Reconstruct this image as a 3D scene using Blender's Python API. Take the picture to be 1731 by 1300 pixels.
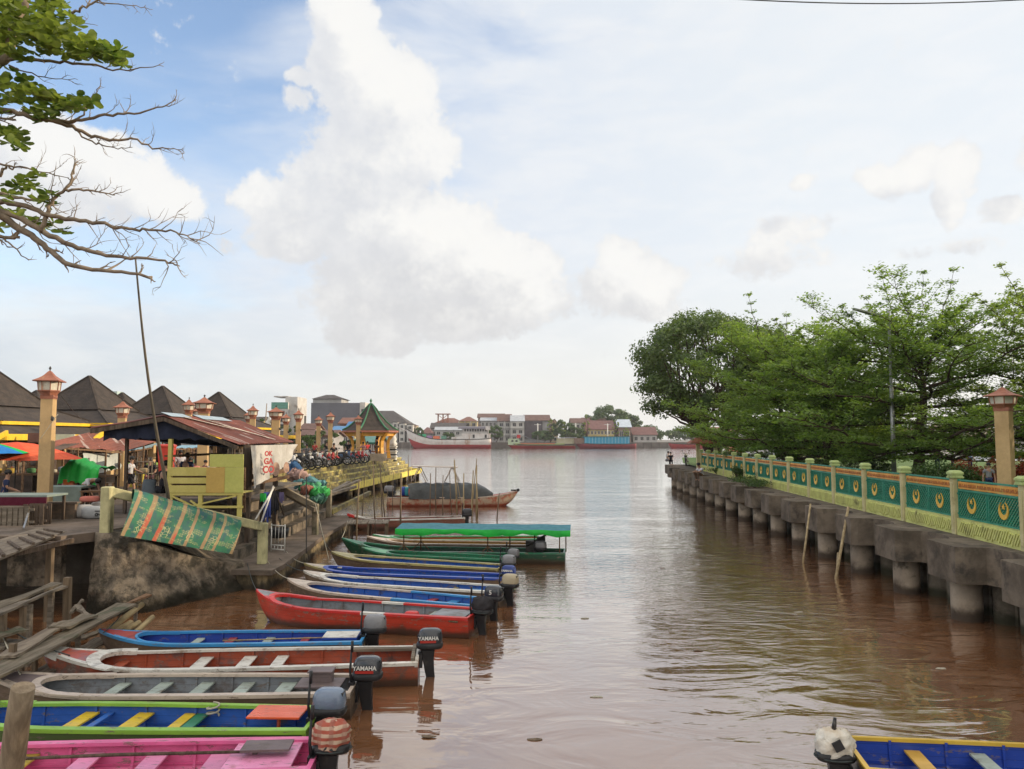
import bpy, bmesh, math, random
from mathutils import Vector, Matrix
random.seed(7)
R = math.radians
for o in list(bpy.data.objects): bpy.data.objects.remove(o)
SC = bpy.context.scene; COL = SC.collection
# ------------------------------------------------------------ camera
CAMZ = 4.5; FPX = 1300.0; PITCH = R(4.05)
cd = bpy.data.cameras.new('camera'); cd.sensor_width = 36; cd.lens = FPX*36/1731; cd.clip_end = 6000; cd.clip_start = .05
cam = bpy.data.objects.new('camera', cd); COL.objects.link(cam); cam.location = (0, 0, CAMZ); cam.rotation_euler = (R(90)+PITCH, 0, 0)
SC.camera = cam
FW = Vector((0, math.cos(PITCH), math.sin(PITCH))); UP = Vector((0, -math.sin(PITCH), math.cos(PITCH)))
def ray(u, v): return FW + Vector((1, 0, 0))*((u-865.5)/FPX) + UP*((650-v)/FPX)
def P(u, v, Y):
    d = ray(u, v); return Vector((d.x*Y/d.y, Y, CAMZ+d.z*Y/d.y))
def G(u, v, z=0.):
    d = ray(u, v); k = (z-CAMZ)/d.z; return Vector((d.x*k, d.y*k, z))
# ------------------------------------------------------------ light
SUN_TO = Vector((1, .12, math.tan(R(17)))).normalized()
SUN_EL = math.asin(SUN_TO.z); SUN_AZ = math.atan2(SUN_TO.x, SUN_TO.y)
sl = bpy.data.lights.new('sun', 'SUN'); sl.energy = 4.6; sl.angle = R(.6); sl.color = (1, .83, .60)
so = bpy.data.objects.new('sun', sl); COL.objects.link(so); so.rotation_euler = (-SUN_TO).to_track_quat('-Z', 'Y').to_euler()
SC.view_settings.view_transform = 'Standard'; SC.view_settings.look = 'None'; SC.view_settings.gamma = 1; SC.view_settings.exposure = 0.08
SC.cycles.use_denoising = True; SC.cycles.max_bounces = 6; SC.cycles.diffuse_bounces = 3; SC.cycles.glossy_bounces = 3
SC.cycles.transparent_max_bounces = 8; SC.cycles.transmission_bounces = 3; SC.cycles.sample_clamp_indirect = 6; SC.cycles.caustics_reflective = False
class NT:
    def __init__(s, tree): s.t = tree
    def n(s, typ, ins=None, **kw):
        nd = s.t.nodes.new(typ)
        for k, v in kw.items(): setattr(nd, k, v)
        for k, v in (ins or {}).items(): s.set(nd.inputs[k], v)
        return nd
    def set(s, sock, v):
        if isinstance(v, bpy.types.Node): v = v.outputs[0]
        if isinstance(v, bpy.types.NodeSocket): s.t.links.new(v, sock)
        else:
            if hasattr(sock, 'default_value'):
                if sock.type == 'RGBA' and len(v) == 3: v = (*v, 1)
                sock.default_value = v
    def m(s, op, a, b=None, c=None, clamp=False):
        i = {0: a}
        if b is not None: i[1] = b
        if c is not None: i[2] = c
        return s.n('ShaderNodeMath', i, operation=op, use_clamp=clamp)
    def mix(s, f, a, b, blend='MIX'):
        nd = s.n('ShaderNodeMix', data_type='RGBA', blend_type=blend)
        s.set(nd.inputs[0], f); s.set(nd.inputs[6], a); s.set(nd.inputs[7], b); return nd.outputs[2]
    def rng(s, v, a, b, c=0., d=1., smooth=True):
        return s.n('ShaderNodeMapRange', {0: v, 1: a, 2: b, 3: c, 4: d}, interpolation_type='SMOOTHSTEP' if smooth else 'LINEAR')
    def noise(s, vec, scale, detail=5, rough=.55, dist=0.):
        nd = s.n('ShaderNodeTexNoise', {'Scale': scale, 'Detail': detail, 'Roughness': rough, 'Distortion': dist})
        if vec is not None: s.set(nd.inputs['Vector'], vec)
        return nd
    def vmul(s, vec, sc): return s.n('ShaderNodeVectorMath', {0: vec, 1: sc}, operation='MULTIPLY')
# ------------------------------------------------------------ world: Nishita sky with clouds laid out in azimuth / elevation
def azel(u, v):
    d = ray(u, v); return math.atan2(d.x, d.y), math.atan2(d.z, math.hypot(d.x, d.y))
PUFFS = [  # u, v, radius u, radius v (degrees follow from pixels), weight
 (575, 20, 62, 75, 1), (600, 110, 85, 80, 1), (645, 160, 110, 95, 1), (640, 250, 130, 80, 1), (590, 305, 110, 75, 1), (700, 250, 75, 80, .8),
 (650, 370, 190, 80, 1), (520, 350, 110, 55, .9), (450, 335, 70, 34, .8), (500, 395, 90, 45, .8), (730, 400, 115, 85, 1), (700, 460, 160, 75, 1), (800, 460, 130, 75, 1),
 (650, 520, 130, 60, .9), (860, 500, 110, 62, .9), (760, 540, 160, 50, .9), (905, 440, 50, 50, .8), (630, 570, 110, 36, .7), (505, 130, 26, 22, .6), (500, 170, 32, 26, .6),
 (1060, 440, 55, 55, .9), (1030, 490, 60, 50, .8), (1100, 475, 65, 55, .9), (1080, 520, 90, 32, .7),
 (120, 260, 160, 75, .9), (200, 300, 110, 62, .9), (270, 335, 80, 42, .9), (60, 220, 100, 50, .7), (100, 340, 180, 45, .7), (-60, 300, 160, 90, .8), (385, 410, 36, 20, .5),
 (1490, 300, 60, 36, .7), (1560, 280, 60, 45, .8), (1620, 290, 50, 50, .8), (1600, 340, 36, 46, .7), (1355, 308, 30, 22, .6), (1345, 400, 90, 36, .65), (1310, 440, 120, 40, .6), (1560, 410, 110, 22, .5), (1700, 345, 60, 26, .6), (1740, 255, 40, 40, .7),
]
def cloud_group():
    g = bpy.data.node_groups.new('cloud_field', 'ShaderNodeTree')
    g.interface.new_socket('P', in_out='INPUT', socket_type='NodeSocketVector'); g.interface.new_socket('D', in_out='OUTPUT', socket_type='NodeSocketFloat')
    N = NT(g); gi = N.n('NodeGroupInput'); go = N.n('NodeGroupOutput')
    p = gi.outputs[0]; tot = None
    w1 = N.noise(p, 9, 3, .5); w = N.n('ShaderNodeVectorMath', {0: w1.outputs['Color'], 1: (.5, .5, .5)}, operation='SUBTRACT')
    w = N.n('ShaderNodeVectorMath', {0: w, 'Scale': .05}, operation='SCALE'); pp = N.n('ShaderNodeVectorMath', {0: p, 1: w}, operation='ADD')
    for (u, v, ru, rv, k) in PUFFS:
        a, e = azel(u, v); a2, _ = azel(u+ru, v); _, e2 = azel(u, v-rv)
        d = N.n('ShaderNodeVectorMath', {0: pp, 1: (a, e, 0)}, operation='SUBTRACT')
        d = N.n('ShaderNodeVectorMath', {0: d, 1: (1/(a2-a)/1.25, 1/(e2-e)/1.25, 0)}, operation='MULTIPLY')
        l = N.n('ShaderNodeVectorMath', {0: d, 1: d}, operation='DOT_PRODUCT')
        q = N.m('SUBTRACT', 1., l.outputs['Value'], clamp=True); q = N.m('MULTIPLY', q, k)
        tot = q if tot is None else N.n('ShaderNodeMath', {0: tot, 1: q, 2: .18}, operation='SMOOTH_MAX')
    n1 = N.noise(p, 15, 10, .60); n2 = N.noise(p, 60, 8, .68)
    n = N.m('ADD', N.m('MULTIPLY', N.m('SUBTRACT', n1.outputs['Fac'], .5), .95), N.m('MULTIPLY', N.m('SUBTRACT', n2.outputs['Fac'], .5), .34))
    g.links.new(N.m('ADD', tot, n).outputs[0], go.inputs[0]); return g
def make_world():
    w = bpy.data.worlds.new('World'); SC.world = w; w.use_nodes = True; t = w.node_tree; t.nodes.clear(); N = NT(t)
    out = N.n('ShaderNodeOutputWorld'); S = .10
    sky = N.n('ShaderNodeTexSky', sky_type='NISHITA', sun_disc=False); sky.sun_elevation = SUN_EL; sky.sun_rotation = SUN_AZ; sky.air_density = 1.0; sky.dust_density = 1.2; sky.ozone_density = 1.6
    tc = N.n('ShaderNodeTexCoord'); sp = N.n('ShaderNodeSeparateXYZ', {0: tc.outputs['Generated']})
    az = N.m('ARCTAN2', sp.outputs[0], sp.outputs[1]); el = N.m('ARCSINE', sp.outputs[2])
    pv = N.n('ShaderNodeCombineXYZ', {0: az, 1: el, 2: 0.})
    g = cloud_group()
    a = N.n('ShaderNodeGroup', node_tree=g); N.set(a.inputs[0], pv)
    po = N.n('ShaderNodeVectorMath', {0: pv, 1: (.035, .045, 0)}, operation='ADD'); b = N.n('ShaderNodeGroup', node_tree=g); N.set(b.inputs[0], po)
    D = a.outputs[0]
    mask = N.rng(D, .25, .53)
    # thin high veil: more of it to the right and low down
    st = N.vmul(pv, (2.2, 6.5, 1)); v1 = N.noise(st, 1.3, 6, .55, .4)
    ve = N.m('ADD', N.m('MULTIPLY', az, .95), N.m('MULTIPLY', v1.outputs['Fac'], 1.25))
    low = N.rng(el, .40, .02)
    veil = N.rng(N.m('ADD', ve, N.m('MULTIPLY', low, .62)), .18, .72)
    right = N.rng(az, -.25, .45); lowr = N.rng(el, .45, .05)
    vc = N.mix(right, (.72, .775, .86), (.81, .85, .88)); vc = N.mix(N.rng(el, .27, .03), vc, N.mix(N.rng(az, -.6, .0), (.63, .68, .735), (.84, .83, .80)))
    # a touch of structure in the veil
    v2 = N.noise(N.vmul(pv, (3, 9, 1)), 2.6, 7, .6, .3); vc = N.mix(N.rng(v2.outputs['Fac'], .35, .7, 0, .45), vc, (.93, .92, .90))
    blue = N.mix(1., sky, (S*2.9, S*2.75, S*2.75), 'MULTIPLY')
    base = N.mix(N.m('MULTIPLY', veil, .93), blue, vc)
    # lit and shaded sides of the cumulus
    lit = N.rng(N.m('SUBTRACT', D, b.outputs[0]), -.30, .62)
    deep = N.rng(N.m('SUBTRACT', D, .45), 0., .75)
    cs = N.mix(N.rng(el, .08, .36), (.62, .615, .62), (.68, .70, .74)); cl = (.925, .915, .885)
    cc = N.mix(lit, cs, cl); cc = N.mix(N.m('MULTIPLY', N.m('SUBTRACT', 1., deep), .30), cc, (.85, .86, .87))
    cr = N.noise(pv, 26, 7, .6); cc = N.mix(N.rng(cr.outputs['Fac'], .42, .68, 0, .3), cc, (.90, .895, .88))
    dens = N.mix(N.m('MULTIPLY', right, .35), mask, (0, 0, 0)); 
    col = N.mix(N.m('MULTIPLY', mask, N.rng(el, .02, .12, .35, .97)), base, cc)
    # unseen sky behind and overhead: broken cloud, brightened to add warm ambient light
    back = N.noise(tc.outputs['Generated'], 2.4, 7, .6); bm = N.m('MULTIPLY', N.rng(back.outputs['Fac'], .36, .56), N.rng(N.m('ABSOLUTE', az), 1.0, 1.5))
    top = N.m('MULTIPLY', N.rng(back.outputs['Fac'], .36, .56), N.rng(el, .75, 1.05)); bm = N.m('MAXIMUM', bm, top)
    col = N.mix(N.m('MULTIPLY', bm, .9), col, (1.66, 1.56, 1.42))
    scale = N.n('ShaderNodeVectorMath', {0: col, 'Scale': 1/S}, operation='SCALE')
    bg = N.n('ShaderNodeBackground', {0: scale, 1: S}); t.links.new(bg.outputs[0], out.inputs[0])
    w.cycles.sampling_method = 'MANUAL'; w.cycles.sample_map_resolution = 512
make_world()
# ------------------------------------------------------------ mesh builder
def tag(o, label=None, cat=None, group=None, kind=None):
    if label: o['label'] = label
    if cat: o['category'] = cat
    if group: o['group'] = group
    if kind: o['kind'] = kind
    return o
def empty(name, loc=(0, 0, 0), rz=0., label=None, cat=None, group=None):
    o = bpy.data.objects.new(name, None); o.empty_display_size = .2; COL.objects.link(o); o.location = loc; o.rotation_euler = (0, 0, rz)
    return tag(o, label, cat, group)
def copy_tree(o, parent=None):
    c = o.copy(); COL.objects.link(c)
    if parent is not None: c.parent = parent; c.matrix_parent_inverse = Matrix()
    for ch in list(o.children): copy_tree(ch, c)
    return c
class MB:
    def __init__(s): s.v = []; s.f = []; s.m = []; s.uv = {}; s.sm = []
    def face(s, idx, mi=0, smooth=False): s.f.append(tuple(idx)); s.m.append(mi); s.sm.append(smooth)
    def add(s, vs, fs, mi=0, smooth=False):
        b = len(s.v); s.v += [Vector(x) for x in vs]
        for f in fs: s.face([b+i for i in f], mi, smooth)
        return b
    def box(s, c, d, rz=0., mi=0, rx=0., ry=0.):
        m = Matrix.Rotation(rz, 3, 'Z') @ Matrix.Rotation(ry, 3, 'Y') @ Matrix.Rotation(rx, 3, 'X'); c = Vector(c); hx, hy, hz = d[0]/2, d[1]/2, d[2]/2
        vs = [c + m @ Vector((x*hx, y*hy, z*hz)) for z in (-1, 1) for x, y in ((-1, -1), (1, -1), (1, 1), (-1, 1))]
        s.add(vs, [(3, 2, 1, 0), (4, 5, 6, 7), (0, 1, 5, 4), (1, 2, 6, 5), (2, 3, 7, 6), (3, 0, 4, 7)], mi); return s
    def bar(s, a, b, w, h=None, mi=0, up=(0, 0, 1)):
        a, b = Vector(a), Vector(b); h = h or w; d = (b-a)
        if d.length < 1e-6: return s
        d.normalize(); u = Vector(up)
        if abs(d.dot(u)) > .98: u = Vector((0, 1, 0))
        x = d.cross(u).normalized(); y = x.cross(d).normalized()
        vs = [p + x*i*w/2 + y*j*h/2 for p in (a, b) for i, j in ((-1, -1), (1, -1), (1, 1), (-1, 1))]
        s.add(vs, [(0, 1, 2, 3), (7, 6, 5, 4), (1, 0, 4, 5), (2, 1, 5, 6), (3, 2, 6, 7), (0, 3, 7, 4)], mi); return s
    def tube(s, pts, rad, n=8, mi=0, smooth=True, cap=True):
        pts = [Vector(p) for p in pts]; k = len(pts)
        if not isinstance(rad, (list, tuple)): rad = [rad]*k
        b = len(s.v); ref = None
        for i, p in enumerate(pts):
            d = (pts[min(i+1, k-1)]-pts[max(i-1, 0)]).normalized()
            if ref is None: ref = Vector((0, 0, 1)) if abs(d.z) < .9 else Vector((1, 0, 0))
            x = d.cross(ref)
            if x.length < 1e-4: x = d.cross(Vector((1, 0, 0)))
            x.normalize(); y = x.cross(d).normalized(); ref = y
            for j in range(n):
                a = 2*math.pi*j/n; s.v.append(p + (x*math.cos(a)+y*math.sin(a))*rad[i])
        for i in range(k-1):
            for j in range(n): s.face((b+i*n+j, b+i*n+(j+1) % n, b+(i+1)*n+(j+1) % n, b+(i+1)*n+j), mi, smooth)
        if cap: s.face([b+j for j in range(n)][::-1], mi); s.face([b+(k-1)*n+j for j in range(n)], mi)
        return s
    def lathe(s, c, prof, n=16, mi=0, smooth=True, rot=0., sx=1., sy=1.):
        c = Vector(c); b = len(s.v); k = len(prof)
        for r, z in prof:
            for j in range(n): a = 2*math.pi*j/n+rot; s.v.append(c+Vector((r*math.cos(a)*sx, r*math.sin(a)*sy, z)))
        for i in range(k-1):
            for j in range(n): s.face((b+i*n+j, b+i*n+(j+1) % n, b+(i+1)*n+(j+1) % n, b+(i+1)*n+j), mi, smooth)
        s.face([b+j for j in range(n)][::-1], mi); s.face([b+(k-1)*n+j for j in range(n)], mi); return s
    def loft(s, rings, mi=0, smooth=True, close=True, cap=True):
        b = len(s.v); n = len(rings[0])
        for r in rings: s.v += [Vector(p) for p in r]
        m = n if close else n-1
        for i in range(len(rings)-1):
            for j in range(m): s.face((b+i*n+j, b+i*n+(j+1) % n, b+(i+1)*n+(j+1) % n, b+(i+1)*n+j), mi, smooth)
        if cap and close: s.face([b+j for j in range(n)][::-1], mi); s.face([b+(len(rings)-1)*n+j for j in range(n)], mi)
        return s
    def prism(s, poly, z0, z1, mi=0):
        n = len(poly); b = len(s.v); s.v += [Vector((p[0], p[1], z0)) for p in poly]+[Vector((p[0], p[1], z1)) for p in poly]
        s.face(list(range(b, b+n))[::-1], mi); s.face(range(b+n, b+2*n), mi)
        for i in range(n): j = (i+1) % n; s.face((b+i, b+j, b+n+j, b+n+i), mi)
        return s
    def slab(s, quad, th, mi=0):   # a sheet through four points given a thickness along its normal
        q = [Vector(p) for p in quad]; n = (q[1]-q[0]).cross(q[2]-q[0]).normalized()*th
        k = len(q); b = len(s.v); s.v += q+[p-n for p in q]
        s.face(range(b, b+k), mi); s.face([b+k+i for i in range(k)][::-1], mi)
        for i in range(k): j = (i+1) % k; s.face((b+j, b+i, b+k+i, b+k+j), mi)
        return s
    def rbox(s, c, d, r=.25, n=3.2, seg=20, rings=9, mi=0, taper=0., rz=0., sq=.6):   # rounded box: superellipse in plan, rounded at top and bottom
        c = Vector(c); rr = []; cz, sz = math.cos(rz), math.sin(rz)
        for i in range(rings+1):
            a = -math.pi/2+math.pi*i/rings; zz = math.copysign(abs(math.sin(a))**sq, math.sin(a)); k = max(abs(math.cos(a)), .001)**.42
            k *= 1-taper*(zz+1)/2; ring = []
            for j in range(seg):
                t = 2*math.pi*j/seg; x = math.copysign(abs(math.cos(t))**(2/n), math.cos(t)); y = math.copysign(abs(math.sin(t))**(2/n), math.sin(t))
                x, y = x*k*d[0]/2, y*k*d[1]/2; ring.append(c+Vector((x*cz-y*sz, x*sz+y*cz, zz*d[2]/2)))
            rr.append(ring)
        return s.loft(rr, mi)
    def blob(s, c, d, n=10, rings=7, j=.0, mi=0, rnd=random):
        c = Vector(c); rr = []
        for i in range(rings+1):
            a = -math.pi/2+math.pi*i/rings; k = max(math.cos(a), .02)
            rr.append([c+Vector((math.cos(2*math.pi*q/n)*k*d[0]/2*(1+rnd.uniform(-j, j)), math.sin(2*math.pi*q/n)*k*d[1]/2*(1+rnd.uniform(-j, j)), math.sin(a)*d[2]/2*(1+rnd.uniform(-j, j)*.5))) for q in range(n)])
        return s.loft(rr, mi)
    def build(s, name, mat, parent=None, world=False, loc=None, rz=0., label=None, cat=None, group=None, kind=None, bevel=0.):
        me = bpy.data.meshes.new(name); off = Vector((0, 0, 0)); vs = s.v
        if world:
            if parent is not None:
                inv = (Matrix.Translation(parent.location) @ parent.rotation_euler.to_matrix().to_4x4()).inverted(); pr = parent.parent
                vs = [inv @ v for v in vs]
            else:
                n = len(vs); off = Vector((sum(v.x for v in vs)/n, sum(v.y for v in vs)/n, min(v.z for v in vs))); vs = [v-off for v in vs]
        me.from_pydata([tuple(v) for v in vs], [], s.f)
        mats = mat if isinstance(mat, (list, tuple)) else [mat]
        for m in mats: me.materials.append(m)
        me.polygons.foreach_set('material_index', s.m); me.polygons.foreach_set('use_smooth', s.sm)
        if s.uv:
            ul = me.uv_layers.new(name='uv')
            for lp in me.loops: ul.data[lp.index].uv = s.uv.get(lp.vertex_index, (0, 0))
        me.update(); o = bpy.data.objects.new(name, me); COL.objects.link(o)
        if bevel:
            bm = bmesh.new(); bm.from_mesh(me); bmesh.ops.remove_doubles(bm, verts=bm.verts, dist=1e-5)
            bmesh.ops.bevel(bm, geom=[e for e in bm.edges if len(e.link_faces) == 2 and e.calc_face_angle(0) > .6], offset=bevel, segments=1, affect='EDGES', clamp_overlap=True); bm.to_mesh(me); bm.free()
        if parent is not None: o.parent = parent
        o.location = off if world and parent is None else (loc or (0, 0, 0)); o.rotation_euler = (0, 0, rz)
        return tag(o, label, cat, group, kind)
def text_obj(name, body, size, mat, parent=None, loc=(0, 0, 0), rot=(0, 0, 0), extrude=.004, align='CENTER', bold=.0):
    c = bpy.data.curves.new('t', 'FONT'); c.body = body; c.size = size; c.extrude = extrude; c.align_x = align; c.align_y = 'CENTER'; c.offset = bold
    o = bpy.data.objects.new('t', c); COL.objects.link(o); bpy.context.view_layer.update()
    dg = bpy.context.evaluated_depsgraph_get(); me = bpy.data.meshes.new_from_object(o.evaluated_get(dg)); bpy.data.objects.remove(o); bpy.data.curves.remove(c)
    me.name = name; me.materials.clear(); me.materials.append(mat); q = bpy.data.objects.new(name, me); COL.objects.link(q)
    if parent is not None: q.parent = parent
    q.location = loc; q.rotation_euler = rot; return q
# ------------------------------------------------------------ materials
_mc = {}
def M(name, c, c2=None, scale=3., rough=.65, bump=.25, dirt=None, dirt_amt=.0, dscale=1.3, stretch=(1, 1, 1), metal=0., coat=0., bscale=None, spec=.35, wl=None, bdist=.02, drip=False, seams=0.):
    if name in _mc: return _mc[name]
    m = bpy.data.materials.new(name); m.use_nodes = True; N = NT(m.node_tree); b = m.node_tree.nodes['Principled BSDF']
    tc = N.n('ShaderNodeTexCoord'); oi = N.n('ShaderNodeObjectInfo'); pv0 = N.n('ShaderNodeVectorMath', {0: tc.outputs['Object'], 1: oi.outputs['Location']}, operation='ADD'); v = N.vmul(pv0, stretch)
    c2 = c2 or tuple(x*.72 for x in c)
    n1 = N.noise(v, scale, 7, .62, .2); col = N.mix(N.rng(n1.outputs['Fac'], .32, .68), c2, c)
    n3 = N.noise(v, scale*9, 4, .6); col = N.mix(N.rng(n3.outputs['Fac'], .3, .7, 0, .22), col, tuple(x*.55 for x in c))
    if dirt:
        vv = N.vmul(pv0, (1, 1, .25) if drip else (1, 1, 1))
        n2 = N.noise(vv, dscale, 8, .68, .3); col = N.mix(N.rng(n2.outputs['Fac'], .66-dirt_amt*.4, .80-dirt_amt*.35, 0, .9), col, dirt)
    if seams:
        z0 = N.n('ShaderNodeSeparateXYZ', {0: tc.outputs['Object']}).outputs[2]; fr_ = N.m('FRACT', N.m('DIVIDE', z0, seams)); col = N.mix(N.rng(fr_, .02, .09, .55, 0), col, tuple(x*.25 for x in c))
        ch = N.noise(N.vmul(pv0, (.7, 2.5, 2.5)), 5.5, 9, .75); col = N.mix(N.rng(ch.outputs['Fac'], .575, .60, 0, .8), col, (.17, .13, .10)); col = N.mix(N.rng(ch.outputs['Fac'], .30, .34, .35, 0), col, tuple(min(1, x*1.5+.10) for x in c))
    if wl:   # algae / tide stain near the waterline (world height)
        gp = N.n('ShaderNodeNewGeometry'); z = N.n('ShaderNodeSeparateXYZ', {0: gp.outputs['Position']})
        zz = N.m('ADD', z.outputs[2], N.m('MULTIPLY', N.m('SUBTRACT', n1.outputs['Fac'], .5), wl[1]*1.2)); col = N.mix(N.rng(zz, wl[1], wl[1]*.35, 0, .9), col, wl[0])
    N.set(b.inputs['Base Color'], col); b.inputs['Metallic'].default_value = metal; b.inputs['Specular IOR Level'].default_value = spec
    N.set(b.inputs['Roughness'], N.rng(n1.outputs['Fac'], .3, .7, min(rough+.12, 1), max(rough-.12, .03)))
    if coat: b.inputs['Coat Weight'].default_value = coat; b.inputs['Coat Roughness'].default_value = .12
    if bump:
        nb = N.noise(v, bscale or scale*4, 8, .65); bp = N.n('ShaderNodeBump', {'Strength': bump, 'Distance': bdist, 'Height': nb.outputs['Fac']}); N.set(b.inputs['Normal'], bp)
    _mc[name] = m; return m
def wood(name, c, c2=None, bump=.5, axis=0, dirt=(.05, .045, .04), amt=.25):
    st = [9, 9, 9]; st[axis] = .7
    return M(name, c, c2 or tuple(x*.45 for x in c), scale=1.6, rough=.8, bump=bump, stretch=tuple(st), dirt=dirt, dirt_amt=amt, dscale=1.1, spec=.15, bdist=.01)
def leafmat(name, c, c2, trans=.5):
    m = bpy.data.materials.new(name); m.use_nodes = True; t = m.node_tree; t.nodes.clear(); N = NT(t)
    tc = N.n('ShaderNodeTexCoord'); n1 = N.noise(tc.outputs['Object'], .8, 4, .6); n2 = N.noise(tc.outputs['Object'], 9, 2, .5)
    f = N.m('ADD', N.m('MULTIPLY', n1.outputs['Fac'], .55), N.m('MULTIPLY', n2.outputs['Fac'], .45)); col = N.mix(N.rng(f, .36, .64), c, c2)
    d = N.n('ShaderNodeBsdfPrincipled', {'Base Color': col, 'Roughness': .48, 'Specular IOR Level': .35}); tr = N.n('ShaderNodeBsdfTranslucent', {0: N.mix(1., col, (1.25, 1.35, .5), 'MULTIPLY')})
    mx = N.n('ShaderNodeMixShader', {0: trans, 1: d.outputs[0], 2: tr.outputs[0]}); o = N.n('ShaderNodeOutputMaterial', {0: mx.outputs[0]}); return m
BROWNWL = ((.035, .03, .022), .28)
m_conc = M('concrete', (.20, .17, .135), (.10, .085, .065), scale=1.1, rough=.9, bump=.7, dirt=(.035, .03, .024), dirt_amt=.45, dscale=.9, bscale=7, spec=.15, wl=((.03, .03, .018), .35), bdist=.03)
m_conc_l = M('concrete_pale', (.40, .33, .25), (.26, .21, .16), scale=1.6, rough=.9, bump=.5, dirt=(.07, .06, .045), dirt_amt=.35, spec=.15, wl=((.05, .035, .025), .4), bscale=9)
m_conc_cap = M('concrete_cap', (.13, .11, .095), (.065, .058, .05), scale=2.2, rough=.92, bump=.6, dirt=(.25, .22, .18), dirt_amt=.15, spec=.12, bscale=10, drip=True)
m_pave = M('paving', (.18, .14, .11), (.10, .08, .062), scale=1.2, rough=.88, bump=.3, dirt=(.07, .06, .05), dirt_amt=.35, spec=.15)
m_yelp = M('yellow_paint', (.75, .62, .10), (.55, .48, .12), scale=2, rough=.7, bump=.2, dirt=(.12, .11, .07), dirt_amt=.35, dscale=2.2)
m_step = M('step_paint', (.46, .38, .11), (.22, .17, .07), scale=1.5, rough=.8, bump=.3, dirt=(.09, .08, .06), dirt_amt=.62, dscale=1.0)
m_ylime = M('lime_paint', (.60, .62, .20), (.48, .47, .17), scale=2.5, rough=.75, bump=.5, dirt=(.18, .17, .07), dirt_amt=.25, bscale=9)
m_cream = M('cream_paint', (.52, .35, .17), (.42, .28, .135), scale=1.2, rough=.75, bump=.15, dirt=(.25, .19, .10), dirt_amt=.22, drip=True)
m_pale = M('pale_yellow_concrete', (.52, .48, .26), (.36, .33, .18), scale=2.6, rough=.85, bump=.4, dirt=(.07, .08, .05), dirt_amt=.35, drip=True)
m_redcap = M('terracotta_paint', (.34, .13, .075), (.25, .095, .06), scale=3, rough=.6, dirt=(.5, .35, .2), dirt_amt=.12)
m_glassy = M('milk_glass', (.62, .58, .48), (.5, .45, .36), scale=3, rough=.35, bump=.05, dirt=(.3, .2, .12), dirt_amt=.25)
m_black = M('black_plastic', (.018, .018, .020), (.012, .012, .014), scale=6, rough=.42, bump=.08, dirt=(.10, .085, .07), dirt_amt=.12)
m_dark = M('dark_metal', (.05, .045, .04), scale=5, rough=.55, bump=.15)
m_steel = M('steel', (.42, .42, .42), (.28, .28, .28), scale=5, rough=.4, metal=.6, bump=.1)
m_white = M('white_paint', (.72, .71, .67), (.58, .56, .52), scale=2, rough=.6, bump=.1, dirt=(.28, .24, .19), dirt_amt=.3)
m_woodg = wood('grey_wood', (.23, .19, .145)); m_woodg2 = wood('grey_wood_y', (.21, .175, .135), axis=1)
m_woodd = wood('dark_wood', (.13, .095, .07), axis=2); m_woodb = wood('brown_wood', (.22, .13, .075), axis=0)
m_bamboo = wood('bamboo', (.42, .33, .19), (.22, .16, .09), axis=2, amt=.15); m_stake = wood('stake_wood', (.20, .145, .095), (.10, .075, .05), axis=2, amt=.15)
m_bark = M('bark', (.10, .065, .05), (.055, .038, .03), scale=3, rough=.9, bump=.8, stretch=(3, 3, .6), spec=.1)
m_barkg = M('bark_grey', (.34, .27, .20), (.18, .145, .11), scale=7, rough=.9, bump=.5, spec=.1)
m_tarpg = M('green_tarp', (.02, .50, .06), (.015, .36, .05), scale=2, rough=.5, bump=.3, bscale=3)
m_skin = M('skin', (.36, .20, .13), (.30, .165, .105), scale=3, rough=.55, bump=.05); m_hair = M('hair', (.012, .010, .009), scale=20, rough=.6, bump=.3)
def paint(c, nm=None, rough=.42, dirt=.18, coat=.15, dc=(.10, .075, .055), wl=None, var=.75, bump=.12, seams=0.):
    nm = nm or 'paint_%03d_%03d_%03d' % tuple(int(x*999) for x in c)
    return M(nm+('w' if wl else ''), c, tuple(x*var for x in c), scale=1.7, rough=rough, bump=bump, dirt=dc, dirt_amt=dirt, dscale=2.4, coat=coat, wl=wl, stretch=(.6, 1.4, 1.4), seams=seams)
def cloth(c, nm=None): return M(nm or 'cloth_%03d_%03d_%03d' % tuple(int(x*999) for x in c), c, tuple(x*.8 for x in c), scale=5, rough=.9, bump=.3, spec=.1)
ORD = ['nearest', 'second nearest', 'third nearest', 'fourth nearest', 'fifth nearest', 'sixth nearest', 'seventh nearest', 'eighth nearest', 'ninth nearest', 'tenth nearest', 'eleventh nearest', 'twelfth nearest', 'thirteenth nearest', 'fourteenth nearest', 'fifteenth nearest', 'sixteenth nearest', 'seventeenth nearest', 'eighteenth nearest', 'nineteenth nearest', 'twentieth nearest', 'twenty-first nearest', 'twenty-second nearest']
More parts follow.
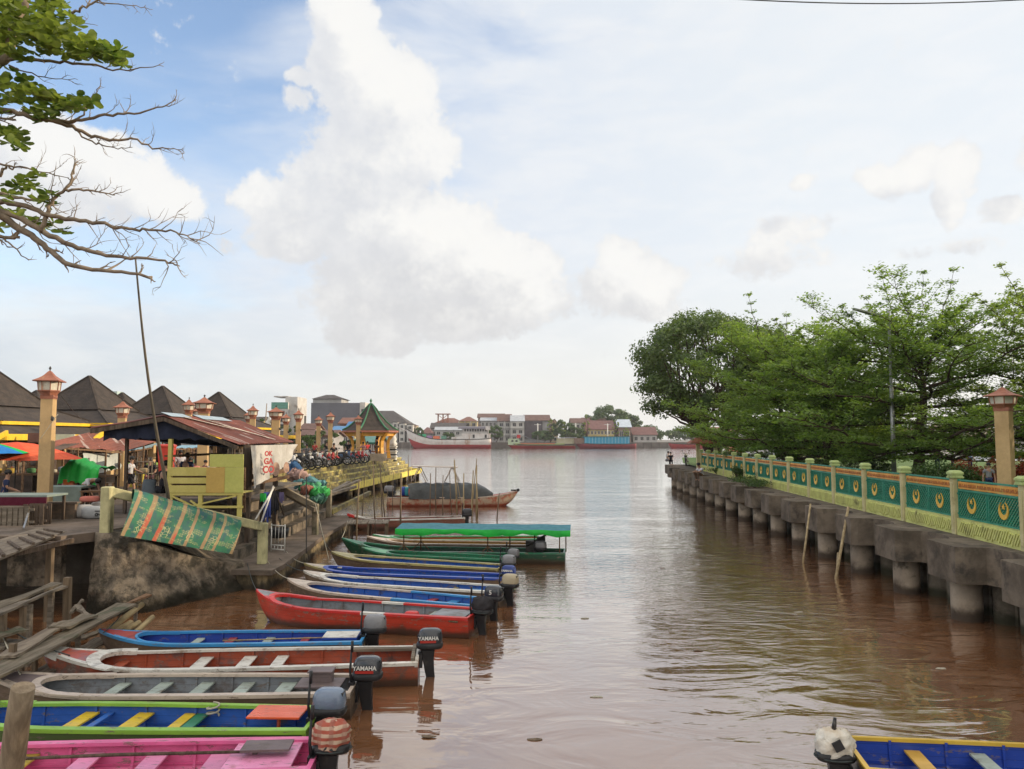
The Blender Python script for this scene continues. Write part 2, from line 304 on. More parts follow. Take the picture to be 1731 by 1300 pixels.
# ------------------------------------------------------------ water
def water_mat():
    m = bpy.data.materials.new('river_water'); m.use_nodes = True; N = NT(m.node_tree); b = m.node_tree.nodes['Principled BSDF']
    g = N.n('ShaderNodeNewGeometry'); p = g.outputs['Position']; s = N.n('ShaderNodeSeparateXYZ', {0: p})
    n = N.noise(N.vmul(p, (.25, .25, 1)), .5, 4, .5); b.inputs['IOR'].default_value = 2.1; b.inputs['Roughness'].default_value = .035
    N.set(b.inputs['Base Color'], N.mix(N.rng(n.outputs['Fac'], .35, .65), (.178, .078, .034), (.225, .100, .044)))
    b.inputs['Specular IOR Level'].default_value = .5
    far = N.rng(s.outputs[1], 14, 55)                      # open river is choppier than the sheltered inlet
    calm = N.rng(N.m('ADD', s.outputs[1], N.m('MULTIPLY', s.outputs[0], .9)), 11, 32, .04, 1.)
    calm = N.m('MULTIPLY', calm, N.rng(N.m('SUBTRACT', s.outputs[0], N.m('MULTIPLY', s.outputs[1], .16)), .5, 5.5, 1., .4))
    a = N.noise(N.vmul(p, (.55, 1.0, 1)), .95, 3, .45, 1.2)       # broad lazy undulation
    c = N.noise(N.vmul(p, (1.0, 2.4, 1)), 2.3, 4, .55, .5)      # ripples, crests across the channel
    w = N.noise(N.vmul(p, (.10, .28, 1)), 1.0, 3, .5)
    h = N.m('ADD', N.m('MULTIPLY', a.outputs['Fac'], .038), N.m('MULTIPLY', N.m('MULTIPLY', c.outputs['Fac'], N.rng(w.outputs['Fac'], .3, .7, .35, 1.2)), N.m('MULTIPLY', calm, .036)))
    d = N.noise(N.vmul(p, (.35, .8, 1)), 1.3, 5, .6); h = N.m('ADD', h, N.m('MULTIPLY', d.outputs['Fac'], N.m('MULTIPLY', far, .035)))
    far2 = N.rng(s.outputs[1], 45, 150); h = N.m('ADD', h, N.m('MULTIPLY', N.noise(N.vmul(p, (.30, .45, 1)), 1.1, 4, .55).outputs['Fac'], N.m('MULTIPLY', far2, .10)))
    bp = N.n('ShaderNodeBump', {'Strength': 1., 'Distance': 1., 'Height': h}); N.set(b.inputs['Normal'], bp); b.inputs['Specular IOR Level'].default_value = 0.; b.inputs['Roughness'].default_value = .6
    gl = N.n('ShaderNodeBsdfGlossy', {'Roughness': .03, 'Color': (.97, .96, .94), 'Normal': bp}); fr = N.n('ShaderNodeFresnel', {'IOR': 1.75, 'Normal': bp})
    fac = N.m('ADD', N.m('MULTIPLY', fr, 1.65), .06, clamp=True); mx = N.n('ShaderNodeMixShader', {0: fac, 1: b.outputs[0], 2: gl.outputs[0]}); N.set(m.node_tree.nodes['Material Output'].inputs[0], mx.outputs[0])
    return m
mb = MB(); mb.add([(-900, -40, 0), (900, -40, 0), (900, 396, 0), (-900, 396, 0)], [(0, 1, 2, 3)])
mb.build('river_water', water_mat(), kind='structure')
mb = MB(); mb.add([(-3500, -3000, -1.2), (3500, -3000, -1.2), (3500, 4500, -1.2), (-3500, 4500, -1.2)], [(0, 1, 2, 3)]); mb.build('ground', M('river_mud', (.12, .07, .045), scale=.3), kind='structure')
# ------------------------------------------------------------ right bank
m_grass = M('grass_ground', (.10, .17, .03), (.05, .10, .02), scale=1.6, rough=.95, bump=.8, dirt=(.16, .12, .07), dirt_amt=.15, bscale=20)
def pile_x(y): return 11.4+(y-19.5)*.069
def fence_x(y): return 12.2+(y-21.3)*.083
PITCHY = 3.4
mb = MB()   # scalloped quay slab: bays between the heads, water side
edge = []
ys = [19.53+PITCHY*k for k in range(-5, 16)]
for y in ys:
    for t, o in ((-.86, .02), (-.80, -.46), (-.72, -.66), (.72, -.66), (.80, -.46), (.86, .02), (1.25, .16), (1.7, .24), (2.15, .16)): edge.append((pile_x(y+t)+o, y+t))
y1 = edge[-1][1]
poly = edge+[(15.6, 78.9), (21.5, 79.4), (21.5, 0)]
poly = poly+[(21.5, edge[0][1])][:0]
n = len(poly)
tops = [(x, y, 1.9) for x, y in poly]; bots = [(x, y, 1.02) for x, y in poly]
b0 = len(mb.v); mb.v += [Vector(p) for p in tops]+[Vector(p) for p in bots]
mb.face(range(n)[::-1], 0); mb.face(range(n, 2*n), 0)
for i in range(n): j = (i+1) % n; mb.face((i, j, n+j, n+i), 0)
tag(mb.build('quay_slab', M('quay_concrete', (.19, .155, .118), (.085, .070, .054), scale=1.5, rough=.92, bump=.6, dirt=(.05, .045, .04), dirt_amt=.35, spec=.12, bscale=9)), kind='structure')
mb = MB(); mb.v = [Vector(p) for p in ((fence_x(0)+.15, 0, 2.05), (120, 0, 2.1), (140, 100, 2.1), (22, 100, 2.1), (17.5, 79, 2.05), (fence_x(64)+.15, 64, 2.05))]; mb.face(range(6)[::-1]); mb.face([0, 1, 2, 3, 4, 5])
mb.f.pop(0); mb.m.pop(0); mb.sm.pop(0)
mb.build('lawn', m_grass, kind='structure')
mb = MB(); mb.prism([(pile_x(0)+1.3, 0), (pile_x(78)+1.3, 78), (22, 79), (100, 90), (100, 0)], -1.2, 1.0); mb.build('bank', m_conc, kind='structure')
# piles in front, each standing on its own under the slab; darker sheet piles behind
pr = None
for k, y in enumerate(ys):
    if y < 8: continue
    mb = MB(); mb.lathe((0, 0, 0), [(.36, -1.2), (.36, .4), (.36, 1.03)], n=20, rot=.2)
    o = mb.build('quay_pile', m_conc_l, loc=(pile_x(y)-.02, y+.05, 0)) if pr is None else pr.copy()
    if pr is None: pr = o
    else: COL.objects.link(o); o.location = (pile_x(y)-.02, y+.05, 0)
    tag(o, 'round concrete pile number along the right quay, standing alone in brown water', 'pile', 'round piles under the right quay')
    pn = sum(1 for q in COL.objects if q.name.startswith('quay_pile'))-1; o['label'] = 'round stained concrete pile under the right quay, %s to the camera' % ORD[min(pn, 21)]
sp = None; ysv = [q for q in ys if q >= 8]
for i in range(int((72-9)/1.13)):
    y = 9+i*1.13; mb = MB()
    if sp is None: mb.box((0, 0, -.1), (.42, .80, 2.22)); mb.lathe((-.2, 0, 0), [(.3, -1.2), (.3, 1.0)], n=12); sp = o = mb.build('sheet_pile', m_conc)
    else: o = sp.copy(); COL.objects.link(o)
    o.location = (pile_x(y)+.95, y, 0)
    pk = min(range(len(ysv)), key=lambda q: abs(ysv[q]-y)); tag(o, 'dark concrete sheet pile behind the %s round pile, %s of the three there' % (ORD[min(pk, 21)], 'landward' if 0 else ('front' if y-ysv[pk] < -.57 else 'rear' if y-ysv[pk] > .57 else 'middle')), 'pile', 'sheet piles behind the round piles')
# ------------------------------------------------------------ fence
m_green = paint((.022, .25, .16), 'green_iron', rough=.5, dirt=.15, dc=(.05, .10, .07)); m_org = paint((.72, .33, .06), 'orange_band', rough=.6, dirt=.4, dc=(.45, .40, .10))
m_gold = paint((.82, .50, .07), 'gold_emblem', rough=.5); m_post = M('fence_post_paint', (.56, .50, .27), (.45, .40, .20), scale=3, rough=.8, bump=.25, dirt=(.22, .18, .10), dirt_amt=.2); m_pcap = M('post_cap_paint', (.42, .50, .20), (.33, .40, .16), scale=4, rough=.8, dirt=(.12, .14, .05), dirt_amt=.2)
SP = 3.3; fy = [21.3+SP*k for k in range(-3, 14)]
fence = empty('promenade_fence', (fence_x(21.3), 21.3, 1.9), math.atan2(1, .083)-math.pi/2, 'long park fence of pale yellow posts with green panels showing golden crescents', 'fence')
# local frame: +y runs along the fence, -x faces the water
L0 = SP*math.hypot(1, .083)
def star(mb, c, r, x, mi=0):
    pts = []
    for i in range(10): a = math.pi/2+i*math.pi/5; q = r if i % 2 == 0 else r*.42; pts.append((c[0]+q*math.cos(a), c[1]+q*math.sin(a)))
    b = len(mb.v); mb.v += [Vector((x, p[0], p[1])) for p in pts]+[Vector((x+.02, p[0], p[1])) for p in pts]+[Vector((x, c[0], c[1]))]
    for i in range(10): j = (i+1) % 10; mb.face((b+20, b+i, b+j), mi); mb.face((b+i, b+10+i, b+10+j, b+j), mi)
post = panel = wall = None
for k in range(len(fy)):
    y = (k-3)*L0
    if post is None:
        mb = MB(); mb.box((0, 0, .76), (.21, .22, 1.52)); mb.box((-.115, 0, .76), (.02, .13, 1.3)); post = mb.build('post', m_post, fence, bevel=.012)
        mb = MB(); mb.loft([[(x*a, q*a, z) for x, q in ((-1, -1), (1, -1), (1, 1), (-1, 1))] for a, z in ((.14, 1.52), (.16, 1.53), (.16, 1.57), (.14, 1.58), (.14, 1.62), (.16, 1.63), (.16, 1.68), (.10, 1.74))], smooth=False); mb.build('cap', m_pcap, post)
        op = post
    else: op = copy_tree(post, fence)
    op.location = (0, y, 0)
    if k == len(fy)-1: break
    if wall is None:
        mb = MB(); mb.box((.02, L0/2, .22), (.16, L0-.26, .44)); rn = random.Random(3)
        # diagonal rough stone texture in real relief
        for i in range(26):
            yy = .2+i*(L0-.4)/26; mb.bar((-.065, yy-.08, .37+rn.uniform(-.03, .03)), (-.065, yy+.10, .08+rn.uniform(-.03, .04)), .055, .045, up=(1, 0, 0))
        wall = ow = mb.build('base_wall', m_ylime, fence)
        panel = op2 = bpy.data.objects.new('panel', None); 
        mb = MB(); z0, z1, zb = .49, 1.21, 1.47
        fr = .03
        for z in (z0, z1+.005, zb+.015): mb.box((0, L0/2, z), (.045, L0-.32, .045))
        for yy in (.18, L0/2-.05, L0/2+.05, L0-.18): mb.box((0, yy, (z0+z1)/2), (.04, .035, z1-z0))
        for yy in (.17, L0-.17): mb.box((0, yy, .99), (.045, .03, .98))
        for z in (z0+.09, z1-.09):
            for yy in (.10, L0-.10): mb.box((0, yy, z), (.05, .14, .05))
        for half in (0, 1):
            a0 = .20+half*(L0/2-.13); a1 = a0+L0/2-.27
            for i in range(17):    # lattice bars, clipped to the frame
                for sgn in (1, -1):
                    c0 = a0+(a1-a0)*(i-5)/12; hh = z1-z0; y_a, z_a, y_b, z_b = (c0, z0, c0+hh, z1) if sgn > 0 else (c0+hh, z0, c0, z1)
                    if y_b == y_a: continue
                    t0, t1 = 0., 1.; dy = y_b-y_a
                    ta, tb = sorted(((a0-y_a)/dy, (a1-y_a)/dy)); t0, t1 = max(t0, ta), min(t1, tb)
                    if t1-t0 < .05: continue
                    mb.bar((.004*sgn, y_a+dy*t0, z_a+(z_b-z_a)*t0), (.004*sgn, y_a+dy*t1, z_a+(z_b-z_a)*t1), .012, .034, up=(1, 0, 0))
        panel = mb.build('panel', m_green, fence)
        mb = MB(); mb.box((-.005, L0/2, (z1+zb)/2+.01), (.03, L0-.36, zb-z1-.07)); mb.build('orange_band', m_org, panel)
        mb = MB(); rn = random.Random(8)
        for i in range(46):
            yy = .26+(L0-.52)*i/45; mb.bar((-.024, yy, 1.30), (-.024, yy+rn.uniform(-.05, .05), 1.39), .012, .02, up=(1, 0, 0)); mb.bar((-.024, yy, rn.uniform(1.3, 1.38)), (-.024, yy+.06, rn.uniform(1.3, 1.38)), .012, .016, up=(1, 0, 0))
        mb.build('band_ornament', paint((.42, .17, .05), 'band_relief', rough=.6), panel)
        for half in (.27, .73):
            mb = MB(); c = (L0*half, .85); r1, r2 = .215, .165; n = 26; b = len(mb.v); oy, oz = 0, .065
            for i in range(n+1):
                a = math.radians(118+304*i/n); ro = r1
                p1 = (c[0]+r1*math.cos(a), c[1]+r1*math.sin(a)); q = math.radians(100+340*i/n); p2 = (c[0]+oy+r2*math.cos(a), c[1]+oz+r2*math.sin(a))
                for x in (-.045, -.02): mb.v.append(Vector((x, *p1))); mb.v.append(Vector((x, *p2)))
            for i in range(n):
                q = b+4*i; mb.face((q, q+1, q+5, q+4)); mb.face((q+2, q+6, q+7, q+3)); mb.face((q, q+4, q+6, q+2)); mb.face((q+1, q+3, q+7, q+5))
            star(mb, (c[0], c[1]+.095), .075, -.045); mb.build('crescent_emblem', m_gold, panel)
    else:
        ow = copy_tree(wall, fence); op2 = copy_tree(panel, fence); op2.location = (0, y, 0)
    ow.location = (0, y, 0)
    if k == 0: panel.location = (0, y, 0)
# ------------------------------------------------------------ lantern columns
def make_column():
    t = empty('lantern_column', (0, 0, 0))
    mb = MB(); mb.box((0, 0, 2.07), (.62, .62, 4.14)); s = mb.build('shaft', m_cream, t, bevel=.02)
    mb = MB(); mb.box((0, 0, .16), (.70, .70, .32)); mb.build('plinth', m_cream, t)
    mb = MB(); mb.box((0, 0, 4.07), (.66, .66, .14)); mb.lathe((0, 0, 4.12), [(.38, 0), (.44, .08), (.54, .17)], n=8, rot=R(22.5), smooth=False); mb.build('neck', m_redcap, t)
    mb = MB(); mb.lathe((0, 0, 4.29), [(.51, 0), (.56, .32)], n=8, rot=R(22.5), smooth=False); ln = mb.build('lantern', m_glassy, t)
    mb = MB()
    for i in range(8):
        a = R(22.5+45*i); mb.bar((.52*math.cos(a), .52*math.sin(a), 4.28), (.575*math.cos(a), .575*math.sin(a), 4.62), .04)
        a2 = R(67.5+45*i)
        for z, r in ((4.29, .525), (4.61, .57)): mb.bar((r*math.cos(a), r*math.sin(a), z), (r*math.cos(a2), r*math.sin(a2), z), .035)
    mb.build('frame', m_redcap, ln)
    mb = MB(); mb.loft([[(r*x, r*y, z) for x, y in ((-1, -1), (1, -1), (1, 1), (-1, 1))] for r, z in ((.64, 4.60), (.66, 4.63), (.42, 4.72), (.24, 4.82), (.08, 4.96), (.03, 4.99))], smooth=False); rf = mb.build('roof', m_redcap, t)
    mb = MB(); mb.lathe((0, 0, 4.97), [(.025, 0), (.03, .06), (.07, .09), (.05, .14), (.01, .18)], n=8); mb.build('finial', m_dark, rf)
    mb = MB(); mb.tube([(.25, -.28, 3.35), (.32, -.38, 3.4), (.36, -.44, 3.32)], .03); mb.lathe((.38, -.46, 3.23), [(.05, 0), (.11, .05), (.07, .15)], n=8); mb.build('floodlight', m_dark, t)
    return t
col0 = make_column(); used_col = [False]
def column(u, vtop, Y, zb, label, sc=1., rz=R(13), group='lantern columns along the market promenade', wide=1.):
    """column whose roof tip shows at (u, vtop) when it stands at depth Y on ground zb"""
    p = P(u, vtop, Y); h = p.z-zb; s = h/5.15
    o = col0 if not used_col[0] else copy_tree(col0); used_col[0] = True
    o.location = (p.x, p.y, zb); o.scale = (wide, wide, s); o.rotation_euler = (0, 0, rz); tag(o, label, 'column', group); return o
# ------------------------------------------------------------ trees
def leaf_quads(mb, p, nrm, size, rnd, mi=0, asp=.55):
    """one leaf: a folded pair of triangles"""
    n = Vector(nrm).normalized(); a = n.orthogonal().normalized(); a = Matrix.Rotation(rnd.uniform(0, 6.283), 3, n) @ a; b = n.cross(a)
    L = a*size; W = b*size*asp*.5; k = len(mb.v)
    mb.v += [p-L*.5, p+W+n*size*.06, p+L*.5, p-W+n*size*.06]; mb.f.append((k, k+1, k+2, k+3)); mb.m.append(mi); mb.sm.append(False)
def limb_path(a, b, rnd, sag=0., wob=.08, n=6):
    a, b = Vector(a), Vector(b); L = (b-a).length; pts = []
    for i in range(n+1):
        t = i/n; p = a.lerp(b, t); w = wob*L*math.sin(t*math.pi)*.5
        pts.append(p+Vector((rnd.uniform(-w, w), rnd.uniform(-w, w), rnd.uniform(-w, w)*.6+sag*L*math.sin(t*math.pi))))
    return pts
def tiered_tree(loc, H, Rr, lmat, label, seed, dens=1., lean=(0, 0), group=None, crown_lo=.18, leaf=.17, trunks=1, top_open=.5, stretch=1., leaders=()):
    """Terminalia: near horizontal tiers of feathery foliage carried on rising limbs"""
    rnd = random.Random(seed); t = empty('terminalia_tree', loc, 0, label, 'tree', group)
    tb = MB(); fb = MB(); lb = MB()
    for k in range(trunks):
        o = Vector((rnd.uniform(-.5, .5)*(trunks > 1)*1.6, rnd.uniform(-.5, .5)*(trunks > 1), 0)); top = Vector((lean[0]+o.x*2, lean[1]+o.y*2, H*.82))
        pts = limb_path(o-Vector((0, 0, .1)), top, rnd, 0, .05, 8); r0 = H*.026*(1 if trunks == 1 else .7)+.08
        tb.tube(pts, [r0*1.5]+[r0*(1-i/8*.86) for i in range(1, 9)], 10)
        nt = int(30/trunks)
        for i in range(nt):
            f = (i+.5)/nt; f = f**1.1; tf = .16+.78*f; ti = min(int(tf*8), 7); q = pts[ti].lerp(pts[ti+1], tf*8-ti)
            az = i*2.399+rnd.uniform(-.4, .4); rad = Rr*(1-.58*f**1.4)*rnd.uniform(.75, 1.12); rise = rnd.uniform(.05, .17)+.6*f*f
            end = q+Vector((math.cos(az)*rad*stretch, math.sin(az)*rad, rad*rise+rnd.uniform(-.2, .4))); r1 = r0*.42*(1-.6*f)
            lp = limb_path(q, end, rnd, -.05, .10, 8); lb.tube(lp, [r1*(1-j/8*.85) for j in range(9)], 6)
            for j in range(1, 9):       # side branches lie flat, forming the tier
                for sgn in (-1, 1):
                    if rnd.random() < .12: continue
                    d = (lp[j]-lp[j-1]).normalized(); sd = Vector((-d.y, d.x, 0))*sgn; w = rad*.42*(1-abs(j/8-.45)*1.0)*rnd.uniform(.6, 1.15)
                    e2 = lp[j]+(sd+d*.75).normalized()*w+Vector((0, 0, w*rnd.uniform(-.02, .22+.3*f)))
                    sp_ = limb_path(lp[j], e2, rnd, 0, .12, 4); lb.tube(sp_, [r1*.3, r1*.24, r1*.18, r1*.12, .008], 4, cap=False)
                    nl = int(95*dens*w/2.2)+10
                    for _ in range(nl):
                        s = rnd.random()**.7; a = min(int(s*4), 3); c = sp_[a].lerp(sp_[a+1], s*4-a)
                        c = c+Vector((rnd.gauss(0, .34), rnd.gauss(0, .34), abs(rnd.gauss(0, .13))+rnd.uniform(-.05, .05)))*(.45+.55*w/2)
                        leaf_quads(fb, c, (rnd.gauss(0, .42), rnd.gauss(0, .42), 1), leaf*rnd.uniform(.6, 1.3), rnd)
            for _ in range(int(26*dens)):
                s = rnd.uniform(.3, 1.04); c = lp[0].lerp(lp[-1], s)+Vector((rnd.gauss(0, .2), rnd.gauss(0, .2), rnd.gauss(0, .12))); leaf_quads(fb, c, (rnd.gauss(0, .5), rnd.gauss(0, .5), 1), leaf*rnd.uniform(.6, 1.2), rnd)
    # open feathery leaders at the top
    for i in range(int(10*top_open*2)):
        az = rnd.uniform(0, 6.28); f = rnd.uniform(.0, 1); q = Vector((lean[0], lean[1], H*rnd.uniform(.55, .8))); L = H*rnd.uniform(.16, .34); e = q+Vector((math.cos(az)*L*(.9+f)*stretch, math.sin(az)*L*.9, L*rnd.uniform(.7, 1.0)))
        lp = limb_path(q, e, rnd, .02, .08, 8); lb.tube(lp, [.05*(1-j/8*.85) for j in range(9)], 5)
        for j in range(2, 9):
            for sgn in (-1, 1):
                d = (lp[j]-lp[j-1]).normalized(); sd = Vector((-d.y, d.x, .15))*sgn; w = L*.28*rnd.uniform(.4, 1)*(1.2-j/9); e2 = lp[j]+(sd+d*.8).normalized()*w
                lb.tube([lp[j], e2], [.015, .006], 3, cap=False)
                for _ in range(int(17*dens)):
                    c = lp[j].lerp(e2, rnd.uniform(.1, 1.05))+Vector((rnd.gauss(0, .07), rnd.gauss(0, .07), rnd.gauss(0, .06))); leaf_quads(fb, c, (rnd.gauss(0, .4), rnd.gauss(0, .4), 1), leaf*rnd.uniform(.6, 1.1), rnd)
    for (u, v, Y) in leaders:
        e = P(u, v, Y)-Vector(loc); q = Vector((lean[0]*.8, lean[1], H*rnd.uniform(.45, .62))); L = (e-q).length; lp = limb_path(q, e, rnd, -.06, .07, 12); lb.tube(lp, [.075*(1-j/12*.88) for j in range(13)], 5)
        for j in range(3, 13):
            for sgn in (-1, 1):
                d = (lp[j]-lp[j-1]).normalized(); sd = Vector((-d.y, d.x, .1)).normalized()*sgn if abs(d.z) < .9 else Vector((sgn, 0, 0)); w = L*.20*rnd.uniform(.5, 1.1)*(1.15-j/13); e2 = lp[j]+(sd*1.1+d*.8).normalized()*w
                lb.tube([lp[j], e2], [.02, .006], 3, cap=False)
                for _ in range(int(22*dens)):
                    c = lp[j].lerp(e2, rnd.uniform(.05, 1.05))+Vector((rnd.gauss(0, .09), rnd.gauss(0, .12), rnd.gauss(0, .06))); leaf_quads(fb, c, (rnd.gauss(0, .4), rnd.gauss(0, .4), 1), leaf*rnd.uniform(.6, 1.1), rnd)
    tr = tb.build('trunk', m_bark, t); lb.build('branches', m_bark, t); fb.build('crown', lmat, t); return t
def broad_tree(loc, H, W, lmat, label, seed, n=60, leaf=.2, per=420, trunk_h=.28, group=None, trunks=3, wy=None, cat='tree', name='broadleaf_tree', holes=.0):
    """rounded broadleaf crown of many leaf clumps on forking limbs"""
    rnd = random.Random(seed); t = empty(name, loc, 0, label, cat, group); tb = MB(); lb = MB(); fb = MB(); wy = wy or W
    clumps = []; tries = 0
    while len(clumps) < n and tries < 9000:
        tries += 1; a = rnd.uniform(0, 6.283); zz = rnd.uniform(-.75, 1); rr = math.sqrt(max(0, 1-abs(zz)**2.2))*rnd.uniform(.45, 1)**.6
        c = Vector((math.cos(a)*rr*W/2*.9, math.sin(a)*rr*wy/2*.9, H*(trunk_h+.12)+(H*(1-trunk_h-.12))*(zz*.5+.5)*.93))
        if all((c-q).length > W*.085 for q, _ in clumps): clumps.append((c, W*rnd.uniform(.065, .125)))
    base = [Vector((rnd.uniform(-.5, .5), rnd.uniform(-.4, .4), -.1)) for _ in range(trunks)]; forks = []
    for k, b in enumerate(base):
        az = k*6.283/trunks+.4; e = b+Vector((math.cos(az)*W*.10, math.sin(az)*W*.06, H*(trunk_h+.08))); pts = limb_path(b, e, rnd, 0, .1, 5); r0 = H*.02+.05
        tb.tube(pts, [r0*1.5, r0*1.15, r0, r0*.9, r0*.82, r0*.75], 9); forks.append(e)
    for c, r in clumps:
        f = min(forks, key=lambda q: (q-c).length+rnd.uniform(0, 2)); lp = limb_path(f, c, rnd, -.06, .14, 6); lb.tube(lp, [H*.009*(1-i/6*.85)+.01 for i in range(7)], 5, cap=False)
        for _ in range(7):
            d = Vector((rnd.gauss(0, 1), rnd.gauss(0, 1), rnd.gauss(.2, .8))).normalized(); lb.tube([c-d*.1, c+d*r*.9], [.02, .006], 3, cap=False)
        for _ in range(per):
            d = Vector((rnd.gauss(0, 1), rnd.gauss(0, 1), rnd.gauss(0, 1))).normalized(); s = rnd.random()**.5; p = c+Vector((d.x, d.y, d.z*.72))*r*s*rnd.uniform(.75, 1.1)
            leaf_quads(fb, p, d+Vector((rnd.gauss(0, .6), rnd.gauss(0, .6), .5+rnd.gauss(0, .5))), leaf*rnd.uniform(.6, 1.3), rnd, asp=.62)
    tb.build('trunk', m_bark, t); lb.build('branches', m_bark, t); fb.build('crown', lmat, t); return t
lf_dark = leafmat('leaf_dark', (.06, .105, .032), (.14, .19, .06), .4)
lf_ter = leafmat('leaf_terminalia', (.115, .19, .050), (.24, .32, .095), .52)
lf_ter2 = leafmat('leaf_terminalia_light', (.145, .205, .055), (.28, .34, .11), .52)
lf_far = leafmat('leaf_far', (.045, .085, .03), (.10, .15, .05), .3)
lf_bush = leafmat('leaf_bush', (.03, .07, .015), (.08, .13, .03), .3)
lf_red = leafmat('leaf_red', (.35, .05, .035), (.25, .10, .05), .4)
lf_almond = leafmat('leaf_almond', (.06, .11, .03), (.25, .29, .10), .5)
tiered_tree((23.6, 45, 2.05), 10.6, 10.2, lf_ter, 'large spreading terminalia with thick dark forked trunk behind the fence, right of the street lamp', 11, 1.75, (.6, 0), top_open=.5, leaf=.20, leaders=[(1492, 470, 44), (1425, 520, 44), (1560, 462, 46), (1612, 458, 44), (1530, 500, 43), (1465, 505, 46)])
tiered_tree((20.2, 57, 2.05), 11.0, 8.6, lf_ter, 'terminalia of layered foliage between the dark broadleaf tree and the street lamp', 23, 1.2, (-.6, 0), trunks=2, top_open=.5, leaf=.23, leaders=[(1265, 500, 57), (1330, 535, 57), (1390, 540, 56)])
tiered_tree((20.5, 50, 2.05), 9.6, 7.6, lf_ter, 'lower terminalia whose foliage hangs over the middle of the fence', 43, 1.4, (0, 0), top_open=.5, leaf=.25)
tiered_tree((30.5, 42, 2.05), 10.8, 8.2, lf_ter2, 'light green terminalia at the right edge behind the lantern column', 31, 1.5, (0, 0), top_open=.5, leaf=.20, leaders=[(1692, 450, 42), (1650, 500, 42), (1725, 490, 43), (1740, 520, 40), (1690, 540, 41)])
tiered_tree((25.5, 66, 2.05), 12.2, 8.5, lf_ter2, 'yellowish terminalia standing furthest back between the other terminalias', 37, 1.0, (0, 0), top_open=.5, leaf=.32)
broad_tree((18.8, 73, 2.05), 14.8, 16.4, lf_dark, 'dark rounded broadleaf tree with several trunks leaning over the end of the quay', 5, n=92, per=380, leaf=.32, trunks=4, trunk_h=.16)
# trees of the same park out of frame to the right; their shade lies over the inlet
ot = tiered_tree((34, 31, 2.05), 15, 8.5, lf_ter, 'tall terminalia standing out of view beside the inlet', 41, .9, top_open=.3, leaf=.5, group='park trees out of view')
for x, y, w_ in ((24, 18, 'second'), (22, 6, 'third'), (25, -8, 'last')):
    c = copy_tree(ot); c['label'] = 'tall terminalia out of view beside the inlet, %s towards the camera' % w_; c.location = (x, y, 2.05); c.rotation_euler = (0, 0, y)
def bush(u, v, Y, z, w, h, mat, label, seed, name='shrub', cat='shrub', group=None, leaf=.10, n=1500, d=None):
    rnd = random.Random(seed); p = P(u, v, Y); fb = MB(); lb = MB(); t = empty(name, (p.x, p.y, z), 0, label, cat, group)
    for _ in range(14):
        a = rnd.uniform(0, 6.28); lb.tube([(0, 0, 0), (math.cos(a)*w*.3, math.sin(a)*w*.3, h*.7)], [.025, .008], 4)
    cl = [(Vector((rnd.uniform(-.38, .38)*w, rnd.uniform(-.38, .38)*(d or w), h*rnd.uniform(.3, .75))), rnd.uniform(.22, .34)) for _ in range(9)]
    for _ in range(n):
        c, r = rnd.choice(cl); q = Vector((rnd.gauss(0, 1), rnd.gauss(0, 1), rnd.gauss(0, 1))).normalized(); s = rnd.random()**.4
        q = c+Vector((q.x*min(w, 2.)*r, q.y*r*min(w, 2.), q.z*h*r))*s; q.z = max(q.z, .02); leaf_quads(fb, q, (rnd.gauss(0, .7), rnd.gauss(0, .7), 1), leaf*rnd.uniform(.6, 1.3), rnd)
    lb.build('stems', m_bark, t); fb.build('foliage', mat, t); return t
bush(1160+105, 820, 45, 1.9, 2.6, .55, lf_bush, 'low green weeds at the foot of the fence nearest the end of the quay', 1, 'weeds', 'weeds')
bush(1275, 822, 41.5, 1.9, 2.2, .45, lf_bush, 'wide low weed patch growing on the quay below the fence', 2, 'weeds', 'weeds', d=2.8)
bush(1247, 800, 48, 1.9, .9, 1.0, lf_bush, 'upright leafy weed against the fence wall of the quay', 3, 'weeds', 'weeds')
bush(1213, 801, 57, 1.9, 1.4, .5, lf_bush, 'small weed tuft on the quay near the walking man', 4, 'weeds', 'weeds')
bush(1592, 870, 24, 1.92, .5, .28, lf_bush, 'tiny weed at the base wall beside the second nearest fence post', 6, 'weeds', 'weeds', n=300, leaf=.06)
for i, (u, Y, w, h, lb_) in enumerate(((1320, 60, 3.4, 2.0, 'dark round bush under the terminalias behind the distant fence posts'), (1420, 50, 3.0, 1.6, 'dark bush behind the fence left of the street lamp'), (1575, 36, 2.6, 1.5, 'clipped green bush behind the fence right of the forked trunk'), (1618, 36, 2.0, 1.4, 'smaller clipped bush beside the red hedge'), (1250, 66, 2.6, 1.6, 'dark bush beside the multiple trunks at the quay end'), (1470, 47, 2.8, 1.4, 'low bush behind the fence beside the lamp post'), (1370, 55, 3, 1.5, 'wide bush below the layered terminalia'))):
    bush(u, 790, Y, 2.05, w, h, lf_bush, lb_, 50+i, leaf=.13, n=2600)
for i in range(4):
    bush(1636+i*34, 790, 37+i*.3, 2.05, 1.5, 1.55, lf_red, ['red leaved hedge plant nearest the clipped bush', 'second red leaved hedge plant, behind the standing child', 'third red leaved hedge plant, left of the big lantern column', 'red leaved hedge plant right of the big lantern column'][i], 70+i, 'hedge_plant', 'hedge plant', 'red leaved hedge plants', leaf=.13, n=1500)
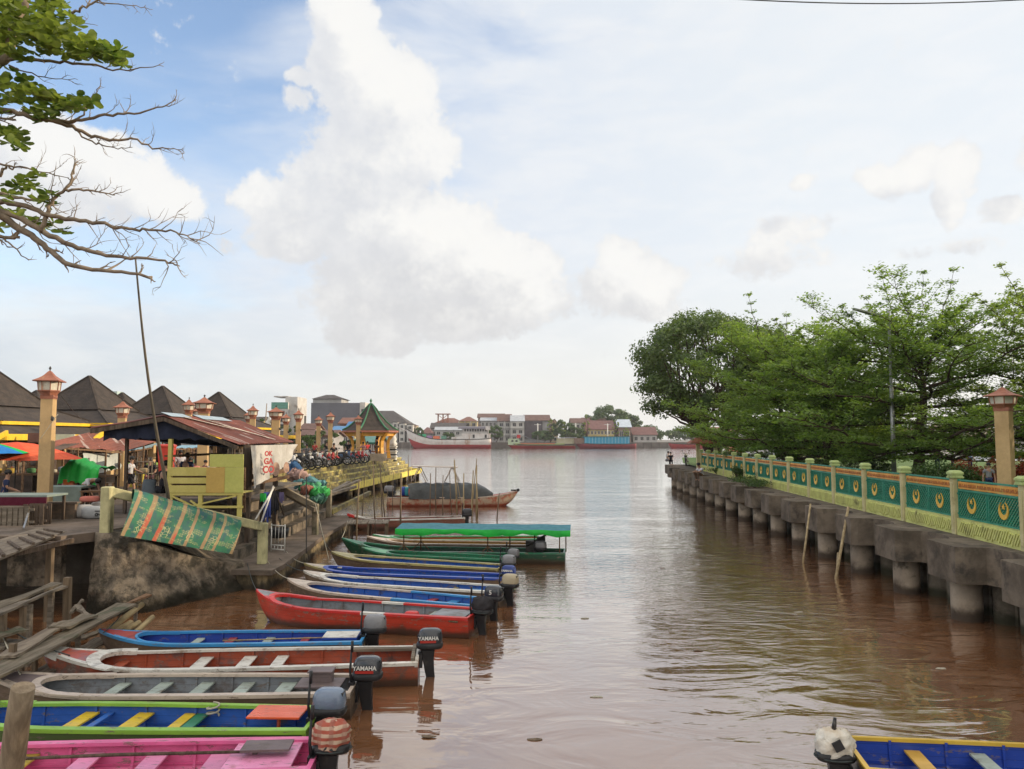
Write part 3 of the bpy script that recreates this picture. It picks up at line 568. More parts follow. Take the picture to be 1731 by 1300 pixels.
# ------------------------------------------------------------ long boats
MWL = ((.055, .034, .02), .24)
m_hullw = M('hull_wood', (.17, .115, .075), (.08, .055, .038), scale=1.4, rough=.7, bump=.3, stretch=(.5, 2, 2), dirt=(.26, .20, .14), dirt_amt=.2, wl=MWL, spec=.3, seams=.125)
m_rope = M('rope', (.05, .06, .06), scale=20, rough=.9); m_ropel = M('rope_pale', (.45, .42, .33), scale=20, rough=.9)
def outboard(parent, loc, cowl, name='outboard_motor', base=m_black, text=None, tcol=None, stripe=None, up=0., sc=1., handle=True, bag=None, yaw=0., tilt=0.):
    """local axes of the boat: +x aft"""
    mb = MB(); s = sc
    mb.loft([[(x*s+cx*s, y*s, z*s) for x, y in ((-a, -b), (a, -b), (a, b), (-a, b))] for cx, a, b, z in ((.16, .15, .10, .24), (.17, .12, .075, .05), (.20, .10, .055, -.22), (.25, .085, .04, -.50), (.27, .10, .035, -.74))], smooth=False)
    mb.box((.0, 0, .02), (.10*s, .26*s, .30*s)); mb.box((.06*s, 0, .16*s), (.2*s, .16*s, .08*s)); mb.box((.30*s, 0, -.50*s), (.36*s, .20*s, .015)); mb.tube([(.10*s, 0, -.72*s), (.42*s, 0, -.72*s)], .05*s, 8)
    o = mb.build(name, m_black, parent, loc=loc, bevel=.01); o.rotation_euler = (0, tilt, yaw)
    mb = MB(); mb.rbox((.20*s, 0, .33*s), (.58*s, .38*s, .16*s), n=3.4); mb.build('lower_pan', base, o)
    if bag is None:
        mb = MB(); mb.rbox((.21*s, 0, .50*s), (.56*s, .37*s, .36*s), n=3.2, taper=.10, rings=12, sq=.75); c = mb.build('cowling', cowl, o)
        mb = MB(); mb.box((.39*s, 0, .60*s), (.12*s, .20*s, .05*s)); mb.rbox((-.035*s, 0, .50*s), (.06*s, .12*s, .12*s)); mb.build('vent', m_black, c)
        if stripe:
            mb = MB()
            for sg in (-1, 1): mb.bar((.00, sg*.183*s, .435*s), (.34*s, sg*.186*s, .435*s), .008, .05*s)
            mb.build('stripe', stripe, c)
        if text:
            for sg in ((-1, 0), (1, math.pi)): text_obj('lettering', text, (.105 if len(text) > 2 else .17)*s, tcol or m_white, c, (.18*s, sg[0]*.192*s, .505*s), (R(84 if sg[0] < 0 else 96) if sg[0] < 0 else R(84), 0, sg[1]), .006, bold=.002)
    else:
        rn = random.Random(len(name)+int(loc[0]*10)); mb = MB(); rr = []
        for i in range(13):
            a = -1.1+2.6*i/12; z = math.sin(min(a, 1.57)); k = max(math.cos(a), .1)**.5
            rr.append([(.20*s+math.cos(q)*(.29+rn.uniform(-.03, .03)+.02*math.sin(5*q+i))*k*s, math.sin(q)*(.21+rn.uniform(-.03, .03)+.015*math.sin(7*q-i))*k*s, (.49+.23*z+rn.uniform(-.02, .02))*s) for q in [2*math.pi*j/26 for j in range(26)]])
        mb.loft(rr); c = mb.build('cover', bag, o)
        mb = MB(); mb.tube([(.20*s+math.cos(q)*.30*s, math.sin(q)*.215*s, .315*s) for q in [2*math.pi*j/20 for j in range(21)]], .012, 5); mb.build('tie', m_rope, c)
    if handle:
        mb = MB(); mb.tube([(-.06*s, -.16*s, .20*s), (-.09*s, -.17*s, .45*s), (-.06*s, -.17*s, .98*s)], [.025, .02, .016], 8); mb.tube([(-.06*s, -.17*s, .80*s), (-.055*s, -.17*s, 1.0*s)], .024, 8); mb.box((-.06*s, -.14*s, .22*s), (.09, .14, .08))
        mb.build('tiller_handle', m_black, o)
    return o
_ob=outboard
def outboard(parent, loc, *a, drop=.20, sc=1., **k): return _ob(parent, (loc[0], loc[1], loc[2]-drop), *a, sc=sc*.80, **k)
def boat(bow, stern, W, label, rim, inner, outer, deck, zb=.62, zg=.42, td=.13, tl=.10, seats=(), rw=.085, segs=None, group='longboats moored side by side along the quay', box=None, world=None, ribs=None, nose=None, sq=.86, step=.72, stringer=True, coam=None, floor=.035, draft=.14, name='longboat', bowpos=None, sternpos=None):
    a = bowpos or G(bow[0], bow[1], zb); b = sternpos or G(stern[0], stern[1], zg); a = Vector((a[0], a[1], 0)); b = Vector((b[0], b[1], 0)); L = (b-a).length; rz = math.atan2((b-a).y, (b-a).x)
    t = empty(name, a, rz, label, 'boat', group); rise = zb-zg
    def hw(u): return W/2*((1-(1-min(u/.40, 1))**2.1)**.85*(1-(1-sq)*max(0, (u-.5)/.5)**1.6))
    def zs(u): return zg+rise*max(0, 1-u/.30)**2
    def zk(u): return -draft+(zs(u)-.05+draft)*max(0, 1-u/.17)**2.2
    us = [0, .004, .012, .025, .045, .07, .10, .14, .18, .23, .29, .35]+[.35+.65*i/13 for i in range(1, 14)]
    prof = ((1, 1, 0), (.985, .75, 0), (.95, .5, 0), (.86, .22, 0), (.70, .05, 0), (.35, 0, 0), (0, -.02, 0))
    def ring(u, th=0., dz=0.):
        h = max(hw(u)-th, 0.); t_, k = zs(u), zk(u); pts = []
        for y, z, _ in prof: pts.append((u*L, -h*y, max(k+(t_-k)*z, dz) if dz else k+(t_-k)*z))
        return pts+[(x, -y, z) for x, y, z in pts[-2::-1]]
    mb = MB(); mb.loft([ring(u) for u in us], close=False); r = ring(1.); mb.add(r, [tuple(range(13))]); hull = mb.build('hull', outer, t)
    mb = MB(); uin = [u for u in us if u > td-.03]; uin[-1] = 1-.05/L
    rr = [ring(u, .03, floor) for u in uin]; mb.loft([q[::-1] for q in rr], close=False); r = rr[-1]; mb.add(r, [tuple(range(13))]); r0 = rr[0]; mb.add(r0, [tuple(range(13))[::-1]]); mb.build('lining', inner, t)
    # gunwale: a closed strip on each side, with painted lengths
    mb = MB(); zt = .022
    for sg in (-1, 1):
        rings = []
        for u in us:
            h = hw(u); y0 = sg*(h+.018); y1 = sg*max(h-rw, 0.0); x = u*L; z = zs(u); rings.append([(x, y0, z-.035), (x, y0, z+zt), (x, y1, z+zt+.004), (x, y1, z-.02)])
        n0 = len(mb.f); mb.loft(rings, smooth=False)
        if segs:
            q = 0
            for i in range(len(rings)-1):
                uu = (us[i]+us[i+1])/2
                for k, (s0, s1, mi) in enumerate(segs):
                    if s0 <= uu < s1:
                        for f in range(4): mb.m[n0+i*4+f] = mi
    x = L; h = hw(1); mb.box((x-.03, 0, zg-.02), (.06, 2*h, .09)); mb.build('gunwale', rim if isinstance(rim, list) else [rim], t)
    # foredeck: columns of constant breadth from the stem back to the curved opening
    hm = hw(td+tl)-rw*.9; n = 16; mb = MB(); fr = []; op = []
    for i in range(n+1):
        q = -1+2*i/n; y = q*hm; u = 0.
        while u < .4 and hw(u)-.02 < abs(y): u += .0015
        uo = td+tl*(1-math.sqrt(max(0, 1-abs(q)**2.2)))*1.0; uo = max(uo, u+.001); fr.append((u, y)); op.append((uo, y))
    rows = 5; b0 = len(mb.v)
    for i in range(n+1):
        for j in range(rows+1):
            u = fr[i][0]+(op[i][0]-fr[i][0])*j/rows; mb.v.append(Vector((u*L, fr[i][1], zs(u)+.008+.02*(1-(fr[i][1]/hm)**2))))
    for i in range(n):
        for j in range(rows): k = b0+i*(rows+1)+j; mb.face((k, k+1, k+rows+2, k+rows+1), 0)
    mb.build('foredeck', deck, t)
    mb = MB(); rr = []; cw = coam or rw*1.3
    for i in range(n+1):
        u, y = op[i]; z = zs(u)+.01+.02*(1-(y/hm)**2); i0, i1 = max(i-1, 0), min(i+1, n); d = Vector(((op[i1][0]-op[i0][0])*L, op[i1][1]-op[i0][1], 0)).normalized(); nn = Vector((d.y, -d.x, 0))
        if nn.x > 0: nn = -nn
        p = Vector((u*L, y, z)); p2 = p+nn*cw; p2.z = zs(max(p2.x/L, 0))+.012+.02*max(0, 1-(p2.y/hm)**2)
        rr.append([p+Vector((0, 0, -.05)), p+Vector((0, 0, .022)), p2+Vector((0, 0, .018)), p2+Vector((0, 0, -.01))])
    mb.loft(rr, smooth=False); mb.build('coaming', rim[0] if isinstance(rim, list) else rim, t)
    if nose:
        mb = MB(); rr = []
        for u in (.0, .01, .025, .045, .06): h = hw(u)+.022; rr.append([(u*L-.03, -h, zs(u)-.08), (u*L-.03, -h*.9, zs(u)+.04), (u*L-.03, h*.9, zs(u)+.04), (u*L-.03, h, zs(u)-.08)])
        mb.loft(rr, smooth=False); mb.build('nose_cap', nose, t)
    # ribs and stringer
    mb = MB(); x = (td+tl)*L+.15
    while x < L-.25:
        u = x/L; r = ring(u, .045, floor)
        for a_, b_ in zip(r, r[1:]): mb.bar(a_, b_, .035, .035, up=(1, 0, 0))
        x += step
    if stringer:
        for k in (2, 10):
            pts = [ring(u, .04, floor)[k] for u in us if td+tl*.5 < u < 1-.06/L]
            for a_, b_ in zip(pts, pts[1:]): mb.bar(a_, b_, .02, .045)
    mb.build('ribs', ribs or inner, t)
    for (u, m, wd) in seats:
        h = hw(u)-.05; mb = MB(); mb.box((u*L, 0, zg-.13), (wd, 2*h, .03)); mb.build('seat', m, t, bevel=.004)
    if box:   # helmsman's platform at the stern
        u0, u1, m, zz = box; mb = MB(); h = hw(.92)-.04; mb.box(((u0+u1)/2*L, -h*.05, zz), ((u1-u0)*L, 2*h*.92, .03)); mb.box((u0*L+.02, 0, zz-.12), (.03, 2*h*.9, .22)); mb.build('stern_seat', m, t, bevel=.004)
    t['L'] = L
    return t, L, hw, zs
blue = (.028, .10, .42); blue2 = (.03, .16, .50); seab = (.06, .30, .55)
p_pink = paint((.78, .16, .36), 'pink_paint', seams=.125, dirt=.2, dc=(.35, .10, .12)); p_pinkl = paint((.80, .30, .50), 'pale_pink_paint', seams=.125, dirt=.3, dc=(.45, .15, .2)); p_must = paint((.50, .40, .05), 'mustard_paint', seams=.125, dirt=.3)
p_lime = paint((.28, .52, .06), 'lime_rim', seams=.125, dirt=.2); p_blue = paint((.03, .12, .44), 'blue_inner', seams=.125, rough=.5, dirt=.25); p_blue2 = paint((.025, .07, .38), 'deep_blue', seams=.125, dirt=.22); p_yel = paint((.70, .48, .02), 'seat_yellow', seams=.125, dirt=.2); p_orange = paint((.80, .13, .04), 'orange_seat', seams=.125, rough=.3, dirt=.1)
p_grey = paint((.24, .26, .28), 'boat_grey', seams=.125, rough=.6, dirt=.4, dc=(.12, .10, .09)); p_greyg = paint((.36, .42, .37), 'boat_greygreen', seams=.125, rough=.6, dirt=.3); p_beige = paint((.56, .46, .37), 'boat_beige', seams=.125, dirt=.3, dc=(.25, .18, .13)); p_dkdeck = paint((.16, .12, .12), 'deck_brown', seams=.125, rough=.7, dirt=.3)
p_wht = paint((.68, .65, .58), 'boat_white', seams=.125, dirt=.35, dc=(.22, .16, .11)); p_rust = paint((.38, .075, .03), 'red_brown', seams=.125, rough=.6, dirt=.45, dc=(.10, .07, .06)); p_rust2 = paint((.46, .09, .05), 'red_deck', seams=.125, dirt=.5, dc=(.14, .15, .18)); p_red = paint((.62, .03, .025), 'boat_red', seams=.125, dirt=.2); p_redh = paint((.50, .045, .02), 'boat_red_hull', seams=.125, dirt=.35, dc=(.17, .05, .03), wl=MWL)
p_sky = paint((.05, .28, .58), 'boat_sky_blue', seams=.125, dirt=.15); p_dred = paint((.36, .04, .035), 'deep_red', seams=.125, dirt=.25); p_olive = paint((.42, .36, .14), 'boat_olive', seams=.125, dirt=.35, dc=(.14, .10, .06)); p_gdark = paint((.012, .075, .035), 'boat_dark_green', seams=.125, dirt=.25, wl=MWL); p_gmid = paint((.03, .20, .10), 'boat_mid_green', seams=.125, dirt=.3); p_gbr = paint((.10, .42, .18), 'boat_bright_green', seams=.125, dirt=.2)
p_cowl = paint((.035, .04, .05), 'cowl_dark', rough=.22, coat=.5, dirt=.1, dc=(.15, .15, .16)); p_cowlb = paint((.17, .22, .30), 'cowl_blue_grey', rough=.3, coat=.3, dirt=.35, dc=(.08, .08, .09)); p_cowlg = paint((.22, .22, .23), 'cowl_grey', rough=.35, coat=.2, dirt=.2); p_cowlc = paint((.50, .42, .28), 'cowl_cream', rough=.5, dirt=.3); p_strip = paint((.45, .03, .02), 'cowl_stripe', dirt=.05)
m_check = None
def check_mat():
    m = bpy.data.materials.new('check_cloth'); m.use_nodes = True; N = NT(m.node_tree); b = m.node_tree.nodes['Principled BSDF']; tc = N.n('ShaderNodeTexCoord'); s = N.n('ShaderNodeSeparateXYZ', {0: tc.outputs['Object']})
    z = N.rng(N.m('SINE', N.m('MULTIPLY', s.outputs[2], 75.)), -.2, .2); x = N.rng(N.m('SINE', N.m('MULTIPLY', s.outputs[0], 40.)), .2, .6)
    c = N.mix(z, (.50, .36, .26), (.34, .08, .05)); c = N.mix(N.m('MULTIPLY', x, .5), c, (.28, .12, .09)); N.set(b.inputs['Base Color'], c); b.inputs['Roughness'].default_value = .9; return m
m_check = check_mat()
def bagmat():
    m = bpy.data.materials.new('white_sack'); m.use_nodes = True; N = NT(m.node_tree); b = m.node_tree.nodes['Principled BSDF']; tc = N.n('ShaderNodeTexCoord')
    n = N.noise(tc.outputs['Object'], 4, 5); c = N.mix(N.rng(n.outputs['Fac'], .4, .7), (.66, .62, .54), (.50, .40, .28)); N.set(b.inputs['Base Color'], c); b.inputs['Roughness'].default_value = .6
    nb = N.noise(tc.outputs['Object'], 7, 6, .6, 1.5); N.set(b.inputs['Normal'], N.n('ShaderNodeBump', {'Strength': .9, 'Distance': .03, 'Height': nb.outputs['Fac']})); return m
m_bag = bagmat()
def rope_between(name, a, b, label, sag=.25, r=.012, mat=None):
    a, b = Vector(a), Vector(b); pts = [a.lerp(b, i/14)-Vector((0, 0, sag*math.sin(math.pi*i/14))) for i in range(15)]; mb = MB(); mb.tube(pts, r, 5)
    return mb.build(name, mat or m_rope, world=True, label=label, cat='rope')
# pink
t, L, hw, zs = boat(None, None, 1.22, 'bright pink longboat nearest the camera, a dark oar laid across its seats', p_pink, p_pink, paint((.55, .09, .25), 'pink_hull', wl=MWL, seams=.125), p_pink, bowpos=(-9.2, 9.85), sternpos=(-2.52, 10.30), zb=.55, seats=[(u, m, .26) for u, m in ((.29, p_must), (.42, p_must), (.545, p_pinkl), (.675, p_pinkl), (.80, p_pinkl))], rw=.11, step=.82)
mb = MB(); mb.box((.90*L, .10, .50), (.62, .34, .03)); mb.box((.80*L+.52, .10, .44), (.06, .1, .12)); mb.build('stern_shelf', p_dkdeck, t)
mb = MB(); mb.box((.895*L, .0, .40), (.85, .9, .03)); mb.build('stern_seat', p_pinkl, t)
outboard(t, (L, -.02, .43), None, bag=m_check, sc=1.08)
mb = MB(); a = Vector(t.location)+Vector((2.9, .30, .42)); mb.tube([a, a+Vector((1.2, .05, .03)), a+Vector((2.9, .12, .04))], [.02, .024, .02], 8); mb.box(a+Vector((-.2, -.01, 0)), (.55, .12, .02)); mb.build('wooden_oar', m_woodd, world=True, label='dark wooden oar lying along the pink boat', cat='oar')
# lime rimmed blue
t, L, hw, zs = boat(None, None, 1.14, 'longboat painted blue inside with a lime green rim and mustard seats', p_lime, p_blue, paint((.10, .16, .05), 'lime_hull', wl=MWL, seams=.125), p_lime, bowpos=(-8.7, 11.75), sternpos=(-2.86, 11.55), zb=.60, seats=[(.38, p_yel, .22), (.40+.03, p_blue, .10), (.525, p_yel, .24), (.645, p_yel, .2), (.675, p_gmid, .2)], rw=.095, step=.78)
mb = MB(); mb.box((.895*L, .16, .455), (.78, .52, .035)); mb.tube([(.90*L, .1, .05), (.90*L, .1, .44)], .03); mb.build('stern_seat', p_orange, t, bevel=.006)
outboard(t, (L, .02, .45), p_cowlb, sc=1.12)
mb = MB(); c = Vector(t.location)+Vector((.71*L, .28, .30)); mb.tube([c+Vector((math.cos(a)*.09, math.sin(a)*.09, .012*a)) for a in [i*.5 for i in range(30)]], .014, 5); mb.build('coiled_rope', m_ropel, world=True, label='small coil of pale rope on the rear seat of the lime rimmed boat', cat='rope')
# grey with beige rim
t, L, hw, zs = boat(None, None, 1.20, 'grey longboat with broad beige rim and brown foredeck', p_beige, p_grey, m_hullw, p_dkdeck, bowpos=(-8.75, 13.05), sternpos=(-2.60, 13.15), zb=.66, seats=[(.34, p_greyg, .2), (.455, p_greyg, .22), (.57, p_greyg, .22), (.685, p_greyg, .22), (.80, p_greyg, .26)], rw=.10, step=.62, td=.16, tl=.15, coam=.13)
mb = MB(); mb.box((.90*L, .18, .60), (.42, .30, .03)); mb.box((.90*L, .18, .50), (.38, .2, .17)); mb.box((.90*L, .1, .41), (.75, .5, .03)); mb.build('stern_seat', p_dkdeck, t, bevel=.005)
outboard(t, (L, .03, .46), p_cowl, text='YAMAHA', stripe=p_strip, sc=1.12)
# red-brown
t, L, hw, zs = boat(None, None, 1.34, 'weathered red-brown longboat with white rim and three white seats, standing furthest out', p_wht, p_rust, paint((.33, .075, .035), 'rust_hull', dirt=.5, dc=(.10, .07, .055), wl=MWL, seams=.125), p_rust2, bowpos=(-8.60, 14.35), sternpos=(-1.76, 14.90), zb=.70, seats=[(.19, p_rust, .2), (.405, p_wht, .24), (.525, p_wht, .24), (.615, p_wht, .22)], rw=.085, step=.66, td=.16, tl=.06, coam=.22, nose=p_wht)
mb = MB(); mb.box((.90*L, .46, .42), (1.25, .16, .05)); mb.box((.985*L, .0, .30), (.06, 1.0, .4)); mb.build('stern_board', m_woodg, t)
outboard(t, (L+.02, .05, .50), p_cowl, text='YAMAHA', stripe=p_strip, sc=1.1, handle=False)
# blue with red bow
t, L, hw, zs = boat(None, None, 1.10, 'blue longboat with a red and white pointed foredeck and light blue rim', p_sky, p_blue2, m_hullw, p_dred, bowpos=(-8.45, 16.05), sternpos=(-3.03, 16.25), zb=.60, seats=[(.35, p_greyg, .16), (.475, p_dred, .16), (.62, p_greyg, .18), (.76, p_dred, .16)], rw=.075, step=.72, td=.15, tl=.12, coam=.05)
mb = MB(); mb.box((.905*L, .1, .42), (.72, .55, .035)); mb.box((.905*L, .1, .28), (.68, .5, .24)); mb.build('stern_seat', [p_blue2], t); mb = MB(); mb.box((.905*L, .1, .445), (.70, .52, .012)); mb.build('seat_top', p_wht, t)
outboard(t, (L, .05, .46), p_cowlg, sc=1.10)
mb = MB(); a = Vector(t.location)+Vector((2.5, .10, .36)); mb.tube([a, a+Vector((2.4, .10, .05))], .014, 6); mb.build('bamboo_pole', m_bamboo, world=True, label='thin bamboo pole lying in the blue boat with the red bow', cat='pole')
# red
t, L, hw, zs = boat((433, 997), None, 1.28, 'long red boat with white bands on its rim and weathered grey inside', [p_red, p_wht], p_grey, p_redh, p_grey, sternpos=(-.85, 18.15), zb=.72, zg=.46, seats=[(.82, p_greyg, .3)], rw=.10, td=.10, tl=.14, segs=[(.565, .66, 1)], step=.55, draft=.10)
mb = MB(); mb.box((.90*L, .1, .42), (.8, .7, .03)); mb.build('stern_seat', p_grey, t); mb = MB(); mb.rbox((.72*L, .1, .30), (.34, .26, .22)); mb.build('fuel_tank', p_red, t)
outboard(t, (L, .0, .45), paint((.07, .065, .065), 'cowl_matt', rough=.7), sc=1.06, bag=cloth((.045, .042, .045), 'dark_bag'))
mb = MB(); a = Vector(t.location)+Vector((2.2, -.55, .34)); mb.tube([a, a+Vector((3.0, -1.45, .05))], .022, 6); mb.build('bamboo_pole', m_stake, world=True, label='long brown pole lying inside the red boat', cat='pole')
BIG = dict(step=.5, stringer=False)
# blue with brown rim
t, L, hw, zs = boat((486, 978), None, 1.12, 'blue longboat with worn brown rim turning light blue towards the stern, beside the red boat', [p_beige, p_sky, p_olive], p_blue, m_hullw, p_beige, sternpos=(-.62, 19.55), zb=.60, rw=.09, td=.12, tl=.13, segs=[(.0, .62, 0), (.62, 1.01, 1)], seats=[(.72, p_dred, .2), (.82, p_sky, .25)], **BIG)
outboard(t, (L, 0, .46), p_cowl, text='5', sc=1.1)
t, L, hw, zs = boat((513, 965), None, 1.10, 'blue longboat with a clean white rim and cream coloured motor', p_wht, p_blue, m_hullw, p_beige, sternpos=(-.22, 21.25), zb=.60, rw=.10, td=.12, tl=.13, seats=[(.75, p_olive, .12), (.85, p_sky, .3)], **BIG)
outboard(t, (L, 0, .46), p_cowlc, sc=1.08)
t, L, hw, zs = boat((514, 952.5), None, 1.02, 'slim longboat with royal blue rim and white painted bow', [p_blue2, p_wht, p_olive], p_blue, m_hullw, p_beige, sternpos=(-.25, 23.2), zb=.58, rw=.11, td=.13, tl=.10, segs=[(0, .13, 2), (.13, .19, 1)], seats=[(.8, p_blue2, .3)], **BIG)
outboard(t, (L, -.05, .42), paint((.03, .06, .25), 'cowl_blue', rough=.5), text='YAMAHA', sc=1.0)
t, L, hw, zs = boat((560, 932.5), None, 1.10, 'longboat with olive yellow rim and faded blue inside, grey motor', p_olive, p_blue, m_hullw, p_olive, sternpos=(-.28, 24.9), zb=.58, rw=.11, td=.15, tl=.14, coam=.15, seats=[(.86, p_beige, .3)], **BIG)
outboard(t, (L, .05, .44), p_cowlg, sc=1.05)
t, L, hw, zs = boat((611, 925.5), None, 1.0, 'plain mid green longboat wedged between the olive boat and the canopied boat', p_gmid, p_gmid, p_gdark, p_gbr, sternpos=(-.1, 26.7), zb=.56, rw=.07, td=.2, tl=.12, seats=[(.6, p_gmid, .2)], **BIG)
outboard(t, (L, 0, .44), p_cowlg, sc=.95)
# dark green boat with canopy
t, L, hw, zs = boat((578, 909.5), None, 1.35, 'dark green passenger longboat under a flat green and teal canopy', p_gmid, p_gdark, p_gdark, p_gmid, sternpos=(1.95, 28.5), zb=.78, zg=.40, rw=.08, td=.10, tl=.1, seats=[(u, p_rust, .25) for u in (.3, .42, .54, .66)], step=.6)
m_teal = cloth((.09, .235, .28), 'teal_tarp')
zc = 1.26; x0, x1 = 2.3, 8.6; n = 26; mb = MB(); rr = []
for i in range(n+1):
    x = x0+(x1-x0)*i/n; sag = -.012*math.sin(i*1.1); rr.append([(x, y, zc+sag+.10*(1-abs(y)/1.0)-.0) for y in (-1.0, -.5, 0, .5, 1.0)])
mb.loft(rr, close=False); cp = mb.build('canopy', m_teal, t)
mb = MB(); rr = []
for i in range(n+1):
    x = x0+(x1-x0)*i/n; s = .012*math.sin(i*1.1); w = .19+.04*math.sin(i*.55)+.03*math.sin(i*1.9)
    rr.append([(x, -1.005, zc-s+.012), (x, -1.03+.02*math.sin(i*1.4), zc-w*.5), (x, -1.0+.03*math.sin(i*2.1), zc-w)])
mb.loft(rr, close=False); mb.slab([(x0-.01, 1., zc), (x0-.01, -1., zc), (x0-.01, -1., zc-.20), (x0-.01, 1., zc-.2)], .01); mb.build('valance', m_tarpg, cp)
for i, x in enumerate((2.5, 2.9, 5.6, 6.3, 8.2, 8.4)):
    mb = MB(); y = -.55 if i % 2 == 0 else .55; mb.tube([(x, y, .3), (x, y, zc)], .025, 6)
    if i in (0, 1, 2): mb.bar((x-.3, y, .32), (x, y, .62), .03); mb.bar((x+.32, y, .32), (x, y, .62), .03)
    mb.build('canopy_post', m_woodb, t)
mb = MB(); mb.box((7.2, 0, .55), (.5, .4, .45)); mb.box((7.5, .1, .8), (.3, .3, .2)); mb.tube([(7.2, 0, .7), (7.9, .2, 1.1)], .04); mb.tube([(7.0, -.2, .6), (7.6, -.3, .95)], .03); mb.build('engine', m_dark, t)
outboard(t, (7.35, -.42, .48), p_cowlg, sc=1.0, name='spare_motor', handle=True)
# boats behind it
boat((620, 906.5), None, 1.15, 'longboat with cream bow and yellow-brown sides directly behind the canopied boat', p_beige, paint((.45, .27, .06), 'ochre_inner'), m_hullw, p_beige, sternpos=(.75, 30.4), zb=.62, rw=.09, td=.14, tl=.1, **BIG)
boat((630, 903.5), None, 1.2, 'longboat with bright green rim and orange-brown stern behind the canopied boat', p_gbr, paint((.50, .16, .05), 'orange_inner'), paint((.42, .17, .05), 'orange_hull', wl=MWL, seams=.125), p_wht, sternpos=(1.15, 32.3), zb=.60, rw=.09, td=.12, tl=.1, **BIG)
t, L, hw, zs = boat((588, 869), None, 1.25, 'brown longboat with white rim and red bow tip lying off the end of the walkway', p_wht, p_rust, paint((.20, .07, .045), 'maroon_hull', dirt=.3, wl=MWL, seams=.125), p_rust, sternpos=(-2.5, 39.9), zb=.78, zg=.5, rw=.09, td=.1, tl=.1, nose=p_red, **BIG)
outboard(t, (L, 0, .5), paint((.04, .04, .045), 'cowl_black2'), sc=1.15)
# blue boat lower right, pointing away from the frame; stern at its left end
t, L, hw, zs = boat(None, None, 1.25, 'royal blue boat with thin yellow rim in the lower right corner', paint((.72, .47, .06), 'rim_yellow', dirt=.1), p_blue2, paint((.02, .02, .03), 'black_hull', wl=MWL, seams=.125), p_blue2, bowpos=(10.7, 9.35), sternpos=(4.42, 10.28), zb=.6, zg=.44, rw=.05, td=.1, tl=.1, seats=[(.86, paint((.62, .36, .05), 'seat_ochre'), .2), (.73, p_greyg, .2), (.60, p_yel, .2)], step=.72)
o = outboard(t, (L+.08, .10, .36), None, bag=m_bag, sc=1.05, handle=False)
mb = MB(); mb.tube([(.17, -.02, .58), (.15, -.02, .74)], [.035, .02], 6); mb.build('knot', m_black, o); mb = MB(); mb.box((.17, .185, .46), (.12, .03, .12), ry=.5); mb.build('tape', m_black, o)
# ---- tarpaulin covered speedboat
t, L, hw, zs = boat(None, None, 2.1, 'cream speedboat under a dark grey tarpaulin, moored among tall stakes', p_beige, p_rust, paint((.50, .38, .27), 'cream_hull', dirt=.5, dc=(.36, .07, .03), wl=((.30, .06, .03), .22)), p_rust, bowpos=(.42, 52.8), sternpos=(-8.35, 52.4), zb=1.0, zg=.62, rw=.06, td=.2, tl=.1, group='covered speedboat', name='speedboat', step=1., stringer=False)
m_tarp = M('grey_tarp', (.085, .09, .09), (.05, .055, .055), scale=1.2, rough=.6, bump=.9, bscale=2.2, bdist=.12, dirt=(.14, .13, .12), dirt_amt=.2)
mb = MB(); rr = []; rn = random.Random(4)
for i in range(31):
    u = i/30; x = 1.75+5.6*u+(.0); H = 1.50-.65*max(0, 1-u/.22)**1.5; h = 1.08*(1-.55*max(0, 1-u/.25)**2); q = []
    for j in range(15):
        a = math.pi*j/14; y = -math.copysign(abs(math.cos(a))**.55, math.cos(a))*h; z = .52+(H-.52)*abs(math.sin(a))**.5
        f = .045*math.sin(i*1.7+j*.8)+.035*math.sin(i*.9-j*1.3)+rn.uniform(-.015, .015); q.append((x+f, y*(1+f*.6), z+f*.8*(math.sin(a))))
    rr.append(q)
mb.loft(rr, close=False); mb.add(rr[-1], [tuple(range(15))]); mb.add(rr[0], [tuple(range(15))[::-1]]); mb.build('tarpaulin', m_tarp, t)
mb = MB(); mb.slab([(4.1, -.9, 2.62), (7.2, -.9, 2.70), (7.2, .9, 2.70), (4.1, .9, 2.62)], .05)
for x in (4.5, 6.7):
    for y in (-.8, .8): mb.tube([(x+.5, y, 1.6), (x, y, 2.62)], .03, 5); mb.tube([(x-.5, y, 1.6), (x, y, 2.62)], .03, 5)
mb.build('canopy_frame', p_beige, t)
outboard(t, (L-.3, .3, .75), p_cowlg, sc=1.5); outboard(t, (L-.3, -.5, .75), p_cowlg, sc=1.4, name='second_motor')
for i, (c, nm) in enumerate((((.02, .05, .30), 'blue'), ((.03, .28, .33), 'teal'), ((.55, .12, .08), 'orange'))):
    mb = MB(); mb.rbox((L-1.0-.28*i, -.3+.25*i, .95), (.4, .45, .62), n=2.5); mb.build('fuel_drum', paint(c, nm+'_drum'), t)
mb = MB(); mb.tube([(.0, -.16, 1.03), (.0, .16, 1.03)], .10, 10); mb.tube([(-.05, 0, 1.02), (.5, 0, 1.02)], .05); mb.build('anchor_roller', m_black, t)
mb = MB(); rn = random.Random(5)
for i in range(9):
    x = 5.6-i*.34; hy = -hw((x)/L)-.0; mb.bar((x, hy-.03, .22), (x-rn.uniform(-.1, .1), hy-.035, .50), .05, .02, up=(0, 1, 0)); mb.bar((x, hy-.03, rn.uniform(.25, .45)), (x-.22, hy-.033, rn.uniform(.25, .45)), .045, .02, up=(0, 1, 0))
mb.build('red_lettering', p_red, t)
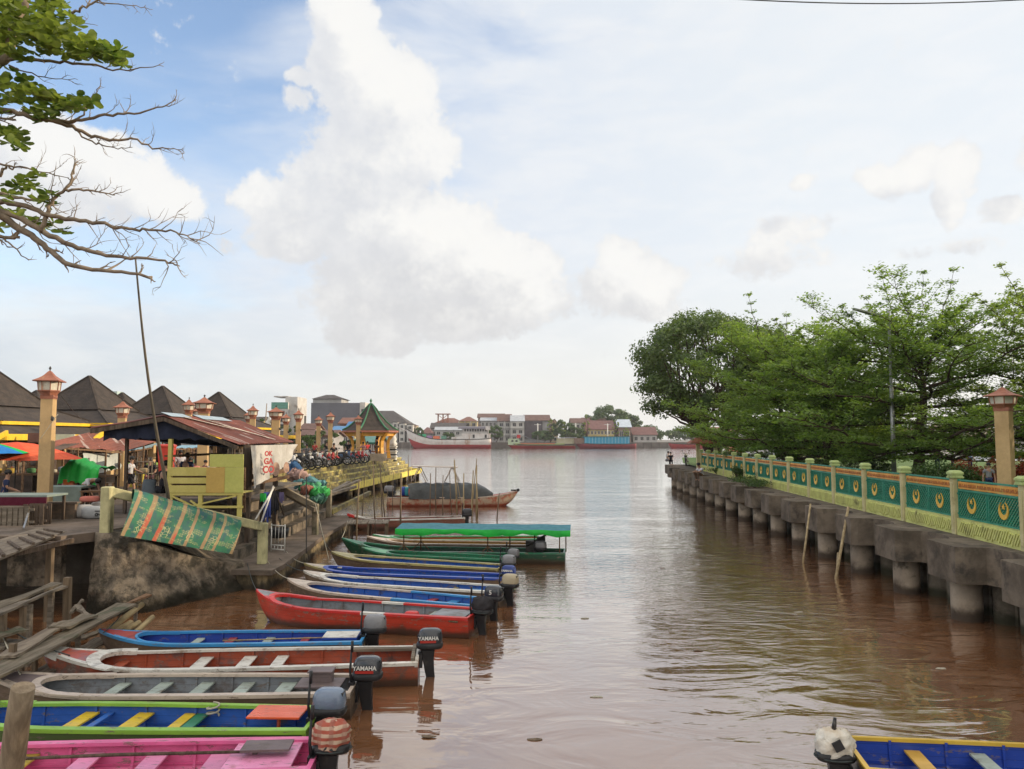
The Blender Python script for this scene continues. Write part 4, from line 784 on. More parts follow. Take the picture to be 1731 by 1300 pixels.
# ---- stakes standing in the water
stakes = [  # u base, v base, u top, v top, depth, radius, label
 (602, 940, 607, 812, 31.5, .05, 'thick dark stake leaning beside the small plank landing'), (637, 905, 631, 779, 36, .045, 'tall brown stake left of the speedboat stern'), (648, 872, 643, 785, 41, .045, 'leaning stake left of the speedboat motors'), (653, 870, 642, 787, 43, .05, 'crooked stake touching the speedboat motors'),
 (677, 915, 678, 800, 34, .06, 'dark upright stake in front of the speedboat stern'), (695, 818, 690, 768, 58, .04, 'thin stake beyond the speedboat bow rail'), (692, 820, 689, 790, 56, .04, 'short stake beyond the speedboat stern'),
 (664, 850, 665, 800, 50, .035, 'short stake right of the yellow steps end'), (655, 868, 655, 828, 44, .03, 'very short stake beside the speedboat motor'), (727, 867, 728, 800, 47, .05, 'grey stake crossing the left part of the tarpaulin'), (738, 866, 737, 790, 47, .05, 'stake left of the middle of the tarpaulin'), (749, 860, 749, 803, 47.3, .045, 'slim stake before the middle of the tarpaulin'),
 (765, 862, 760, 795, 47.5, .04, 'thin leaning stake right of the canopy frame'), (773, 880, 768, 777, 45, .075, 'thickest pale bamboo stake before the tarpaulin'), (784, 862, 768, 785, 48.2, .03, 'thin dark leaning stake beside the thickest bamboo'), (784, 890, 784, 800, 44, .06, 'upright bamboo stake right of the thickest one'),
 (798, 884, 800, 795, 44.3, .06, 'first bamboo of the leaning cluster at the speedboat bow'), (796, 884, 806, 775, 44.8, .045, 'thin bamboo leaning right in the cluster'), (805, 886, 806, 786, 45, .06, 'straight bamboo in the middle of the cluster'), (808, 886, 805, 790, 45.3, .05, 'rear bamboo of the leaning cluster'),
 (839, 880, 844, 833, 43, .05, 'dark short stake off the speedboat bow'), (611, 868, 617, 790, 44, .035, 'thin stake standing before the yellow beam'),
]
for (u, v, u2, v2, Y, r, lb) in stakes:
    a = P(u, v, Y); a.z = -.6; b = P(u2, v2, Y+random.uniform(-.4, .4)); m_ = a.lerp(b, .5)+Vector((random.uniform(-.05, .05), 0, 0)); mb = MB(); mb.tube([a, m_, b], [r*.75, r*.68, r*.5], 8)
    mb.build('mooring_stake', m_bamboo if 'bamboo' in lb else m_stake, world=True, label=lb, cat='stake', group='mooring stakes standing in the river')
# stakes leaning on the right quay
for (u, v, u2, v2, Y, lb, r) in ((1354, 937, 1370, 852, 29.5, 'slender stake leaning on the right quay, the left of two', .045), (1408, 966, 1434, 857, 26.3, 'pale pole leaning against the right quay heads', .055), (1412, 966, 1417, 935, 26.5, 'short pole stub standing beside the leaning pale pole', .05)):
    a = P(u, v, Y-1.2); a.z = -.4; b = P(u2, v2, Y); mb = MB(); mb.tube([a, b], [r, r*.8], 8); mb.build('leaning_pole', m_bamboo, world=True, label=lb, cat='pole', group='poles leaning on the right quay')
# big mooring post, lower left
a, b = P(14, 1320, 7.6), P(40, 1162, 7.4); d = (b-a); a = a-d*1.1; mb = MB(); pts = [a.lerp(b, i/6)+Vector((math.sin(i*2)*.008, 0, 0)) for i in range(7)]; mb.tube(pts, [.118, .116, .113, .112, .108, .106, .100], 18); mb.build('mooring_post', wood('post_wood', (.30, .235, .16), (.17, .13, .09), axis=2, amt=.2), world=True, label='thick sawn mooring post leaning in front of the pink boat', cat='post')
# plank landing behind the green bow
t = empty('plank_landing', (-6.35, 34.4, 0), R(6), 'small grey plank landing on thin legs next to the green boat bow', 'landing'); mb = MB()
for i in range(6): mb.box((-.75+i*.3, 0, .84), (.27, 1.7, .04), rz=random.uniform(-.03, .03))
mb.build('deck_boards', m_woodg2, t)
for x in (-.8, 0, .75):
    for y in (-.75, .7): mb = MB(); mb.tube([(x, y, -.5), (x+.05, y, .84)], .05, 6); mb.build('leg', m_stake, t)
# ------------------------------------------------------------ left bank
ZU = 2.0
m_dirty = M('embankment', (.26, .21, .155), (.075, .062, .05), scale=2.1, rough=.93, bump=1., dirt=(.035, .032, .025), dirt_amt=.52, dscale=1.9, bscale=8, bdist=.08, spec=.1, wl=((.02, .018, .012), .5))
m_quayw = M('quay_side', (.30, .23, .13), (.15, .12, .075), scale=2.2, rough=.9, bump=.8, dirt=(.05, .045, .03), dirt_amt=.5, dscale=2, bscale=9, drip=True, spec=.12, wl=((.03, .026, .02), .35))
mb = MB(); mb.prism([(-90, 24.4), (-11.2, 24.4), (-10.6, 24.5), (-10.5, 24.6), (-10.9, 45), (-90, 45)], -1, ZU); mb.build('market_ground', m_pave, kind='structure')
mb = MB(); mb.prism([(-90, 19.7), (-11.6, 20.0), (-11.2, 20.9), (-11.0, 22.2), (-10.6, 23), (-10.5, 24.6), (-90, 24.6)], ZU-.24, ZU+.004); mb.build('quay_ledge', m_pave, kind='structure')
# walkway at the water and the steps climbing from it
wk = empty('stepped_landing', (-8.6, 31, 0), 0, 'worn concrete landing with steps climbing from the moored boats to the market', 'landing')
mb = MB(); mb.prism([(-9.7, 23.75), (-7.6, 23.65), (-7.5, 24.3), (-8.0, 31.5), (-8.2, 39.4), (-11, 39.4), (-11, 24)], -1, .45); mb.build('quay_block', m_quayw, wk, world=True)
from mathutils import noise as _nz
E_ = [Vector(p) for p in ((-9.9, 23.7, 0), (-9.0, 23.5, 0), (-7.3, 23.3, 0), (-7.2, 24.3, 0), (-7.40, 27.5, 0), (-7.68, 31.5, 0), (-7.85, 36, 0), (-7.92, 39.6, 0), (-9.5, 39.7, 0))]; pts = []
for a_, b_ in zip(E_, E_[1:]):
    k_ = max(2, int((b_-a_).length/.14)); pts += [a_.lerp(b_, i/k_) for i in range(k_)]
mb = MB(); mb.loft([[p+Vector((.7, -.35, 0))*(.14*_nz.noise(Vector((p.x, p.y, z))*1.7)+.07*_nz.noise(Vector((p.x, p.y, z))*6)-.05*(z < .05))+Vector((0, 0, z)) for z in [-.5+.095*k for k in range(12)]] for p in pts], close=False); mb.build('crumbling_face', m_quayw, wk, world=True)
mb = MB(); mb.prism([(-9.7, 23.4), (-7.15, 23.2), (-7.12, 24.3), (-7.62, 31.5), (-7.85, 39.7), (-11, 39.7), (-11, 24)], .452, .60); mb.build('walkway', m_pave, wk, world=True)
mb = MB()
for k in range(4):
    x = -8.75-.45*k; mb.prism([(x, 24.5+.3*k), (x-.55, 41.5), (-12, 41.5), (-12, 24.5+.3*k)], .602+k*.35, .60+(k+1)*.35 - (.0 if k < 3 else .004))
mb.build('steps', M('step_concrete', (.22, .175, .13), (.12, .10, .08), scale=2, rough=.9, bump=.5, dirt=(.05, .045, .035), dirt_amt=.5, spec=.12), wk, world=True)
for (x, y) in ():
    mb = MB(); mb.lathe((x+.12, y, 0), [(.2, -1), (.21, .43)], n=12); mb.build('pile', m_quayw, wk, world=True)
# embankment wall, bulging
wp = [((-11.25, 21.7), (-11.25, 21.7), ZU), ((-11.2, 20.45), (-11.1, 20.75), ZU), ((-10.4, 20.25), (-10.4, 20.7), 1.98), ((-9.6, 20.45), (-9.9, 21.0), 1.75), ((-8.95, 21.6), (-9.25, 22.0), 1.25), ((-8.4, 22.6), (-8.7, 23.0), .9), ((-8.0, 23.6), (-8.2, 23.9), .72)]
from mathutils import noise as _nz
mb = MB(); rr = []; rn = random.Random(2)
def cr(pts, n):   # Catmull-Rom resample
    out = []
    for i in range(len(pts)-1):
        p0, p1, p2, p3 = pts[max(i-1, 0)], pts[i], pts[i+1], pts[min(i+2, len(pts)-1)]
        for j in range(n):
            t = j/n; out.append(.5*((2*p1)+(-p0+p2)*t+(2*p0-5*p1+4*p2-p3)*t*t+(-p0+3*p1-3*p2+p3)*t**3))
    return out+[pts[-1]]
B = cr([Vector((b[0], b[1], -.6)) for b, t_, z in wp], 14); T = cr([Vector((t_[0], t_[1], z)) for b, t_, z in wp], 14)
for i, (b, t_) in enumerate(zip(B, T)):
    row = []
    out = Vector((.35, -1, 0)).normalized() if i > 14 else Vector((.7, -.4, 0)).normalized()
    for k in range(25):
        f = k/24; p = b.lerp(t_, f); bul = .20*math.sin(math.pi*min(1, f*1.35))*(1 if i > 20 else .2)+(.10 if f < .5 and i > 20 else 0); row.append(p+out*(bul+.16*_nz.noise(p*1.6)+.09*_nz.noise(p*4.3)+.04*_nz.noise(p*11)))
    row.append(t_+Vector((-.35, .75, 0.0))); rr.append(row)
mb.loft(rr, close=False); mb.build('embankment_wall', m_dirty, world=True, label='stained bulging concrete embankment wall below the draped green mat', cat='wall')
mb = MB(); mb.prism([(-10.9, 21.2), (-9.7, 21.4), (-9.0, 22.5), (-8.6, 24.4), (-8.9, 24.8), (-10.6, 24.8), (-11.2, 22)], -.8, .70); o = mb
mb.add([(-10.9, 21.2, ZU-.02), (-9.75, 21.35, 1.72), (-9.2, 22.4, 1.2), (-8.8, 23.6, .74), (-8.75, 24.7, .72), (-10.6, 24.6, ZU-.02), (-11.2, 22, ZU-.02)], [(0, 1, 2, 3, 4, 5, 6)]); mb.build('sloping_fill', m_dirty, kind='structure')
# dark recess in the bank left of the wall
mb = MB(); mb.box((-14.2, 20.4, .6), (.5, 1.2, 2.2)); mb.box((-15.6, 21.0, .6), (.35, 1.0, 2.2)); mb.build('recess_wall', m_dirty, kind='structure')
mb = MB(); mb.box((-12.55, 20.6, 1.2), (1.4, .25, 1.1)); mb.build('recess_lintel', m_dirty, kind='structure')
# railings
def railing(name, pts, label, w=.27, th=.26, mat=m_pale):
    t = empty(name, pts[0][0], 0, label, 'railing', 'concrete railings beside the steps')
    for a, h in pts:
        mb = MB(); mb.box((a[0], a[1], a[2]+h/2-.02), (w, w, h+.04)); mb.build('post', mat, t, world=True, bevel=.03)
    for (a, h), (b, k) in zip(pts, pts[1:]):
        A = Vector(a)+Vector((0, 0, h-th/2+.002)); Bv = Vector(b)+Vector((0, 0, k-th/2+.002)); mb = MB(); mb.bar(A, Bv, w*.8, th); mb.build('beam', mat, t, world=True, bevel=.02)
    return t
railing('stair_railing', [((-10.88, 20.85, ZU-.15), 1.37), ((-7.85, 24.5, .6), 1.26)], 'pale yellow concrete railing carrying the draped green mat')
m_railg = M('railing_grey', (.27, .22, .15), (.15, .125, .09), scale=3, rough=.9, bump=.4, dirt=(.08, .08, .05), dirt_amt=.4)
railing('stair_railing', [((-8.05, 31.8, .6), 1.25), ((-9.6, 31.9, 1.6), 1.05)], 'brown weathered railing halfway along the landing', mat=m_railg, w=.24)
railing('stair_railing', [((-8.45, 35.8, .95), 1.2), ((-9.9, 36.6, 1.9), 1.0)], 'short stub of grey railing behind the brown one', mat=m_railg, w=.24)
# patterned mat hung over the railing
def mat_mat():
    m = bpy.data.materials.new('woven_mat'); m.use_nodes = True; N = NT(m.node_tree); b = m.node_tree.nodes['Principled BSDF']; uv = N.n('ShaderNodeTexCoord').outputs['UV']; s = N.n('ShaderNodeSeparateXYZ', {0: uv}); u, v = s.outputs[0], s.outputs[1]
    uu = N.m('ADD', u, N.m('MULTIPLY', v, -.035)); g = N.noise(N.vmul(uv, (14, 3, 1)), 1.2, 4)
    col = N.mix(N.rng(g.outputs['Fac'], .4, .6), (.012, .115, .06), (.015, .07, .075)); bl = N.n('ShaderNodeTexBrick', {'Vector': N.vmul(uv, (13, 3.1, 1)), 'Scale': 1., 'Mortar Size': .0, 'Color1': (0, 0, 0, 1), 'Color2': (1, 1, 1, 1), 'Bias': -.2, 'Brick Width': 1., 'Row Height': 1.}); 
    col = N.mix(N.m('MULTIPLY', N.n('ShaderNodeSeparateColor', {0: bl.outputs[0]}).outputs[0], .55), col, (.016, .15, .065))
    tan = (.26, .165, .085); red = (.36, .07, .035)
    def stripe(c, w, colr, vv=None):
        nonlocal col
        n = N.noise(N.vmul(uv, (30, 8, 1)), 1., 3); d = N.m('ABSOLUTE', N.m('SUBTRACT', N.m('ADD', uu, N.m('MULTIPLY', N.m('SUBTRACT', n.outputs['Fac'], .5), .012)), c)); f = N.rng(d, w, w*.7, 0, .92)
        col = N.mix(f, col, colr)
    low = N.rng(v, .75, .45, 0, 1)
    for c, w in ((.015, .018), (.41, .018), (.535, .016), (.69, .018), (.80, .015), (.985, .02)): stripe(c, w, tan)
    for c, w in ((.145, .024), (.275, .022)): stripe(c, w, N.mix(low, tan, red))
    stripe(.42, .013, N.mix(N.rng(v, .35, .2), tan, red))
    # pale line ornaments
    for sc, off in ((46, .0), (46, .5)):
        bb = N.n('ShaderNodeTexBrick', {'Vector': N.n('ShaderNodeVectorMath', {0: N.vmul(uv, (26, 38, 1)), 1: (off, off*3, 0)}, operation='ADD'), 'Scale': 1., 'Mortar Size': .10, 'Brick Width': 2.3, 'Row Height': 1.})
        k = N.noise(N.vmul(uv, (7, 4, 1)), 1.6, 2); f = N.m('MULTIPLY', bb.outputs['Fac'], N.rng(k.outputs['Fac'], .53, .57, 0, .55)); col = N.mix(f, col, (.32, .31, .13))
    vo = N.n('ShaderNodeTexVoronoi', {'Vector': N.vmul(uv, (34, 13, 1)), 'Scale': 1.}, feature='DISTANCE_TO_EDGE'); pos = N.m('ABSOLUTE', N.m('SUBTRACT', N.m('FRACT', N.m('MULTIPLY', u, 4.6)), .55)); f = N.m('MULTIPLY', N.m('MULTIPLY', N.rng(vo.outputs[0], .07, .03), N.rng(pos, .16, .13)), N.m('MULTIPLY', N.rng(v, .42, .38), N.rng(v, .1, .14, 0, .8))); col = N.mix(f, col, (.36, .35, .18))
    col = N.mix(N.rng(N.noise(uv, 9, 6, .7).outputs['Fac'], .55, .75, 0, .4), col, (.12, .12, .08)); N.set(b.inputs['Base Color'], col); b.inputs['Roughness'].default_value = .75
    nb = N.noise(N.vmul(uv, (3, 1, 1)), 3, 5); N.set(b.inputs['Normal'], N.n('ShaderNodeBump', {'Strength': .4, 'Distance': .04, 'Height': nb.outputs['Fac']})); return m
A, B_, C_, D_ = P(229, 829, 20.78), P(410, 881, 23.65), P(393, 937, 23.1), P(203, 905, 20.2); nu, nv = 40, 16; mb = MB(); b0 = 0
for k in (0, 1):
    for i in range(nu+1):
        for j in range(nv+1):
            u, v = i/nu, j/nv; p = A.lerp(B_, u).lerp(D_.lerp(C_, u), v); bul = .10*math.sin(math.pi*v)+.03*math.sin(u*9+v*2)+(.12*max(0, .12-v)/.12*-1); p = p+Vector((.55, -.8, 0))*(bul-.012*k); mb.uv[len(mb.v)] = (u, 1-v); mb.v.append(p)
    o = k*(nu+1)*(nv+1)
    for i in range(nu):
        for j in range(nv): q = o+i*(nv+1)+j; f = (q, q+1, q+nv+2, q+nv+1); mb.face(f if k == 0 else f[::-1], 0, True)
# fold over the beam
o = len(mb.v)
for i in range(nu+1):
    u = i/nu; p = A.lerp(B_, u)
    for j, (dx, dz) in enumerate(((0, 0), (-.10, .03), (-.22, .0), (-.28, -.25))): mb.uv[len(mb.v)] = (u, .98); mb.v.append(p+Vector((dx*.8, -dx, dz))+Vector((.55, -.8, 0))*(.0-.12 if j == 0 else -.12))
for i in range(nu):
    for j in range(3): q = o+i*4+j; mb.face((q, q+4, q+5, q+1), 0, True)
mb.build('woven_mat', mat_mat(), world=True, label='large green patterned woven mat with orange stripes hung over the railing', cat='mat')
# ---- yellow sales counter
m_cnt = M('counter_yellow', (.50, .43, .13), (.42, .35, .09), scale=1.5, rough=.6, bump=.12, dirt=(.25, .2, .1), dirt_amt=.2); m_cnto = M('counter_ochre', (.50, .33, .08), (.45, .30, .08), scale=1.5, rough=.6, bump=.1); m_cntl = M('counter_lime', (.46, .45, .12), (.40, .40, .10), scale=1.5, rough=.6, bump=.1)
ct = empty('sales_counter', (-9.6, 24.4, ZU), 0, 'yellow painted wooden counter with slatted front standing before the rusty kiosk', 'counter')
Yc = 24.2; px = lambda u: (u-865.5)/1300*Yc/.9975; pz = lambda v: P(0, v, Yc).z
def brd(u0, u1, v0, v1, m, nm, y=Yc, th=.04):
    a, b = P(u0, v0, y), P(u1, v1, y); mb = MB(); mb.box(((a.x+b.x)/2, y, (a.z+b.z)/2), (b.x-a.x, th, a.z-b.z)); return mb.build(nm, m, ct, world=True, bevel=.004)
brd(285, 349, 790, 804.5, m_cnt, 'board'); brd(285, 349, 807.5, 817.5, m_cnt, 'board'); brd(285, 349, 820.5, 833, m_cnt, 'board')
brd(349.4, 380, 790, 833, m_cnto, 'panel'); brd(380.4, 411, 790, 833, m_cntl, 'panel'); brd(355, 411.5, 768, 789.5, m_cntl, 'back_panel', Yc+.05)
brd(285, 411, 834, 837.5, m_cnt, 'rail'); brd(335, 411, 855, 859, m_cnt, 'rail', Yc-.01)
for u in (286, 336, 402):
    a, b = P(u, 836, Yc+.03), P(u+7, 836, Yc+.03); mb = MB(); mb.box(((a.x+b.x)/2, Yc+.03, (a.z+ZU)/2), (b.x-a.x, .09, a.z-ZU)); mb.build('leg', m_cnt, ct, world=True)
for u in (288, 404): a = P(u, 836, Yc+.9); mb = MB(); mb.box((a.x, Yc+.9, (a.z+ZU)/2), (.09, .09, a.z-ZU)); mb.build('leg', m_cnt, ct, world=True)
for a, b in (((290, 838), (335, 860)), ((400, 838), (320, 856)), ((322, 846), (338, 858))): mb = MB(); mb.bar(P(*a, Yc-.0), P(*b, Yc+.02), .05, .07, up=(0, 1, 0)); mb.build('brace', m_cnt, ct, world=True)
mb = MB(); a, b = P(285, 834, Yc), P(411, 834, Yc); mb.slab([(a.x, Yc+.02, a.z), (b.x, Yc+.02, a.z), (b.x, Yc+.95, a.z), (a.x, Yc+.95, a.z)], -.03); mb.build('shelf', m_cnt, ct, world=True)
# ---- kiosk
def rusty(name, axis, sc=16.):
    m = bpy.data.materials.new(name); m.use_nodes = True; N = NT(m.node_tree); b = m.node_tree.nodes['Principled BSDF']; p = N.n('ShaderNodeNewGeometry').outputs['Position']; s = N.n('ShaderNodeSeparateXYZ', {0: p})
    n = N.noise(N.vmul(p, (.8, .35, .8)), 1.2, 7, .65); n2 = N.noise(N.vmul(p, (.5, 1.6, .5)), .8, 4, .6)
    c = N.mix(N.rng(n.outputs['Fac'], .35, .62), (.115, .035, .025), (.21, .062, .04)); c = N.mix(N.rng(n2.outputs['Fac'], .60, .63, 0, .75), c, (.36, .30, .28)); c = N.mix(N.rng(N.noise(p, 11, 5, .7).outputs['Fac'], .45, .75, 0, .6), c, (.06, .03, .025)); N.set(b.inputs['Base Color'], c); b.inputs['Roughness'].default_value = .7
    w = N.m('SINE', N.m('MULTIPLY', s.outputs[axis], sc*2*math.pi/1.)); N.set(b.inputs['Normal'], N.n('ShaderNodeBump', {'Strength': .8, 'Distance': .02, 'Height': w})); return m
m_rust = rusty('rusty_iron', 1, 9.); m_rustx = rusty('rusty_iron_x', 0, 9.)
m_navy = cloth((.03, .035, .06), 'navy_tarp'); m_blk = cloth((.02, .02, .025), 'black_cloth')
R1, E1, L1 = P(277, 701, 25), P(402, 750, 25), P(153, 722, 25); off = Vector((-.75, 9.2, .02)); R2, E2, L2 = R1+off, E1+off*.98, L1+off
kk = empty('kiosk', (-11.2, 29, ZU), 0, 'open market kiosk with rusty corrugated roof and dark tarpaulin under its gable', 'kiosk')
def corr(q, n, nm, mat, amp=.022, th=.0):   # corrugated sheet between edge q0-q3 (ridge) and q1-q2 (eave)
    a0, a1, b1, b0 = q; mb = MB(); rr = []
    for i in range(n+1):
        t = i/n; dz = Vector((0, 0, amp if i % 2 else -amp)); rr.append([a0.lerp(b0, t)+dz, a0.lerp(b0, t).lerp(a1.lerp(b1, t), .5)+dz+Vector((0, 0, -.03)), a1.lerp(b1, t)+dz+Vector((0, 0, random.uniform(-.03, .02) if i % 9 == 0 else 0))])
    mb.loft(rr, close=False, smooth=False); b = len(mb.v)
    mb.loft([[p-Vector((0, 0, .012)) for p in r] for r in rr], close=False, smooth=False); return mb.build(nm, mat, kk, world=True)
corr((R1, E1+Vector((.05, 0, -.02)), E2, R2), 110, 'roof_sheet', m_rust); corr((R1, L1, L2, R2), 110, 'roof_sheet', m_rust)
m_zinc = M('zinc_blue', (.40, .48, .52), (.30, .37, .42), scale=2, rough=.45, metal=.3)
for t0, t1, s1 in ((.0, .22, .10), (.34, .75, .12)):
    mb = MB(); a, b = R1.lerp(R2, t0), R1.lerp(R2, t1); e = (E1-R1)*s1; mb.slab([a+e+Vector((0, 0, .05)), b+e+Vector((0, 0, .05)), b-e*.4+Vector((0, 0, .05)), a-e*.4+Vector((0, 0, .05))], .008); mb.build('ridge_sheet', m_zinc, kk, world=True)
for t0, s0, s1, w in ((.35, .15, .85, .07), (.40, .35, .92, .05), (.12, .1, .5, .10)):
    a, b = R1.lerp(R2, t0), R1.lerp(R2, t0+.28); pa = a.lerp(E1.lerp(E2, t0), s0); pb = b.lerp(E1.lerp(E2, t0+.28), s1); mb = MB(); mb.bar(pa+Vector((0, 0, .045)), pb+Vector((0, 0, .045)), w*1.6, .012); mb.build('batten', m_white, kk, world=True)
dz = Vector((0, 0, -.14))
mb = MB(); mb.bar(L1+dz, R1+dz, .06, .14); mb.bar(R1+dz, E1+dz, .06, .12); mb.build('rafter', m_woodd, kk, world=True)
zt = P(277, 746, 25.1).z; mb = MB(); a = L1+Vector((.3, .25, -.12)); c = R1+Vector((0, .25, -.2)); e = E1+Vector((-.1, .25, -.05))
rr = [];
for i in range(25):
    t = i/24; top = (a.lerp(c, t*2) if t < .5 else c.lerp(e, t*2-1)); f = .08*math.sin(i*1.4); bot = Vector((top.x, top.y+f, min(top.z-.05, zt+.12*abs(math.sin(i*1.1))))); rr.append([top, top.lerp(bot, .5)+Vector((0, f, 0)), bot])
mb.loft(rr, close=False); mb.build('gable_tarp', m_navy, kk, world=True)
mb = MB(); mb.slab([L1+Vector((.5, .6, -.35)), L2+Vector((.4, 0, -.35)), E2+Vector((-.4, 0, -.12)), E1+Vector((-.6, .6, -.12))], .02); mb.build('ceiling_tarp', m_navy, kk, world=True)
for (u, v0, Y, z, r, nm) in ((289, 742, 25.1, ZU, .075, 'post'), (407, 752, 25.3, 1.3, .075, 'post'), (481, 750, 29.8, .95, .10, 'post'), (437, 752, 26.7, .6, .09, 'post'), (460, 752, 28.3, .6, .08, 'post'), (371, 745, 33.5, ZU, .09, 'post'), (395, 745, 34, ZU, .08, 'post'), (215, 742, 26, ZU, .06, 'post')):
    a = P(u, v0, Y); sh_ = .32 if 400 < u < 490 else 0; mb = MB(); mb.box((a.x-sh_, a.y, (a.z+z)/2), (r*1.6, r*1.6, a.z-z)); mb.build(nm, m_cnt if u == 289 else m_woodd, kk, world=True)
mb = MB()
for v, th in ((800, .16), (812, .12)): mb.bar(P(415, v+8, 26.0), P(487, v-6, 30.6), .10, th)
mb.bar(P(413, 790, 25.4), P(413, 866, 25.4), .08); mb.build('side_beam', m_woodb, kk, world=True)
mb = MB(); a, b = P(411, 752, 25.6), P(426, 752, 26.2); mb.slab([a, b, Vector((b.x, b.y, 2.55)), Vector((a.x, a.y, 2.55))], .03); mb.build('side_wall', m_woodd, kk, world=True)
mb = MB(); mb.box((-10.9, 29.5, 2.62), (3.9, 7.0, .1)); mb.build('floor_boards', m_woodg2, kk, world=True)
mb = MB(); mb.bar(P(290, 771, 26), P(290, 771, 26)+Vector((0, 4, 0)), .5, .06); mb.box((-11.7, 27.6, 3.25), (1.6, .7, .08)); mb.box((-11.7, 27.6, 2.95), (1.5, .6, .55)); mb.build('inner_table', m_woodb, kk, world=True)
# banner
bn = []; top = [P(417, 753, 25.55), P(496, 751, 30.9)]; n = 36; mb = MB(); rr = []
def blow(u):  # lower edge of the banner in the photograph
    k = [(0, 826), (.15, 818), (.35, 806), (.55, 793), (.7, 789), (.82, 778), (.9, 762), (1., 754)]
    for (a, x), (b, y) in zip(k, k[1:]):
        if u <= b: return x+(y-x)*(u-a)/(b-a)
    return 752
for i in range(n+1):
    u = i/n; p = top[0].lerp(top[1], u); q = P(417+79*u*1., blow(u), p.y); row = []
    for j in range(13):
        v = j/12; r = p.lerp(Vector((p.x, p.y, q.z)), v); r += Vector((.13+.05*math.sin(u*21+v*2)+.03*math.sin(u*47)+.10*v*(1-u), 0, 0)); row.append(r)
    rr.append(row)
mb.loft(rr, close=False); m_ban = M('banner_vinyl', (.48, .46, .43), (.36, .34, .31), scale=2.2, rough=.6, bump=.4, dirt=(.2, .14, .1), dirt_amt=.2); bn = mb.build('banner', m_ban, world=True, label='torn white vinyl banner with red letters hanging on the kiosk side', cat='banner')
m_letr = paint((.40, .03, .03), 'banner_red', dirt=.1)
dY = (top[1]-top[0]); ang = math.atan2(dY.y, dY.x)
for body, v, sz in (('GA', 780, .31), ('CO', 794, .36), ('OK', 767, .24)):
    p = P(437, v, 26.75)+Vector((.36, -.05, 0)); text_obj('lettering', body, sz*.92, m_letr, bn, p-bn.location, (R(90), 0, ang-R(30)), .004, bold=.012)
for u, v, Y, w, h in ((452, 793, 27.6, .42, .5), (470, 790, 28.9, .34, .42)):
    p = P(u, v, Y)+Vector((.34, -.1, 0)); mb = MB(); pts = [(math.cos(a)*w/2, 0, math.sin(a)*h/2) for a in [i*.4189 for i in range(15)]]; mb.add([p+Matrix.Rotation(ang-R(20), 3, 'Z') @ Vector(q) for q in pts], [tuple(range(15))]); mb.build('picture_oval', M('print_tan', (.42, .26, .19), (.16, .10, .08), scale=5, rough=.6), bn, world=True)
# clutter under and beside the kiosk
def tripod(): pass
for i, (a, b, lb) in enumerate((((463, 824, 28.2), (432, 878, 26.6), 'long pale pole leaning under the kiosk floor'), ((462, 822, 28.2), (441, 884, 27), 'second pale pole leaning under the kiosk floor'), ((463, 824, 28.4), (480, 872, 28.8), 'short dark pole leaning under the kiosk floor'))):
    mb = MB(); mb.tube([P(*a), P(*b)], .035 if i < 2 else .025, 6); mb.build('support_pole', m_white if i < 2 else m_woodd, world=True, label=lb, cat='pole')
def drape(u0, u1, v0, v1, Y, mat, label, name='hanging_cloth', cat='cloth', group=None):
    mb = MB(); rr = []; rn = random.Random(int(u0*7+v0))
    a, b = P(u0, v0, Y), P(u1, v0, Y+.4); z1 = P(u0, v1, Y).z
    for i in range(15):
        t = i/14; p = a.lerp(b, t); rr.append([Vector((p.x, p.y+.06*math.sin(i*1.5)*(j/5), p.z+(z1-p.z)*j/5*(1+.12*math.sin(i*.9)))) for j in range(6)])
    mb.loft(rr, close=False); return mb.build(name, mat, world=True, label=label, cat=cat, group=group)
drape(440, 450, 834, 848, 27, m_tarpg, 'small bright green cloth hanging under the kiosk'); drape(446, 458, 832, 880, 27.6, cloth((.04, .06, .22), 'indigo'), 'dark blue cloth hanging under the kiosk'); drape(458, 472, 830, 868, 28.2, m_blk, 'black clothes hanging under the kiosk'); drape(472, 480, 832, 850, 28.6, cloth((.12, .10, .20), 'purple_grey'), 'dusky purple cloth hanging beside the black clothes')
p = P(472, 884, 28); mb = MB(); mb.lathe((0, 0, 0), [(.30, 0), (.36, .32), (.34, .32), (.29, .04)], n=20); mb.tube([(.35, 0, .3), (.0, -.1, .12), (-.35, 0, .3)], .012, 5); mb.build('rubber_bucket', m_black, loc=(p.x, p.y, .97), label='wide black bucket on the steps below the kiosk', cat='bucket')
t = empty('metal_rack', (-8.12, 27.0, .6), R(-25), 'small white metal rack standing on the walkway', 'rack'); mb = MB()
for x in (-.3, .3): mb.tube([(x, 0, 0), (x, 0, .95)], .022, 6)
for z in (.08, .22, .90): mb.tube([(-.3, 0, z), (.3, 0, z)], .02, 6)
for x in (-.15, 0, .15): mb.tube([(x, 0, .08), (x, 0, .22)], .014, 5); mb.tube([(x, .02, .3), (x+.02, .02, .9)], .01, 5)
mb.build('frame', m_white, t)
